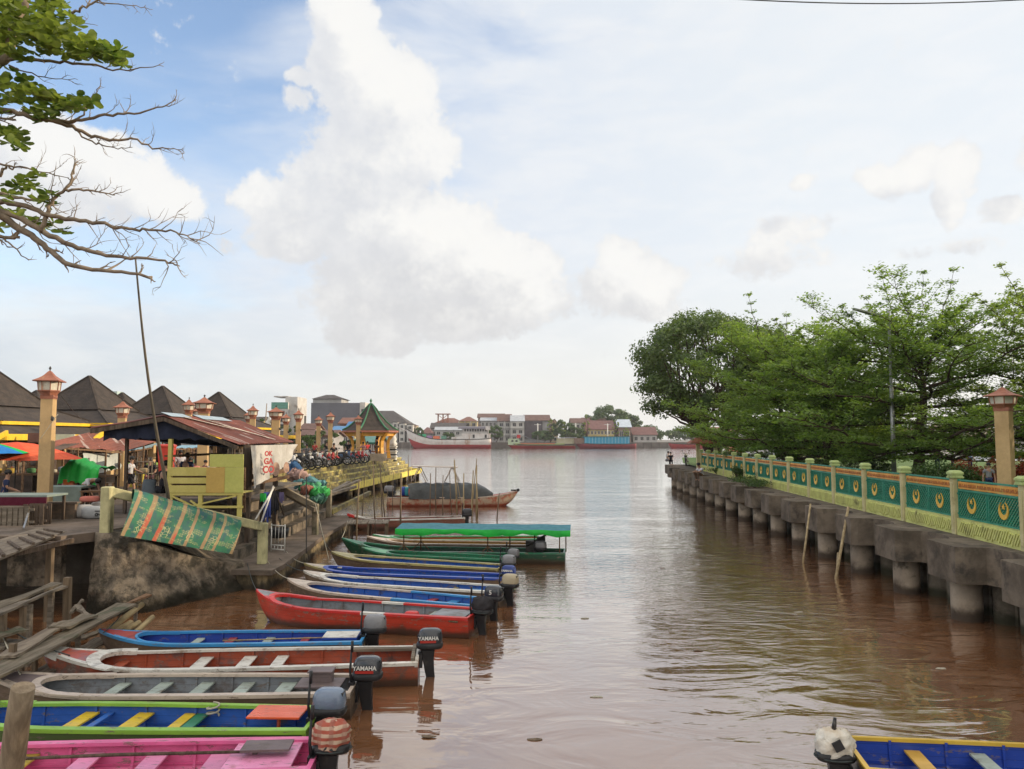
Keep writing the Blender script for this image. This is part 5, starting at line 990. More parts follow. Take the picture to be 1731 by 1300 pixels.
# heap of sacks and tarps on the platform right of the kiosk
rn = random.Random(9)
for i, (u, v, Y, w, h, c, lb) in enumerate(((497, 790, 37, 1.0, 1.25, (.03, .12, .28), 'tall blue sack leaning on the kiosk'), (502, 802, 36, 1.2, .9, (.48, .30, .26), 'pink tarpaulin bundle behind the banner'), (512, 806, 36.5, 1.1, .5, (.45, .43, .44), 'grey sack at the foot of the pink bundle'), (520, 815, 35, 1.7, .5, (.10, .28, .30), 'long teal tarpaulin roll across the heap'), (535, 818, 36, 1.5, .4, (.12, .34, .36), 'teal sheet folded at the right of the heap'), (527, 824, 34, 1.5, .6, (.10, .42, .20), 'mint green bundle below the teal roll'), (540, 832, 33.6, 1.3, .55, (.03, .38, .07), 'bright green sack at the low end of the heap'), (517, 826, 33.4, .8, .4, (.40, .15, .10), 'orange cloth poking from the heap'), (538, 842, 33.2, .9, .45, (.06, .20, .14), 'dark green bag beside the railing post'))):
    p = P(u, v+2, Y); w *= .66; h *= .55; c = tuple(x*.75+.03 for x in c); mb = MB(); rr = []
    for k in range(17):
        a = -math.pi/2+math.pi*k/16; kk_ = max(math.cos(a), .05)**.7; rr.append([(math.cos(q)*kk_*w/2*(1+.22*math.sin(q*3+k)+.08*math.sin(q*8-k)), math.sin(q)*kk_*w*.32*(1+.2*math.sin(q*5+k*1.3)), math.sin(a)*h/2+.07*math.sin(q*4+k)+.05*math.sin(q*9)) for q in [2*math.pi*j/36 for j in range(36)]])
    from mathutils import noise as _nz
    rr = [[Vector(q)+_nz.noise_vector(Vector(q)*3.1+Vector((i*5, 0, 0)))*.16+_nz.noise_vector(Vector(q)*8+Vector((i*5, 0, 0)))*.05 for q in r_] for r_ in rr]
    mb.loft(rr); mb.build('tarp_bundle', cloth(c), loc=(p.x, p.y, p.z), rz=rn.uniform(-.4, .4), label=lb, cat='bundle', group='bundles heaped beside the kiosk')
for i, (a, b, Y1, Y2, w, lb) in enumerate((((486, 836), (534, 862), 32.5, 31.6, .16, 'heavy beam running down to the railing post'), ((500, 868), (590, 815), 31, 46, .14, 'long plank lying along the upper step'), ((510, 850), (600, 823), 33, 44, .14, 'grey plank lying on the steps past the heap'), ((560, 865), (625, 833), 38.5, 47, .22, 'broad yellowish beam at the water end of the steps'), ((545, 838), (608, 812), 37, 48, .12, 'thin rail plank at the far end of the steps'))):
    mb = MB(); mb.bar(P(*a, Y1), P(*b, Y2), .2, w); mb.build('timber_beam', m_woodg2 if i != 3 else m_step, world=True, label=lb, cat='beam', group='loose beams on the steps')
# ---- planks, ramps and posts, lower left
def plank(u1, v1, u2, v2, z1, z2, w, label, th=.045, mat=None, name='weathered_plank', group='weathered planks of the broken jetty'):
    a, b = G(u1, v1, z1), G(u2, v2, z2); mb = MB(); n = 7; d = (b-a).normalized(); s = Vector((d.y, -d.x, 0)); rr = []; rn = random.Random(int(u1*3+v1)); L = (b-a).length
    for i in range(n+1):
        t = i/n; p = a.lerp(b, t)+Vector((0, 0, rn.uniform(-.012, .012))); ww = w/2*(1+rn.uniform(-.03, .03)); tw = .02*math.sin(i); rr.append([p-s*ww+Vector((0, 0, tw)), p-s*ww+Vector((0, 0, -th+tw)), p+s*ww+Vector((0, 0, -th-tw)), p+s*ww+Vector((0, 0, -tw))])
    mb.loft(rr, smooth=False); o = mb.build(name, mat or random.choice((m_woodg2, m_woodg3, m_woodg4)), world=True, label=label, cat='plank', group=group); return o
m_woodg3 = wood('grey_wood_c', (.20, .165, .12), axis=1, dirt=(.06, .07, .04), amt=.35); m_woodg4 = wood('grey_wood_d', (.26, .215, .16), (.13, .10, .075), axis=1)
plank(-25, 1142, 214, 1020, .80, .85, .44, 'widest grey plank running up from the bottom left beside the boats')
plank(10, 1108, 104, 1053, .88, .9, .30, 'mossy plank left of the widest plank'); plank(96, 1060, 152, 1038, .92, .92, .36, 'short plank ending at the upright post'); plank(60, 1092, 252, 1003, .72, .80, .14, 'narrow reddish plank edge above the widest plank', mat=m_woodb)
plank(-30, 1046, 112, 988, 1.30, 1.34, .14, 'thin plank of the raised walkway, outer one'); plank(-30, 1034, 98, 985, 1.32, 1.36, .26, 'broader board of the raised walkway, inner one'); plank(-20, 1074, 40, 1062, .95, .95, .40, 'short grey board at the left edge')
plank(-10, 1095, 30, 1080, .75, .75, .4, 'dark board under the short grey one'); plank(112, 1112, 178, 1078, .30, .34, .42, 'bleached floating plank between two boat bows'); plank(12, 1152, 104, 1122, .32, .36, .48, 'broad floating plank above the grey boat bow'); plank(120, 1080, 176, 1065, .25, .25, .3, 'half sunken board near the blue boat bow')
plank(130, 1022, 150, 1040, 1.0, .92, .1, 'small slanting offcut beside the upright post'); plank(120, 1034, 140, 1012, .9, 1.1, .08, 'thin broken slat beside the upright post')
plank(66, 1100, 190, 1036, .70, .74, .30, 'rotten plank under the widest plank')
for i, (u1, v1, u2, v2, z, r, lb) in enumerate(((182, 1066, 240, 1022, .45, .075, 'longest of three cut bamboo logs behind the blue boat'), (205, 1070, 236, 1052, .3, .07, 'middle bamboo log behind the blue boat'), (226, 1072, 258, 1043, .3, .065, 'shortest bamboo log behind the blue boat bow'), (190, 1072, 222, 1053, .25, .09, 'split pale log wedged behind the blue boat'))):
    a, b = G(u1, v1, z), G(u2, v2, z+.12); mb = MB(); mb.tube([a, a.lerp(b, .5), b], [r, r*.95, r*.85], 10); mb.build('cut_log', wood('log_wood', (.40, .31, .17), (.25, .19, .10), axis=1, amt=.1), world=True, label=lb, cat='log', group='cut bamboo logs')
for i, (u, v, v2, Y, r, lb) in enumerate(((117, 1036, 976, 17.0, .085, 'upright square post at the mouth of the dark opening'), (50, 1070, 1022, 15.6, .08, 'post holding up the raised walkway, right one'), (40, 1068, 1026, 15.3, .06, 'post holding up the raised walkway, left one'), (85, 1040, 1000, 16.6, .06, 'crooked prop under the raised walkway'), (8, 1075, 1035, 14.6, .07, 'post at the left edge under the raised walkway'), (133, 1085, 1060, 15.6, .05, 'short prop under the widest plank'), (60, 1120, 1085, 14.2, .05, 'thin prop below the widest plank'), (228, 1045, 1022, 18.2, .045, 'thin prop at the end of the reddish plank'), (20, 1120, 1088, 13.4, .06, 'prop carrying the dark board'))):
    a = P(u, v2, Y); mb = MB(); mb.bar((a.x, a.y, -.8), (a.x+random.uniform(-.04, .04), a.y, a.z), r*1.5, r*1.5); mb.build('prop_post', m_woodg if i % 2 else m_stake, world=True, label=lb, cat='post', group='props of the broken jetty')
# cleated ramp
t = empty('cleated_ramp', G(40, 925, 2.0), 0, 'wooden ramp with cross cleats resting on the quay edge', 'ramp')
A, B_, C_, D_ = G(-60, 968, 2.02), G(112, 898, 2.02), G(66, 891, 2.03), G(-60, 930, 2.03)
mb = MB()
for i in range(5): f0, f1 = i/5+.006, (i+1)/5-.006; mb.slab([A.lerp(D_, f0), B_.lerp(C_, f0), B_.lerp(C_, f1), A.lerp(D_, f1)], .05+.0*i)
mb.build('boards', m_woodg4, t, world=True)
mb = MB()
for f in (.30, .45, .59, .71, .82, .93): a, b = A.lerp(B_, f), A.lerp(B_, f).lerp(D_.lerp(C_, f), .62); mb.bar(a+Vector((0, 0, .025)), b+Vector((0, 0, .025)), .07, .05)
mb.build('cleat', m_woodd, t, world=True)
for x, y in ((-11.4, 17.2), (-12.6, 17.4), (-11.5, 19.4), (-13.1, 18.6)): mb = MB(); mb.bar((x, y, -.8), (x, y, 1.95), .14); mb.build('leg', m_stake, t, world=True)
mb = MB(); mb.bar((-11.3, 16.6, 1.9), (-11.3, 20, 1.9), .1, .12); mb.build('bearer', m_woodd, t, world=True)
rope_between('mooring_line', G(0, 1065, .9), G(34, 1140, .6), 'pale mooring line down to the grey boat bow', .02, .012, m_ropel)
rope_between('mooring_line', G(12, 1062, .95), G(118, 1108, .72), 'dark mooring line across the planks to the red-brown boat', .05)
rope_between('mooring_line', P(533, 852, 31.6), G(556, 945, .2), 'thin line from the railing post down to the boats', -.0, .012, m_ropel)
rope_between('mooring_line', P(518, 806, 25.5), P(518, 936, 25.2), 'thin upright iron rod at the walkway edge', 0., .02, m_dark)
# tall leaning bamboo pole
a, b = P(283, 830, 21.8), P(229, 437, 19.5); pts = [a.lerp(b, i/10)+Vector((-.10*math.sin(math.pi*i/10), 0, 0)) for i in range(11)]; a2 = a+(a-b)*.12; mb = MB(); mb.tube([a2]+pts, [.055]+[.052-.003*i for i in range(11)], 8)
mb.build('tall_bamboo_pole', M('pole_dark', (.14, .115, .08), (.05, .045, .035), scale=1.2, stretch=(2, 2, 1)), world=True, label='very tall thin bamboo pole leaning above the kiosk', cat='pole')
# ------------------------------------------------------------ market
def shingle():
    m = bpy.data.materials.new('dark_shingles'); m.use_nodes = True; N = NT(m.node_tree); b = m.node_tree.nodes['Principled BSDF']; tc = N.n('ShaderNodeTexCoord'); p = tc.outputs['Object']; s = N.n('ShaderNodeSeparateXYZ', {0: p})
    n = N.noise(p, 1.5, 6, .7); c = N.mix(N.rng(n.outputs['Fac'], .35, .65), (.020, .014, .011), (.050, .036, .027)); row = N.m('FRACT', N.m('MULTIPLY', s.outputs[2], 5.)); c = N.mix(N.rng(row, .0, .22, .55, 0), c, (.015, .012, .012))
    n2 = N.noise(N.vmul(p, (7, 7, 5)), 1.3, 3); c = N.mix(N.rng(n2.outputs['Fac'], .4, .7, 0, .4), c, (.05, .036, .028)); N.set(b.inputs['Base Color'], c); b.inputs['Roughness'].default_value = .85
    N.set(b.inputs['Normal'], N.n('ShaderNodeBump', {'Strength': .6, 'Distance': .04, 'Height': N.m('ADD', row, n2.outputs['Fac'])})); return m
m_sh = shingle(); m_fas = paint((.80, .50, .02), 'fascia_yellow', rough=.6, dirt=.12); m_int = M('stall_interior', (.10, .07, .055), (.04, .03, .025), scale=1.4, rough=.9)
def ring4(R_, z): return [(R_*math.cos(R(a)), R_*math.sin(R(a)), z) for a in (-50+90*k for k in range(4))]
def hall(u, v, Y, zr, label, sk=1., rz=0., size=1.):
    p = P(u, v, Y); t = empty('market_hall', (p.x, p.y, ZU), rz, label, 'market hall', 'market halls with pyramid roofs'); H = p.z-ZU; s = size
    mb = MB(); mb.loft([ring4(.05, H), ring4(3.1*s, H-2.25*s)][::-1], smooth=False); o = mb.build('roof', m_sh, t)
    mb = MB(); mb.loft([ring4(5.6*s, H-3.15*s), ring4(2.95*s, H-2.3*s)], smooth=False, cap=False); mb.build('lower_roof', m_sh, t)
    for a0, a1 in zip(ring4(.06, H+.03), ring4(3.1*s, H-2.22*s)): mb = None
    mb = MB()
    for a0, a1 in zip(ring4(.06, H+.02), ring4(3.12*s, H-2.23*s)): mb.bar(a0, a1, .14, .07)
    for a0, a1 in zip(ring4(2.95*s, H-2.27*s), ring4(5.62*s, H-3.13*s)): mb.bar(a0, a1, .14, .07)
    mb.build('ridge_tiles', m_sh, t)
    mb = MB(); r = ring4(5.62*s, H-3.22*s)
    for k in range(4): mb.bar(r[k], r[(k+1) % 4], .06, .17)
    mb.build('fascia', m_fas, t)
    mb = MB(); mb.loft([ring4(7.4*s, H-3.85*s), ring4(5.4*s, H-3.32*s)], smooth=False, cap=False); mb.build('eaves_roof', m_sh, t)
    mb = MB(); r = ring4(7.42*s, H-3.95*s)
    for k in range(4): mb.bar(r[k], r[(k+1) % 4], .08, .30)
    mb.build('eaves_fascia', m_fas, t)
    z = H-4.0*s
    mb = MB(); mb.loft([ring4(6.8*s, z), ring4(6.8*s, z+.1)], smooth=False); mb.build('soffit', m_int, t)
    for (x, y) in [q[:2] for q in ring4(6.3*s, 0)]+[((ring4(6.3*s, 0)[k][0]+ring4(6.3*s, 0)[(k+1) % 4][0])/2, (ring4(6.3*s, 0)[k][1]+ring4(6.3*s, 0)[(k+1) % 4][1])/2) for k in range(4)]:
        mb = MB(); mb.box((x, y, z/2), (.34, .34, z)); mb.build('pillar', m_cream, t)
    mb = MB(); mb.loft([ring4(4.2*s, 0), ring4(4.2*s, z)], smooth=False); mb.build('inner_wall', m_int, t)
    return t
hall(-16, 620, 43, 0, 'nearest market hall whose dark pyramid roof is cut by the picture edge', size=1.)
hall(151, 636, 50, 0, 'market hall with the dark pyramid roof between the two largest lantern columns')
hall(275, 653, 60, 0, 'market hall with pyramid roof rising behind the tall bamboo pole')
hall(370, 663, 68, 0, 'market hall with pyramid roof right of the twin lantern columns')
hall(207, 664, 74, 0, 'distant market hall whose roof tip peeps out between two nearer roofs', size=1.)
hall(62, 660, 80, 0, 'farthest market hall, half hidden behind the nearest lantern column', size=1.2)
mb = MB(); a = P(190, 662, 130); mb.box((a.x, a.y, a.z/2), (2.6, 2, a.z)); mb.box((a.x-5.0, a.y, a.z-.9), (4.2, .2, .3)); mb.build('billboard', paint((.45, .55, .52), 'pale_board'), world=True, label='pale board standing behind the market roofs', cat='billboard')
# ---- lantern columns
cols = [(85, 619, 25.5, 'largest left lantern column standing behind the brick wall', .60, 1), (208, 674, 41, 'lantern column beside the white tarpaulin and the walking man', .60, 1), (320, 671, 52, 'left one of the twin columns behind the kiosk ridge', .62, 1), (346, 667, 47, 'thick lantern column right of the twin', .95, 1), (335, 684, 60, 'small lantern column tucked between two larger ones', .62, 1),
 (428, 682, 56, 'lantern column right of the last pyramid roof', .62, 1), (421, 692, 66, 'short lantern column half hidden by its neighbour at the last pyramid roof', .62, 1), (467, 685, 58, 'stout lantern column in front of the white tower', .95, 1), (484, 697, 66, 'short lantern column right of the stout one', .62, 1), (505, 690, 61, 'tall lantern column between white tower and grey warehouse', .62, 1),
 (539, 701, 71, 'lantern column before the left part of the grey warehouse', .62, 1), (559, 694, 66, 'lantern column rising from the row of motorcycles', .62, 1), (606, 699, 70, 'lantern column directly before the gazebo', .62, 1)]
for u, v, Y, lb, w, s in cols: column(u, v, Y, ZU, lb, wide=w)
column(1694, 648, 26.5, 2.1, 'lantern column standing in the park behind the fence at the right edge', wide=.72, rz=R(40), group='park lantern column')
column(1331, 742, 63, 2.05, 'small lantern column under the terminalias', wide=.7, group='park lantern column') if False else None
# ---- stall roofs, umbrellas and curtains
def awning(p0, p1, Y0, Y1, drop, mat, label, zleg=ZU, depth=3.0, legs=3, name='stall_awning'):
    """sloping sheet: front lower edge from p0 to p1, rising to the back"""
    a, b = P(*p0, Y0), P(*p1, Y1); t = empty(name, (a.x, a.y, zleg), 0, label, 'stall roof', 'stall roofs of the market'); c = Vector((0, depth, drop)); n = 40; mb = MB(); rr = []
    for i in range(n+1):
        q = a.lerp(b, i/n); rr.append([q+Vector((0, 0, .025*(i % 2)+.03*math.sin(i*.7))), q+c*.5+Vector((0, 0, .025*(i % 2)-.02)), q+c+Vector((0, 0, .025*(i % 2)))])
    mb.loft(rr, close=False, smooth=False); mb.build('sheet', mat, t, world=True)
    for i in range(legs):
        q = a.lerp(b, (i+.3)/legs); 
        for dy in (.1, depth-.1): mb = MB(); mb.bar((q.x, q.y+dy, zleg), (q.x, q.y+dy, q.z+drop*dy/depth), .07); mb.build('post', m_woodb, t, world=True)
    mb = MB(); mb.bar(a-Vector((0, 0, .06)), b-Vector((0, 0, .06)), .06, .08); mb.build('edge_beam', m_woodb, t, world=True); return t
awning((60, 752), (208, 763), 33, 38.5, .55, m_rustx, 'long maroon iron awning between the two big lantern columns', depth=4)
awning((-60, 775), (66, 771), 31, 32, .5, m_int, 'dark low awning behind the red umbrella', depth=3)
awning((170, 752), (205, 745), 47, 47, .3, m_tarpg, 'bright green tarpaulin roof behind the second column', depth=3, legs=2)
awning((218, 762), (262, 755), 46, 50, .5, cloth((.25, .36, .45), 'blue_grey_tarp'), 'blue grey tarpaulin roof behind the walking man', depth=4, legs=2)
awning((290, 758), (345, 757), 48, 52, .5, cloth((.20, .33, .45), 'sky_tarp'), 'light blue tarpaulin roof seen through the kiosk', depth=4, legs=2)
def umbrella(u, v, Y, rad, cols_, label, zg=ZU, group='market umbrellas'):
    p = P(u, v, Y); t = empty('market_umbrella', (p.x, p.y, zg), 0, label, 'umbrella', group); z = p.z-zg; mb = MB(); n = 16
    b = len(mb.v); mb.v.append(Vector((0, 0, z)))
    for k in range(1, 5):
        f = k/4
        for j in range(n): a = 2*math.pi*j/n; r = rad*f*(1 if j % 2 == 0 else .96); mb.v.append(Vector((r*math.cos(a), r*math.sin(a), z-.52*rad*f**1.5*.55-(0 if j % 2 == 0 else -.02))))
    for j in range(n):
        mi = (j//2) % len(cols_); mb.face((b, b+1+j, b+1+(j+1) % n), mi)
        for k in range(3): q = b+1+k*n; mb.face((q+j, q+n+j, q+n+(j+1) % n, q+(j+1) % n), mi)
    mb.build('canopy', cols_, t); mb = MB(); mb.tube([(0, 0, 0), (0, 0, z)], .025, 8); mb.lathe((0, 0, 0), [(.25, 0), (.25, .08)], n=12); mb.build('pole', m_dark, t); return t
m_ured = cloth((.66, .10, .05), 'umbrella_red')
umbrella(28, 747, 29, 2.3, [m_ured, cloth((.70, .13, .06), 'umbrella_red2')], 'wide faded red umbrella left of the largest column')
umbrella(-32, 746, 27, 1.5, [cloth((.02, .40, .10), 'umb_green'), cloth((.03, .18, .50), 'umb_blue')], 'green and blue umbrella cut by the picture edge')
# white tarpaulin curtain with props
mb = MB(); rr = []; a, b = P(140, 766, 36), P(204, 766, 39.5)
for i in range(31):
    t = i/30; p = a.lerp(b, t); bot = P(140+64*t, 797+4*math.sin(t*5), p.y); rr.append([Vector((p.x, p.y+.12*math.sin(i*1.1+j)*(.4+j/8), p.z+(bot.z-p.z)*j/8)) for j in range(9)])
mb.loft(rr, close=False); mb.build('white_curtain', M('white_tarp', (.50, .53, .50), (.38, .40, .38), scale=1.5, rough=.6, bump=.5, bscale=3, bdist=.08), world=True, label='crumpled white tarpaulin curtain left of the second column', cat='tarpaulin')
def stall(u, v, Y, w, d, h, cm, label, cover=None, seed=0, goods=0, gc=((.5, .1, .05),), name='market_stall', cat='stall', rz=0):
    p = P(u, v, Y); t = empty(name, (p.x, p.y, ZU), rz, label, cat, 'market stalls'); mb = MB(); mb.box((0, 0, h), (w, d, .06)); mb.build('table_top', cm, t)
    for x in (-1, 1):
        for y in (-1, 1): mb = MB(); mb.bar((x*(w/2-.08), y*(d/2-.08), 0), (x*(w/2-.08), y*(d/2-.08), h), .07); mb.build('leg', m_woodd, t)
    if cover: mb = MB(); mb.box((0, -d/2-.015, h*.62), (w, .02, h*.7)); mb.build('skirt', cover, t)
    rn = random.Random(seed)
    gx = sorted(rn.uniform(-w/2.3, w/2.3) for _ in range(goods))
    for i in range(goods):
        c = rn.choice(gc); mb = MB(); s = rn.uniform(.16, .34); mb.rbox((0, 0, s*.4), (s*1.3, s, s*.8), n=2.6, seg=12, rings=5); o = mb.build(rn.choice(('goods_sack', 'goods_box', 'goods_bundle')), cloth(c), loc=(p.x+gx[i], p.y+rn.uniform(-d/2.6, d/2.6), ZU+h+.03), rz=rn.uniform(0, 3))
        tag(o, 'packet %s from the left end on the %s' % (('first', 'second', 'third', 'fourth', 'fifth', 'sixth', 'seventh', 'eighth', 'ninth', 'tenth')[i], label.split(' standing')[0].split(' with')[0].split(' under')[0]), 'goods', 'packets of goods on the stalls')
    return t
m_maroon = cloth((.10, .015, .03), 'maroon_cloth'); m_teal2 = M('teal_board', (.22, .27, .24), (.15, .19, .17), scale=2, rough=.7)
stall(30, 860, 23.6, 2.4, 1.1, .80, m_teal2, 'low stall covered with maroon cloth at the left edge', m_maroon, 1)
stall(112, 850, 26.8, 1.5, .9, .85, m_teal2, 'grey green board stall behind the largest column', m_teal2, 2, 0)
gc1 = ((.5, .12, .06), (.45, .40, .30), (.10, .22, .10), (.5, .35, .08), (.3, .3, .35)); 
stall(10, 800, 33, 3, 1.2, 1.0, m_woodb, 'dark market stall under the red umbrella', m_int, 3, 10, gc1)
stall(105, 800, 34, 2.6, 1.2, 1.0, m_woodb, 'crowded stall behind the largest column', m_int, 4, 8, gc1)
stall(252, 795, 44, 2.5, 1.1, .9, m_woodb, 'fruit stall right of the walking man', cloth((.25, .20, .12), 'sackcloth'), 5, 8, ((.25, .35, .08), (.45, .42, .12), (.6, .3, .08)))
stall(328, 800, 36, 2.6, 1.2, .95, m_woodb, 'stall seen through the kiosk with a man behind it', cloth((.2, .13, .10), 'brown_cloth'), 6, 7, ((.5, .45, .42), (.5, .2, .15)))
stall(150, 812, 31.5, 1.9, 1.1, 1.0, m_woodb, 'cart under a bright green tarpaulin', m_int, 7)
# green tarp thrown over the cart
p = P(149, 793, 31.3); mb = MB(); rr = []
for i in range(21):
    x = -.80+1.6*i/20; hh = .42+.2*math.sin(i*.25+.4)-.35*max(0, 1-i/5)**2; rr.append([(x, (-.75+1.5*j/10)*(1+.08*math.sin(i*1.3)), (hh*max(0, math.sin(math.pi*(j+.6)/11.2))**.5-(.55 if j == 0 else 0)+(.05*math.sin(i*1.9+j)))) for j in range(11)])
mb.loft(rr, close=False); mb.build('green_tarpaulin', m_tarpg, loc=(p.x, p.y, P(0, 795, 31.3).z-.10), label='bright green tarpaulin thrown over a cart behind the bending man', cat='tarpaulin')
mb = MB(); p = P(118, 812, 30.8); mb.lathe((0, 0, 0), [(.26, 0), (.29, .5), (.26, .9)], n=16); mb.build('orange_barrel', paint((.60, .14, .04), 'barrel_orange'), loc=(p.x, p.y, ZU), label='orange plastic barrel below the left end of the green tarpaulin', cat='barrel')
for i, (u, Y, c, w, h, lb) in enumerate(((281, 38, (.52, .05, .03), .75, 1.35, 'bright red plastic tank seen through the kiosk'), (232, 40.5, (.50, .42, .05), .75, .95, 'yellow wheeled bin behind the walking man'), (244, 41.5, (.45, .40, .06), .7, .85, 'second yellow bin right of the first'))):
    p = P(u, 800, Y); t = empty('waste_bin' if i else 'water_tank', (p.x, p.y, ZU if i else ZU+.9), R(15), lb, 'bin' if i else 'tank'); mb = MB(); mb.loft([[(x*a*w/2, y*a*w/2, z*h) for x, y in ((-1, -1), (1, -1), (1, 1), (-1, 1))] for a, z in ((.8, 0), (1, .88), (1.06, .9), (1.06, .96), (.7, 1.0))], smooth=False); mb.build('body', paint(c), t, bevel=.02)
    if i: mb = MB(); mb.slab([(-.15, -w/2-.035, .25), (.15, -w/2-.035, .25), (.17, -w/2-.05, .62), (-.17, -w/2-.05, .62)], .01); mb.build('sticker', m_white, t)
# hanging sign with lines too small to read
p = P(319, 747, 33); t = empty('hanging_sign', (p.x, p.y, p.z), R(5), 'white hanging sign with rows of small print under the kiosk roof', 'sign'); mb = MB(); mb.box((0, 0, 0), (.62, .03, .28)); mb.build('board', m_white, t)
# wall signboard, panels of the hall fronts
for (u0, v0, u1, v1, Y, m, lb) in ((95, 734, 126, 748, 38, M('cream_board', (.62, .60, .42), (.5, .48, .33), scale=2), 'cream signboard right of the largest column'), (48, 732, 68, 748, 38, M('red_brown_board', (.16, .07, .05), scale=2), 'reddish board left of the largest column')):
    a, b = P(u0, v0, Y), P(u1, v1, Y); mb = MB(); mb.box(((a.x+b.x)/2, Y, (a.z+b.z)/2), (b.x-a.x, .08, a.z-b.z)); mb.build('market_board', m, world=True, label=lb, cat='board')
for i, (a, b, Y, lb) in enumerate((((153, 746), (177, 731), 37, 'yellow sloping gutter board at the corner of the second hall'), ((-8, 742), (12, 731), 36, 'yellow sloping gutter board at the left picture edge'))):
    mb = MB(); mb.bar(P(*a, Y), P(*b, Y+1), .12, .22); mb.build('gutter_board', m_fas, world=True, label=lb, cat='board')
# dim clutter: stacked crates, poles and shelves behind the stalls
rn = random.Random(12); cc = ((.32, .10, .05), (.10, .08, .07), (.40, .30, .18), (.08, .14, .10), (.30, .28, .25), (.16, .08, .05), (.5, .48, .42))
for i in range(46):
    u = rn.choice((rn.uniform(-5, 70), rn.uniform(100, 140), rn.uniform(218, 400))); Y = rn.uniform(35, 41); p = P(u, 800, Y); h = rn.uniform(.3, 1.6); w = rn.uniform(.25, .6)
    t = empty('goods_rack', (p.x, p.y, ZU), rn.uniform(-.3, .3), None, 'rack', 'racks and crates in the market shade'); mb = MB()
    for x in (-w/2, w/2): mb.bar((x, 0, 0), (x, 0, h+.5), .04); mb.bar((x, .3, 0), (x, .3, h+.5), .04)
    for z in (h*.35, h*.8, h+.3): mb.box((0, .15, z), (w+.1, .4, .03))
    mb.build('frame', m_woodb if i % 3 else m_woodg, t)
    mb = MB(); mb.rbox((0, .12, h*.8+.14), (w*.8, .3, .24), n=2.8, seg=12, rings=5); mb.build('goods', cloth(cc[i % 7]), t)
    t['label'] = 'shaded wooden rack holding %s goods, number %s from the river in its aisle' % (('rust red', 'near black', 'straw coloured', 'dark green', 'grey', 'dull brown', 'pale')[i % 7], ('one', 'two', 'three', 'four', 'five', 'six', 'seven')[i//7])
# low brick wall, sacks
def brick():
    m = bpy.data.materials.new('old_brick'); m.use_nodes = True; N = NT(m.node_tree); b = m.node_tree.nodes['Principled BSDF']; p = N.n('ShaderNodeTexCoord').outputs['Object']; s = N.n('ShaderNodeSeparateXYZ', {0: p}); q = N.n('ShaderNodeCombineXYZ', {0: s.outputs[0], 1: s.outputs[2]})
    br = N.n('ShaderNodeTexBrick', {'Vector': q, 'Scale': 4., 'Color1': (.19, .12, .075, 1), 'Color2': (.11, .08, .055, 1), 'Mortar': (.12, .10, .08, 1), 'Mortar Size': .02}); n = N.noise(p, 3, 6, .7); N.set(b.inputs['Base Color'], N.mix(N.rng(n.outputs['Fac'], .45, .7, 0, .7), br.outputs[0], (.07, .06, .045))); b.inputs['Roughness'].default_value = .9; return m
p = P(97, 850, 24.4); t = empty('brick_wall', (p.x, p.y, ZU), R(6), 'low old brick wall with a flat coping in front of the largest column', 'wall'); mb = MB(); mb.box((0, 0, .24), (1.15, .22, .48)); mb.build('bricks', brick(), t); mb = MB(); mb.box((0, 0, .50), (1.3, .30, .05)); mb.build('coping', m_pave, t)
for i, (u, v, Y, w, h, c, lb) in enumerate(((143, 852, 24.7, .55, .42, (.45, .44, .43), 'grey white sack left of the marked sack'), (160, 856, 24.4, .75, .40, (.36, .37, .38), 'large white sack marked with the number 16'), (152, 838, 25.6, .6, .2, (.55, .18, .14), 'red and white plastic bag on top of the sacks'), (168, 838, 26, .5, .4, (.6, .58, .55), 'white bag behind the marked sack'))):
    p = P(u, v, Y); mb = MB(); mb.rbox((0, 0, h/2), (w, .42, h), n=2.6, seg=16, rings=7); mb.build('sack', cloth(c), loc=(p.x, p.y, ZU if i not in (2,) else ZU+.42), rz=R(8), label=lb, cat='sack', group='sacks beside the low wall')
    if i == 1: sk_ = bpy.context.scene.objects.get('sack.001') or [o for o in COL.objects if o.get('label') == lb][0]; text_obj('lettering', '16', .22, m_black, sk_, (.16, -.215, .20), (R(90), R(90), 0), .003, bold=.004)
mb = MB(); mb.bar(P(58, 835, 24.0)+Vector((0, 0, 0)), P(40, 893, 21.3), .045); mb.build('metal_strut', m_steel, world=True, label='pale metal strut leaning on the maroon stall', cat='pole')
t = empty('wooden_bench', (P(165, 830, 26.5).x, 26.5, ZU), 0, 'small red-brown wooden frame table beside the bending man', 'table'); mb = MB(); mb.box((0, 0, .72), (.95, .5, .05)); mb.build('table_top', m_woodb, t)
for x in (-.42, .42):
    for y in (-.2, .2): mb = MB(); mb.bar((x, y, 0), (x, y, 1.0 if x > 0 else .72), .06); mb.build('leg', m_woodb, t)
for i, (u, v, Y, w, h, lb) in enumerate(((16, 870, 22.4, 1.4, .55, 'old slatted wooden fence panel at the left edge'), (58, 872, 22.6, .7, .60, 'dark slatted crate beside the metal strut'))):
    p = P(u, v, Y); t = empty('slatted_crate', (p.x, p.y, ZU), 0, lb, 'crate'); mb = MB()
    for k in range(int(w/.16)): mb.box((-w/2+.08+k*.16, 0, h/2), (.12, .03, h))
    mb.box((0, .03, h*.85), (w, .03, .07)); mb.box((0, .03, h*.2), (w, .03, .07)); mb.box((0, .3, h*.5), (w*.9, .03, h)); mb.build('slats', m_woodg if i == 0 else m_woodd, t)
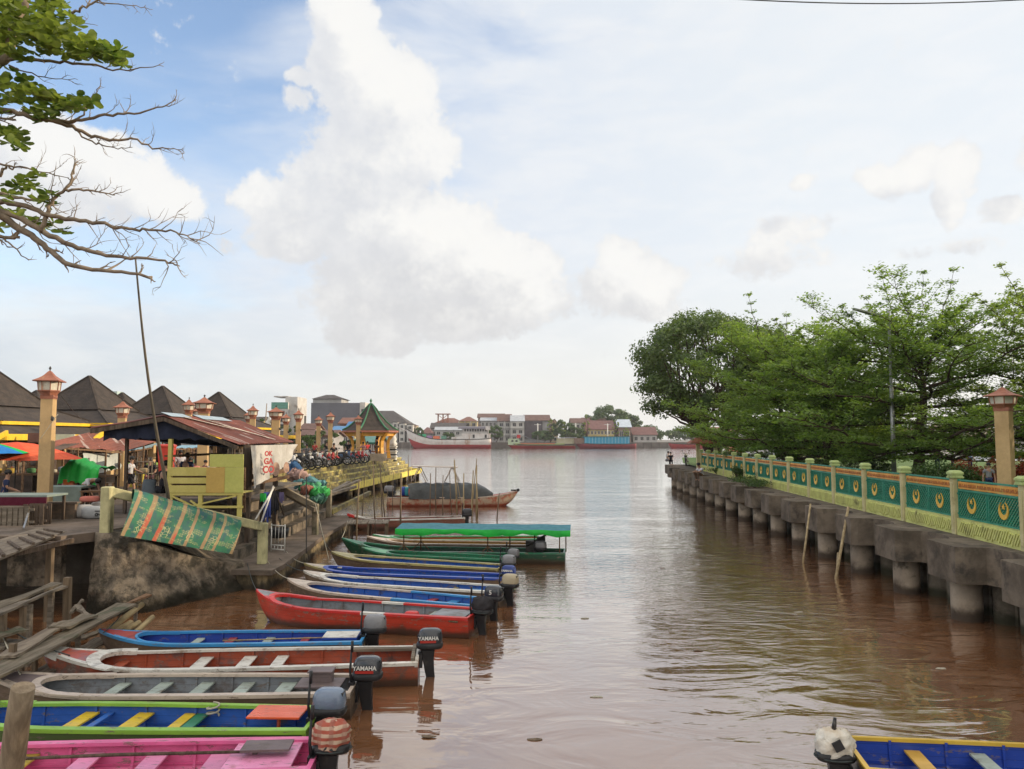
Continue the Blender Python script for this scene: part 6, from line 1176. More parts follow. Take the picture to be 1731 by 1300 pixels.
# blue grey cloth covered post and black jacket on a chair
p = P(252, 835, 26.5); mb = MB(); mb.lathe((0, 0, 0), [(.36, 0), (.27, .5), (.22, 1.0), (.20, 1.12)], n=14, sx=1, sy=.8); mb.build('covered_stool', cloth((.13, .155, .18), 'blue_grey_cloth'), loc=(p.x, p.y, ZU), label='blue grey cloth hanging over a tall stool left of the yellow counter', cat='cloth')
p = P(262, 792, 26.8); t = empty('parasol_folded', (p.x-.5, p.y+3, ZU), 0, 'folded white and pink parasol leaning beside the walking man', 'parasol'); mb = MB(); mb.tube([(.35, 0, .55), (-.15, 0, 1.6)], [.16, .02], 8); mb.build('cloth_part', cloth((.55, .42, .45), 'pale_pink_cloth'), t); mb = MB(); mb.tube([(.45, 0, .35), (-.2, 0, 1.7)], .015, 5); mb.build('stick', m_dark, t)
# thin cables from the column
c0 = P(103, 668, 25.4); rope_between('power_cable', c0, P(170, 717, 38), 'loose cable hanging from the largest column to the market roof', .35, .012, m_dark)
rope_between('power_cable', P(98, 700, 25.2), P(68, 742, 25.2), 'thin cord wound across the largest column', .0, .01, m_ropel)
# ------------------------------------------------------------ people
def skin_mesh(verts, edges, radii, root=0, sub=1):
    me = bpy.data.meshes.new('s'); me.from_pydata([tuple(v) for v in verts], edges, []); o = bpy.data.objects.new('s', me); COL.objects.link(o)
    o.modifiers.new('skin', 'SKIN'); sd = me.skin_vertices[0].data
    for i, r in enumerate(radii): sd[i].radius = (r, r) if not isinstance(r, tuple) else r
    for i in range(len(radii)): sd[i].use_root = (i == root)
    if sub: m = o.modifiers.new('sub', 'SUBSURF'); m.levels = sub; m.render_levels = sub
    bpy.context.view_layer.update(); dg = bpy.context.evaluated_depsgraph_get(); r = bpy.data.meshes.new_from_object(o.evaluated_get(dg)); bpy.data.objects.remove(o)
    r.polygons.foreach_set('use_smooth', [True]*len(r.polygons)); return r
POSE = {
 'stand': dict(pel=(0, 0, .95), che=(0, -.01, 1.30), nek=(0, -.01, 1.47), hed=(0, -.03, 1.62), el=((-.25, .0, 1.12), (.25, .0, 1.12)), ha=((-.27, -.10, .86), (.27, -.10, .86)), kn=((-.10, -.03, .50), (.10, -.02, .50)), an=((-.11, .02, .08), (.11, .02, .08))),
 'walk': dict(pel=(0, 0, .93), che=(0, -.03, 1.28), nek=(0, -.05, 1.45), hed=(0, -.08, 1.60), el=((-.24, .10, 1.12), (.24, -.12, 1.14)), ha=((-.25, .08, .88), (.24, -.34, 1.06)), kn=((-.09, -.20, .52), (.09, .06, .50)), an=((-.09, -.26, .10), (.09, .32, .14))),
 'sit': dict(pel=(0, 0, .50), che=(0, -.06, .86), nek=(0, -.08, 1.03), hed=(0, -.11, 1.18), el=((-.24, -.10, .72), (.24, -.10, .72)), ha=((-.16, -.34, .62), (.16, -.34, .62)), kn=((-.13, -.44, .52), (.13, -.44, .52)), an=((-.13, -.46, .09), (.13, -.46, .09))),
 'bend': dict(pel=(0, 0.08, .90), che=(0, -.28, 1.10), nek=(0, -.44, 1.12), hed=(0, -.58, 1.10), el=((-.20, -.42, .84), (.20, -.42, .84)), ha=((-.16, -.52, .60), (.16, -.52, .60)), kn=((-.11, -.04, .48), (.11, -.04, .48)), an=((-.12, .04, .08), (.12, .04, .08))),
 'squat': dict(pel=(0, .10, .26), che=(0, -.04, .58), nek=(0, -.10, .74), hed=(0, -.16, .88), el=((-.26, -.22, .52), (.26, -.22, .52)), ha=((-.08, -.44, .50), (.08, -.44, .50)), kn=((-.17, -.36, .50), (.17, -.36, .50)), an=((-.14, -.16, .07), (.14, -.16, .07))),
 'ride': dict(pel=(0, 0, .86), che=(0, -.08, 1.20), nek=(0, -.10, 1.36), hed=(0, -.14, 1.50), el=((-.27, -.26, 1.10), (.27, -.26, 1.10)), ha=((-.26, -.52, 1.06), (.26, -.52, 1.06)), kn=((-.20, -.36, .72), (.20, -.36, .72)), an=((-.18, -.24, .30), (.18, -.24, .30))),
}
def person(loc, rz, pose, shirt, pants, label, sc=1., long_hair=False, shorts=False, group=None, skin=None, hat=None, holds=None):
    q = {k: (Vector(v) if not isinstance(v[0], tuple) else [Vector(a) for a in v]) for k, v in POSE[pose].items()}
    t = empty('person', loc, rz, label, 'person', group); t.scale = (sc, sc, sc)
    V = []; E = []; Rd = []
    def add(p, r, par=None):
        V.append(Vector(p)); Rd.append(r)
        if par is not None: E.append((par, len(V)-1))
        return len(V)-1
    pel = add(q['pel'], (.145, .105)); wa = add(q['pel'].lerp(q['che'], .5), (.125, .09), pel); che = add(q['che'], (.15, .10), wa); nb = add(q['nek'], .055, che); up = (q['hed']-q['nek']).normalized(); jaw = add(q['hed']-up*.045, (.062, .075), nb); h1 = add(q['hed']+up*.03, (.078, .092), jaw); add(q['hed']+up*.10, (.05, .06), h1)
    T = set((pel, wa, che)); arms = []; legs = []
    for s, k in ((-1, 0), (1, 1)):
        side = Vector((s*.19, 0, .085 if pose not in ('bend',) else .02)); shp = q['che']+side; sh = add(shp, .062, che); el = add(q['el'][k], .042, sh); wr = add(q['ha'][k], .028, el); d = (q['ha'][k]-q['el'][k]).normalized(); pm = add(q['ha'][k]+d*.06, (.040, .020), wr)
        sd = d.cross(Vector((0, 0, 1)) if abs(d.z) < .9 else Vector((0, 1, 0))).normalized()
        for j in range(4): f1 = add(V[pm]+d*.045+sd*(-.027+.018*j), .0085, pm); f2 = add(V[f1]+d*(.035 if j in (1, 2) else .028)+Vector((0, -.008, 0)), .0075, f1)
        th = add(V[wr]+d*.045+sd*.04*(-s), .0095, wr); add(V[th]+d*.03+sd*.012*(-s), .008, th); arms.append((sh, el, wr))
        hp = add(q['pel']+Vector((s*.085, 0, -.04)), .088, pel); kn = add(q['kn'][k], .058, hp); cf = add(q['kn'][k].lerp(q['an'][k], .35), .056, kn); an = add(q['an'][k], .036, cf); add(q['an'][k]+Vector((0, -.13, -.045)), (.042, .03), an); legs.append((hp, kn, cf, an))
    me = skin_mesh(V, E, Rd, pel); me.materials.append(skin or m_skin); b = bpy.data.objects.new('body', me); COL.objects.link(b); b.parent = t
    def cloth_part(name, idx, rad, mat, extra=()):
        mp = {i: n for n, i in enumerate(idx)}; vs = [V[i] for i in idx]; es = [(mp[a], mp[c]) for a, c in E if a in mp and c in mp]; rs = list(rad)
        for (a, bb, f, r) in extra: vs.append(V[a].lerp(V[bb], f)); es.append((mp[a], len(vs)-1)); rs.append(r)
        m2 = skin_mesh(vs, es, rs, 0); m2.materials.append(mat); o = bpy.data.objects.new(name, m2); COL.objects.link(o); o.parent = t
    cloth_part('shirt', [wa, che, arms[0][0], arms[1][0]], [(.150, .115), (.165, .118), .082, .082], shirt, [(wa, pel, .9, (.162, .122)), (arms[0][0], arms[0][1], .75, .062), (arms[1][0], arms[1][1], .75, .062), (che, nb, .55, (.085, .075))])
    f = .6 if shorts else .92
    ex = [(legs[k][1], legs[k][2], .8, .07) for k in (0, 1)] if shorts else []
    if shorts: cloth_part('shorts', [pel, legs[0][0], legs[1][0], legs[0][1], legs[1][1]], [(.160, .12), .105, .105, .085, .085], pants)
    else: cloth_part('trousers', [pel, legs[0][0], legs[1][0], legs[0][1], legs[1][1], legs[0][2], legs[1][2], legs[0][3], legs[1][3]], [(.160, .12), .102, .102, .075, .075, .07, .07, .052, .052], pants)
    mb = MB(); c = q['hed']+up*.055+Vector((0, .022, 0)); mb.blob(c, (.205, .235, .20), 14, 8)
    if long_hair: mb.blob(c+Vector((0, .06, -.14)), (.18, .12, .30), 12, 6)
    mb.build('hair' if not hat else 'hat', hat or m_hair, t)
    hd = q['hed']; fy_ = hd.y-.088; mb = MB()
    mb.blob((0, fy_-.004, hd.z), (.026, .04, .045), 8, 5)
    for s in (-1, 1): mb.blob((s*.082, hd.y, hd.z+.0), (.02, .04, .06), 8, 5)
    mb.build('nose_and_ears', skin or m_skin, t); mb = MB()
    for s in (-1, 1): mb.blob((s*.032, fy_+.004, hd.z+.028), (.022, .016, .012), 8, 5)
    mb.blob((0, fy_+.002, hd.z-.045), (.045, .016, .010), 8, 5); mb.build('eyes_and_mouth', m_hair, t)
    return t
c_wht = cloth((.55, .55, .58), 'shirt_white'); c_blk = m_blk; c_red = cloth((.55, .06, .06), 'shirt_red'); c_nvy = cloth((.03, .04, .09), 'shirt_navy'); c_brn = cloth((.14, .09, .06), 'trousers_brown'); c_gry = cloth((.22, .22, .23), 'shirt_grey'); c_pnk = cloth((.45, .22, .22), 'shirt_pink'); c_bge = cloth((.40, .32, .22), 'shorts_beige')
def pp(u, v, Y, z=None): p = P(u, v, Y); return (p.x, p.y, p.z if z is None else z)
person(pp(219, 823, 34, ZU), R(95), 'walk', c_wht, c_blk, 'person in white shirt and black shorts walking past the second column', shorts=True)
person(pp(143, 860, 27.3, ZU), R(70), 'bend', c_wht, c_blk, 'person bending over the sacks below the green tarpaulin', sc=.95)
person(pp(6, 840, 26, ZU+.15), R(120), 'sit', c_nvy, c_bge, 'person in dark shirt and beige trousers seated at the left picture edge')
person(pp(253, 815, 36, ZU+.25), R(20), 'sit', c_blk, c_pnk, 'person in black shirt sitting behind the fruit stall', sc=1.05)
person(pp(304, 800, 39, ZU+.5), R(30), 'sit', c_wht, c_brn, 'person in white shirt seated behind the stall seen through the kiosk', sc=1.1)
person(pp(325, 805, 37, ZU+.3), R(-50), 'sit', c_red, c_gry, 'person in red shirt sitting with the back to the sea', sc=1.)
person(pp(313, 830, 27.5, ZU+.75), R(175), 'sit', c_nvy, c_brn, 'person seen from behind over the slatted part of the yellow counter', sc=.95)
person(pp(275, 840, 26.2, ZU+.30), R(150), 'sit', c_blk, c_blk, 'person in black bent forward between the cloth covered stool and the yellow counter', sc=1.12)
person(pp(344, 806, 41, ZU+.2), R(90), 'sit', c_blk, c_brn, 'person in black seated right of the red shirted one', sc=.9)
# on the right quay
person(pp(1128.5, 788, 77.5, 1.9), R(40), 'sit', c_wht, c_gry, 'person in pale shirt sitting at the very end of the quay', sc=1.05)
person(pp(1134, 789, 77, 1.9), R(-10), 'sit', c_blk, c_blk, 'person in black sitting beside the pale shirted one at the quay end', sc=1.0)
person(pp(1185, 800, 55.0, 1.55), R(-70), 'squat', c_wht, c_brn, 'person in white crouching on the quay edge and looking down', sc=1.25)
person(pp(1198, 790, 62, 1.9), R(100), 'walk', c_pnk, c_nvy, 'person in washed-out pink shirt walking along the fence at the quay end', sc=1.02, hat=None)
person(pp(1672, 812, 33, 2.05), R(-30), 'stand', c_gry, c_nvy, 'child in grey clothes standing before the red leaved hedge', sc=.82)
# ------------------------------------------------------------ terrace and gazebo beyond the landing
tr = empty('yellow_terrace', (-17, 65, 0), 0, 'long stepped waterside terrace painted yellow, on short piles', 'terrace')
m_edge = M('edge_paint', (.62, .55, .17), (.40, .36, .13), scale=1.2, rough=.75, dirt=(.13, .10, .06), dirt_amt=.62, dscale=1.6)
A = [Vector((-14.9, 47.5, 0)), Vector((-12.6, 88, 0))]     # upper edge line, a -> b
def off_(p, d): n = Vector((1, -.057, 0)).normalized(); return Vector((p.x, p.y, 0))+n*d
ztop = 2.42
Z = [ztop-.36*k for k in range(4)]
for k in range(4):
    d0 = -.02 if k == 0 else .42*k-.42; d1 = .42*k+.0; a0, a1 = off_(A[0], d1), off_(A[1], d1); b0_, b1_ = off_(A[0], -1), off_(A[1], -1); mb = MB(); mb.prism([a0[:2], a1[:2], b1_[:2], b0_[:2]][::-1], Z[k]-.36, Z[k]-.001*k); mb.build('step', m_step, tr, world=True)
    mb = MB(); mb.bar(a0+Vector((.004, 0, Z[k]-.05)), a1+Vector((.004, 0, Z[k]-.05)), .03, .11); mb.build('step_edge', m_edge, tr, world=True)
a0, a1 = off_(A[0], 2.3), off_(A[1], 2.3); b0_, b1_ = off_(A[0], .9), off_(A[1], .9); mb = MB(); mb.prism([(a0.x, a0.y+10), a1[:2], b1_[:2], b0_[:2]][::-1], Z[3]-.62, Z[3]-.36); mb.build('ledge', m_step, tr, world=True)
mb = MB(); mb.bar(Vector((a0.x+.6, a0.y+10, .93)), a1+Vector((.03, 0, .93)), .08, .52); mb.bar(a1+Vector((0, 0, .93)), b1_+Vector((-.9, 0, .93)), .08, .52); mb.build('edge_beam', m_yelp, tr, world=True)
for i in range(13):
    p = (Vector((a0.x+.5, a0.y+12, 0))).lerp(a1, i/12.2); mb = MB(); mb.box((p.x-.35, p.y, -.1), (.38, .38, 1.7)); mb.build('pile', m_quayw, tr, world=True)
mb = MB(); mb.prism([(-90, 44.9), (A[0].x-.9, 44.9), (A[1].x-.9, 88.5), (-30, 96), (-60, 230), (-130, 395), (-400, 395), (-400, 44.9)], -1, ztop-.01); mb.build('promenade_ground', m_pave, kind='structure')
mb = MB(); mb.box((A[1].x-1.0, 86.5, 1.0), (2.6, 4.5, 1.9)); mb.build('terrace_end_block', m_step, kind='structure')
# gazebo
g = P(627, 683, 80); gz = empty('gazebo', (g.x, 80, ztop), R(8), 'gazebo with dark flaring hexagonal roof, green ridges and orange pillars', 'gazebo'); H = g.z-ztop; n = 6
prof = [(2.85, H-2.75), (2.3, H-2.45), (1.6, H-1.85), (1.0, H-1.15), (.5, H-.45), (.10, H-.0)]
def hexr(r, z): return [(r*math.cos(R(60*k+10)), r*math.sin(R(60*k+10)), z) for k in range(6)]
mb = MB(); mb.loft([hexr(r, z) for r, z in prof], smooth=False); rf = mb.build('roof', m_sh, gz)
m_grn = paint((.03, .16, .07), 'ridge_green', dirt=.1)
for k in range(6): mb = MB(); mb.tube([hexr(r+.03, z+.04)[k] for r, z in prof], [.10, .09, .08, .08, .07, .06], 6); mb.build('ridge', m_grn, rf)
mb = MB(); mb.lathe((0, 0, H-.1), [(.14, 0), (.10, .18), (.05, .28), (.13, .40), (.13, .50), (.04, .62), (.01, .70)], n=10); mb.build('finial', m_grn, rf)
m_orp = paint((.66, .33, .04), 'gazebo_orange', rough=.6, dirt=.2)
mb = MB(); a = hexr(2.9, H-2.86)
for k in range(6): mb.bar(a[k], a[(k+1) % 6], .08, .18)
mb.build('fascia', m_redcap, gz); mb = MB(); a = hexr(2.35, H-3.12)
for k in range(6): mb.bar(a[k], a[(k+1) % 6], .22, .42)
mb.build('beam', m_orp, gz)
for k in range(6):
    mb = MB(); a = R(60*k+10); rr = []
    for z, r, w in ((0, 1.95, .40), (1.2, 1.80, .30), (1.9, 1.85, .30), (H-3.35, 2.15, .42), (H-2.95, 2.5, .6)):
        c = Vector((r*math.cos(a), r*math.sin(a), z)); d = Vector((math.cos(a), math.sin(a), 0)); s = Vector((-d.y, d.x, 0)); rr.append([c-d*w/2-s*.17, c+d*w/2-s*.17, c+d*w/2+s*.17, c-d*w/2+s*.17])
    mb.loft(rr, smooth=False); mb.build('pillar', m_orp, gz)
mb = MB(); mb.lathe((0, 0, -.02), [(2.5, 0), (2.5, .10)], n=6, rot=R(10), smooth=False); mb.build('floor', m_pave, gz)
mb = MB(); a = hexr(1.95, .75)
for k in range(6): mb.bar(a[k], a[(k+1) % 6], .04, .05); 
mb.build('handrail', m_redcap, gz)
# tiered white and black monument right of the gazebo
p = P(664, 772, 84); t = empty('garden_monument', (p.x, p.y, 1.6), 0, 'white and dark tiered ornamental pillar beside the gazebo', 'monument'); 
mb = MB(); z = 0
for w, h in ((1.3, .3), (.75, .6), (.95, .1), (.75, .5), (.95, .1), (.7, .4), (.9, .12)): mb.box((0, 0, z+h/2), (w, w, h)); z += h
mb.build('tiers', m_white, t, bevel=.02); mb = MB(); mb.lathe((0, 0, z), [(.35, 0), (.5, .25), (.3, .5), (.42, .75), (.25, 1.1), (.35, 1.3), (.1, 1.6)], n=10); mb.build('top_ornament', m_white, t)
for zz in (.55, 1.2, 1.75): mb = MB(); mb.box((0, 0, zz), (.80, .80, .14)); mb.build('band', m_black, t)
mb = MB(); p = P(648, 786, 82); mb.box((0, 0, .9), (.5, .9, 1.5)); mb.box((-.2, 0, 1.9), (.35, .5, .5)); mb.build('white_pedestal', m_white, loc=(p.x, p.y, 1.0), label='white broken pedestal at the end of the yellow terrace', cat='pedestal')
mb = MB(); p = P(620, 775, 73); mb.box((0, 0, 0), (1.9, .9, .7)); mb.build('concrete_block', m_conc_l, loc=(p.x+.5, p.y+2, ztop+.3), label='grey concrete block at the foot of the gazebo', cat='block')
# railing behind the motorcycles
t = empty('promenade_railing', (-20, 84, ztop), 0, 'thin pale railing on the far side of the promenade', 'railing'); mb = MB()
for z in (.5, 1.0): mb.bar((-26, 84, ztop+z), (-13.4, 84, ztop+z), .05)
for i in range(14): mb.bar((-26+i*.96, 84, ztop), (-26+i*.96, 84, ztop+1.02), .05)
mb.build('bars', m_steel, t, world=True)
# ------------------------------------------------------------ motorcycles
m_tyre = M('tyre', (.015, .015, .015), rough=.85); m_chrome = M('chrome', (.5, .5, .5), rough=.25, metal=1., bump=0)
def motorcycle(body, seatc=m_black):
    t = empty('motorcycle', (0, 0, 0))
    for x in (-.62, .62):
        mb = MB(); rr = []
        for i in range(20):
            a = 2*math.pi*i/20; rr.append([(x+(.29+.045*math.cos(b))*math.cos(a), .045*math.sin(b), .30+(.29+.045*math.cos(b))*math.sin(a)) for b in [2*math.pi*j/8 for j in range(8)]])
        rr.append(rr[0]); mb.loft(rr, cap=False); w = mb.build('wheel', m_tyre, t); mb = MB(); mb.tube([(x, -.06, .30), (x, .06, .30)], .06, 10)
        for k in range(8): a = math.pi*k/4; mb.bar((x, 0, .30), (x+.25*math.cos(a), 0, .30+.25*math.sin(a)), .02)
        mb.build('rim', m_chrome, w)
    mb = MB(); mb.rbox((.30, 0, .62), (.62, .22, .30), n=2.4, seg=12, rings=6); mb.rbox((-.42, 0, .72), (.22, .26, .42), n=2.4, seg=12, rings=6); mb.bar((-.42, 0, .5), (.2, 0, .45), .20, .14); mb.tube([(-.62, 0, .66), (-.85, 0, .52)], [.09, .05], 8); mb.build('fairing', body, t)
    mb = MB(); mb.rbox((.20, 0, .83), (.78, .26, .13), n=2.6, seg=14, rings=5); mb.build('seat', seatc, t)
    mb = MB(); mb.rbox((-.05, 0, .38), (.36, .26, .26), n=2.4, seg=12, rings=5); mb.tube([(-.1, -.14, .30), (.5, -.16, .34), (.78, -.17, .42)], [.03, .04, .05], 8); mb.tube([(.62, .07, .3), (.1, .07, .42)], .03, 6); mb.build('engine', m_dark, t)
    mb = MB(); mb.tube([(-.62, -.06, .30), (-.46, -.06, .80)], .025, 6); mb.tube([(-.62, .06, .30), (-.46, .06, .80)], .025, 6); mb.tube([(-.34, -.34, 1.02), (-.44, -.12, .98), (-.44, .12, .98), (-.34, .34, 1.02)], .018, 6)
    for s in (-1, 1): mb.tube([(-.42, s*.2, 1.0), (-.44, s*.26, 1.18)], .008, 4); mb.rbox((-.45, s*.28, 1.2), (.04, .13, .08), seg=10, rings=4)
    mb.build('handlebar', m_dark, t); mb = MB(); mb.rbox((-.56, 0, .90), (.12, .2, .16), n=2.4, seg=12, rings=5); mb.build('headlight', m_glassy, t)
    mb = MB(); mb.bar((.1, -.15, .35), (.16, -.28, .02), .025); mb.build('kickstand', m_dark, t); return t
protos = [motorcycle(paint(c, nm)) for c, nm in (((.02, .02, .022), 'moto_black'), ((.45, .03, .03), 'moto_red'), ((.55, .55, .56), 'moto_white'), ((.05, .10, .20), 'moto_blue'))]; usedp = [0]*4
ml = [(497, 798, 51.5, 0, 25, 'black motorcycle parked right behind the kiosk banner'), (484, 800, 49.5, 2, 40, 'white and dark motorcycle mostly hidden by the banner'), (508, 797, 52.5, 0, 10, 'black motorcycle with its wheel turned, second from the banner'), (514, 790, 56, 2, 60, 'white motorcycle behind the black ones'), (521, 795, 55, 0, 20, 'dark motorcycle left of the first column among the bikes'), (530, 793, 56.5, 2, 35, 'silver motorcycle at the foot of the column with the banner side'), (538, 792, 57.5, 0, 15, 'black motorcycle just right of the silver one'), (545, 790, 59, 1, 30, 'red motorcycle in the middle of the row'),
 (552, 789, 60, 1, 20, 'second red motorcycle close to the standing woman'), (560, 787, 62, 0, 50, 'black motorcycle behind the standing woman'), (572, 786, 62.5, 0, 15, 'black motorcycle right of the standing woman'), (580, 785.5, 64, 3, 25, 'dark blue motorcycle beside the gazebo side bikes'), (588, 784.5, 65, 0, 10, 'black motorcycle with large front wheel near the gazebo'), (597, 784, 66.5, 1, 30, 'red and black motorcycle left of the gazebo column'), (603, 783, 67.5, 1, 15, 'red motorcycle touching the gazebo column'), (615, 781.5, 70, 2, 70, 'white scooter with a rider facing the camera'), (536, 785, 63, 1, 50, 'red motorcycle in the rear row'), (524, 787, 61, 2, 30, 'white motorcycle in the rear row'), (550, 783, 66, 0, 40, 'black motorcycle in the rear row'), (510, 788, 60, 0, 20, 'black motorcycle of the rear row nearest the kiosk')]
for u, v, Y, k, ang, lb in ml:
    o = protos[k] if not usedp[k] else copy_tree(protos[k]); usedp[k] += 1; p = P(u, v, Y); o.location = (p.x, p.y, ztop); o.rotation_euler = (0, 0, R(180+ang)); o.scale = (1.12, 1.12, 1.12); tag(o, lb, 'motorcycle', 'motorcycles parked on the promenade')
person(pp(564, 786, 60.5, ztop), R(10), 'stand', c_blk, c_bge, 'person in black top and beige shorts standing among the motorcycles', sc=1.0, long_hair=True, shorts=True)
person(pp(615, 781, 70, ztop+.02), R(-20), 'ride', c_pnk, c_wht, 'person in pink riding the white scooter by the gazebo', sc=1.1)
person(pp(589, 770, 72, ztop+.4), R(0), 'sit', c_blk, c_nvy, 'person in black sitting high behind the motorcycles', sc=1.2)
person(pp(620, 770, 78, ztop+.4), R(40), 'sit', c_red, c_nvy, 'person in red sitting inside the gazebo', sc=1.1)
person(pp(637, 768, 79, ztop+.35), R(-60), 'stand', c_blk, c_brn, 'person in black standing on the right inside the gazebo', sc=1.05)
person(pp(532, 778, 66, ztop+.2), R(-20), 'stand', c_red, c_blk, 'person in dark red standing behind the rear row of motorcycles', sc=.95)
person(pp(552, 776, 70, ztop+.2), R(20), 'stand', c_blk, c_gry, 'person in black standing behind the rear row of motorcycles', sc=.95)
person(pp(519, 778, 68, ztop+.2), R(0), 'sit', c_gry, c_blk, 'person in grey sitting behind the bikes nearest the kiosk', sc=1.1)
o = copy_tree(protos[0]); p = P(1160, 791, 76); o.location = (p.x, p.y, 1.9); o.rotation_euler = (0, 0, R(75)); o.scale = (1.2, 1.2, 1.2); tag(o, 'single dark motorcycle parked on the quay end at the right bank', 'motorcycle'); o.pop('group', None) if 'group' in o.keys() else None
if 'group' in o: del o['group']
# gateway at the quay end
p = P(1191, 775, 66); t = empty('park_gate', (p.x+.2, 66, 1.9), 0, 'small gate with red roof and yellow posts at the end of the fence', 'gate')
for x in (-.75, .75): mb = MB(); mb.box((x, 0, 1.1), (.26, .3, 2.2)); mb.build('post', m_post, t)
mb = MB(); mb.loft([[(x*a, y*b, z) for x, y in ((-1, -1), (1, -1), (1, 1), (-1, 1))] for a, b, z in ((1.5, .8, 2.2), (1.5, .8, 2.3), (.9, .06, 2.75))], smooth=False); mb.build('roof', m_redcap, t)
# street lamp in the park
p = P(1502, 525, 44); t = empty('street_lamp', (p.x, 44, 2.05), 0, 'tall grey steel street lamp with a long flat head above the trees', 'street lamp'); H = p.z-2.05
mb = MB(); mb.tube([(0, 0, 0), (0, 0, H*.55), (0, 0, H*.551), (0, 0, H)], [.13, .11, .08, .07], 10); mb.build('pole', m_steel, t)
mb = MB(); mb.tube([(0, 0, H-.45), (-.5, -.1, H-.28)], .05, 6); mb.loft([[(x, y*w, z+dz) for y, dz in ((-1, 0), (1, 0), (.7, .10), (-.7, .10))] for x, z, w in ((-.35, H-.42, .12), (-1.3, H-.14, .22), (-2.05, H+.06, .10))], smooth=False); mb.build('lamp_head', paint((.16, .18, .14), 'lamp_head_green'), t)
# ------------------------------------------------------------ things in the park behind the fence
rn = random.Random(21)
for i, (u0, u1, v0, Y, c, lb) in enumerate(((1223, 1246, 752, 96, (.5, .14, .07), 'orange tiled pavilion behind the trunks at the quay end'), (1300, 1320, 764, 84, (.6, .58, .52), 'white kiosk seen between the trunks'), (1410, 1490, 762, 90, (.62, .62, .60), 'long white tent behind the layered terminalia'), (1552, 1620, 756, 92, (.55, .50, .46), 'pale tent right of the forked trunk'), (1350, 1392, 760, 84, (.45, .38, .12), 'yellow roofed stand behind the bushes'), (1640, 1735, 768, 88, (.5, .5, .52), 'row of pale stalls behind the red hedge'), (1212, 1226, 760, 92, (.6, .6, .57), 'small white tent beside the leaning trunk'))):
    a, b = P(u0, v0, Y), P(u1, v0, Y); w = b.x-a.x; t = empty('park_pavilion', ((a.x+b.x)/2, Y, 2.05), 0, lb, 'pavilion'); z = a.z-2.05
    mb = MB(); mb.loft([[(x*w/2*k, y*2.5*k, zz) for x, y in ((-1, -1), (1, -1), (1, 1), (-1, 1))] for k, zz in ((1.1, z-.9), (1.1, z-.8), (.15, z+.3))], smooth=False); mb.build('roof', paint(c), t)
    mb = MB(); mb.box((0, 1.6, (z-.8)/2), (w*.95, .1, z-.8)); mb.build('back_wall', m_white, t)
    for x in (-1, 1): mb = MB(); mb.box((x*w*.46, -1.9, (z-.8)/2), (.25, .25, z-.8)); mb.build('post', m_cream, t)
for i, (u, Y, c, lb) in enumerate(((1640, 60, (.2, .3, .5), 'blue shirted person far back beside the red hedge'), (1690, 62, (.45, .2, .2), 'red shirted person far back behind the big park column'), (1610, 64, (.5, .5, .5), 'white shirted person far back behind the clipped bush'), (1455, 66, (.15, .1, .1), 'dark clothed person far back under the terminalia'), (1585, 58, (.4, .3, .1), 'ochre shirted person far back between the bushes'))):
    person(pp(u, 790, Y, 2.08), R(40*i), 'stand', cloth(c), c_nvy, lb)
# ------------------------------------------------------------ far bank
FB = 396
mb = MB(); mb.prism([(-900, FB), (900, FB), (1500, 1200), (-1500, 1200)], -1, 2.6); mb.build('far_bank', M('far_ground', (.22, .19, .16), (.12, .11, .09), scale=.05), kind='structure')
mb = MB(); mb.box((0, FB-1.0, 1.2), (1800, 2, 3.2)); 
for i in range(150): mb.box((-300+i*4, FB-2.4, 1.2), (1.2, 1., 3.0))
mb.build('far_quay', M('far_quay_wall', (.16, .14, .125), (.09, .08, .07), scale=.3), kind='structure')
m_rr = [M('roof_'+n, c, c2, scale=.7, rough=.85, bump=.1) for n, c, c2 in (('brown', (.15, .085, .07), (.10, .06, .05)), ('maroon', (.17, .085, .078), (.13, .065, .06)), ('zinc', (.42, .44, .47), (.32, .34, .37)), ('red', (.21, .10, .075), (.16, .08, .06)), ('dark', (.085, .075, .072), (.05, .045, .045)), ('bluezinc', (.48, .54, .62), (.4, .45, .52)))]
m_wl = [M('wall_'+n, c, None, scale=.4, rough=.85, bump=.05, dirt=(.2, .17, .14), dirt_amt=.25, dscale=.25) for n, c in (('white', (.55, .53, .50)), ('cream', (.52, .43, .30)), ('grey', (.33, .32, .32)), ('dark', (.10, .085, .095)), ('pale', (.42, .41, .40)), ('yellow', (.48, .38, .16)), ('brown', (.22, .15, .12)))]
m_win = M('window_dark', (.035, .035, .04), rough=.25, bump=0)
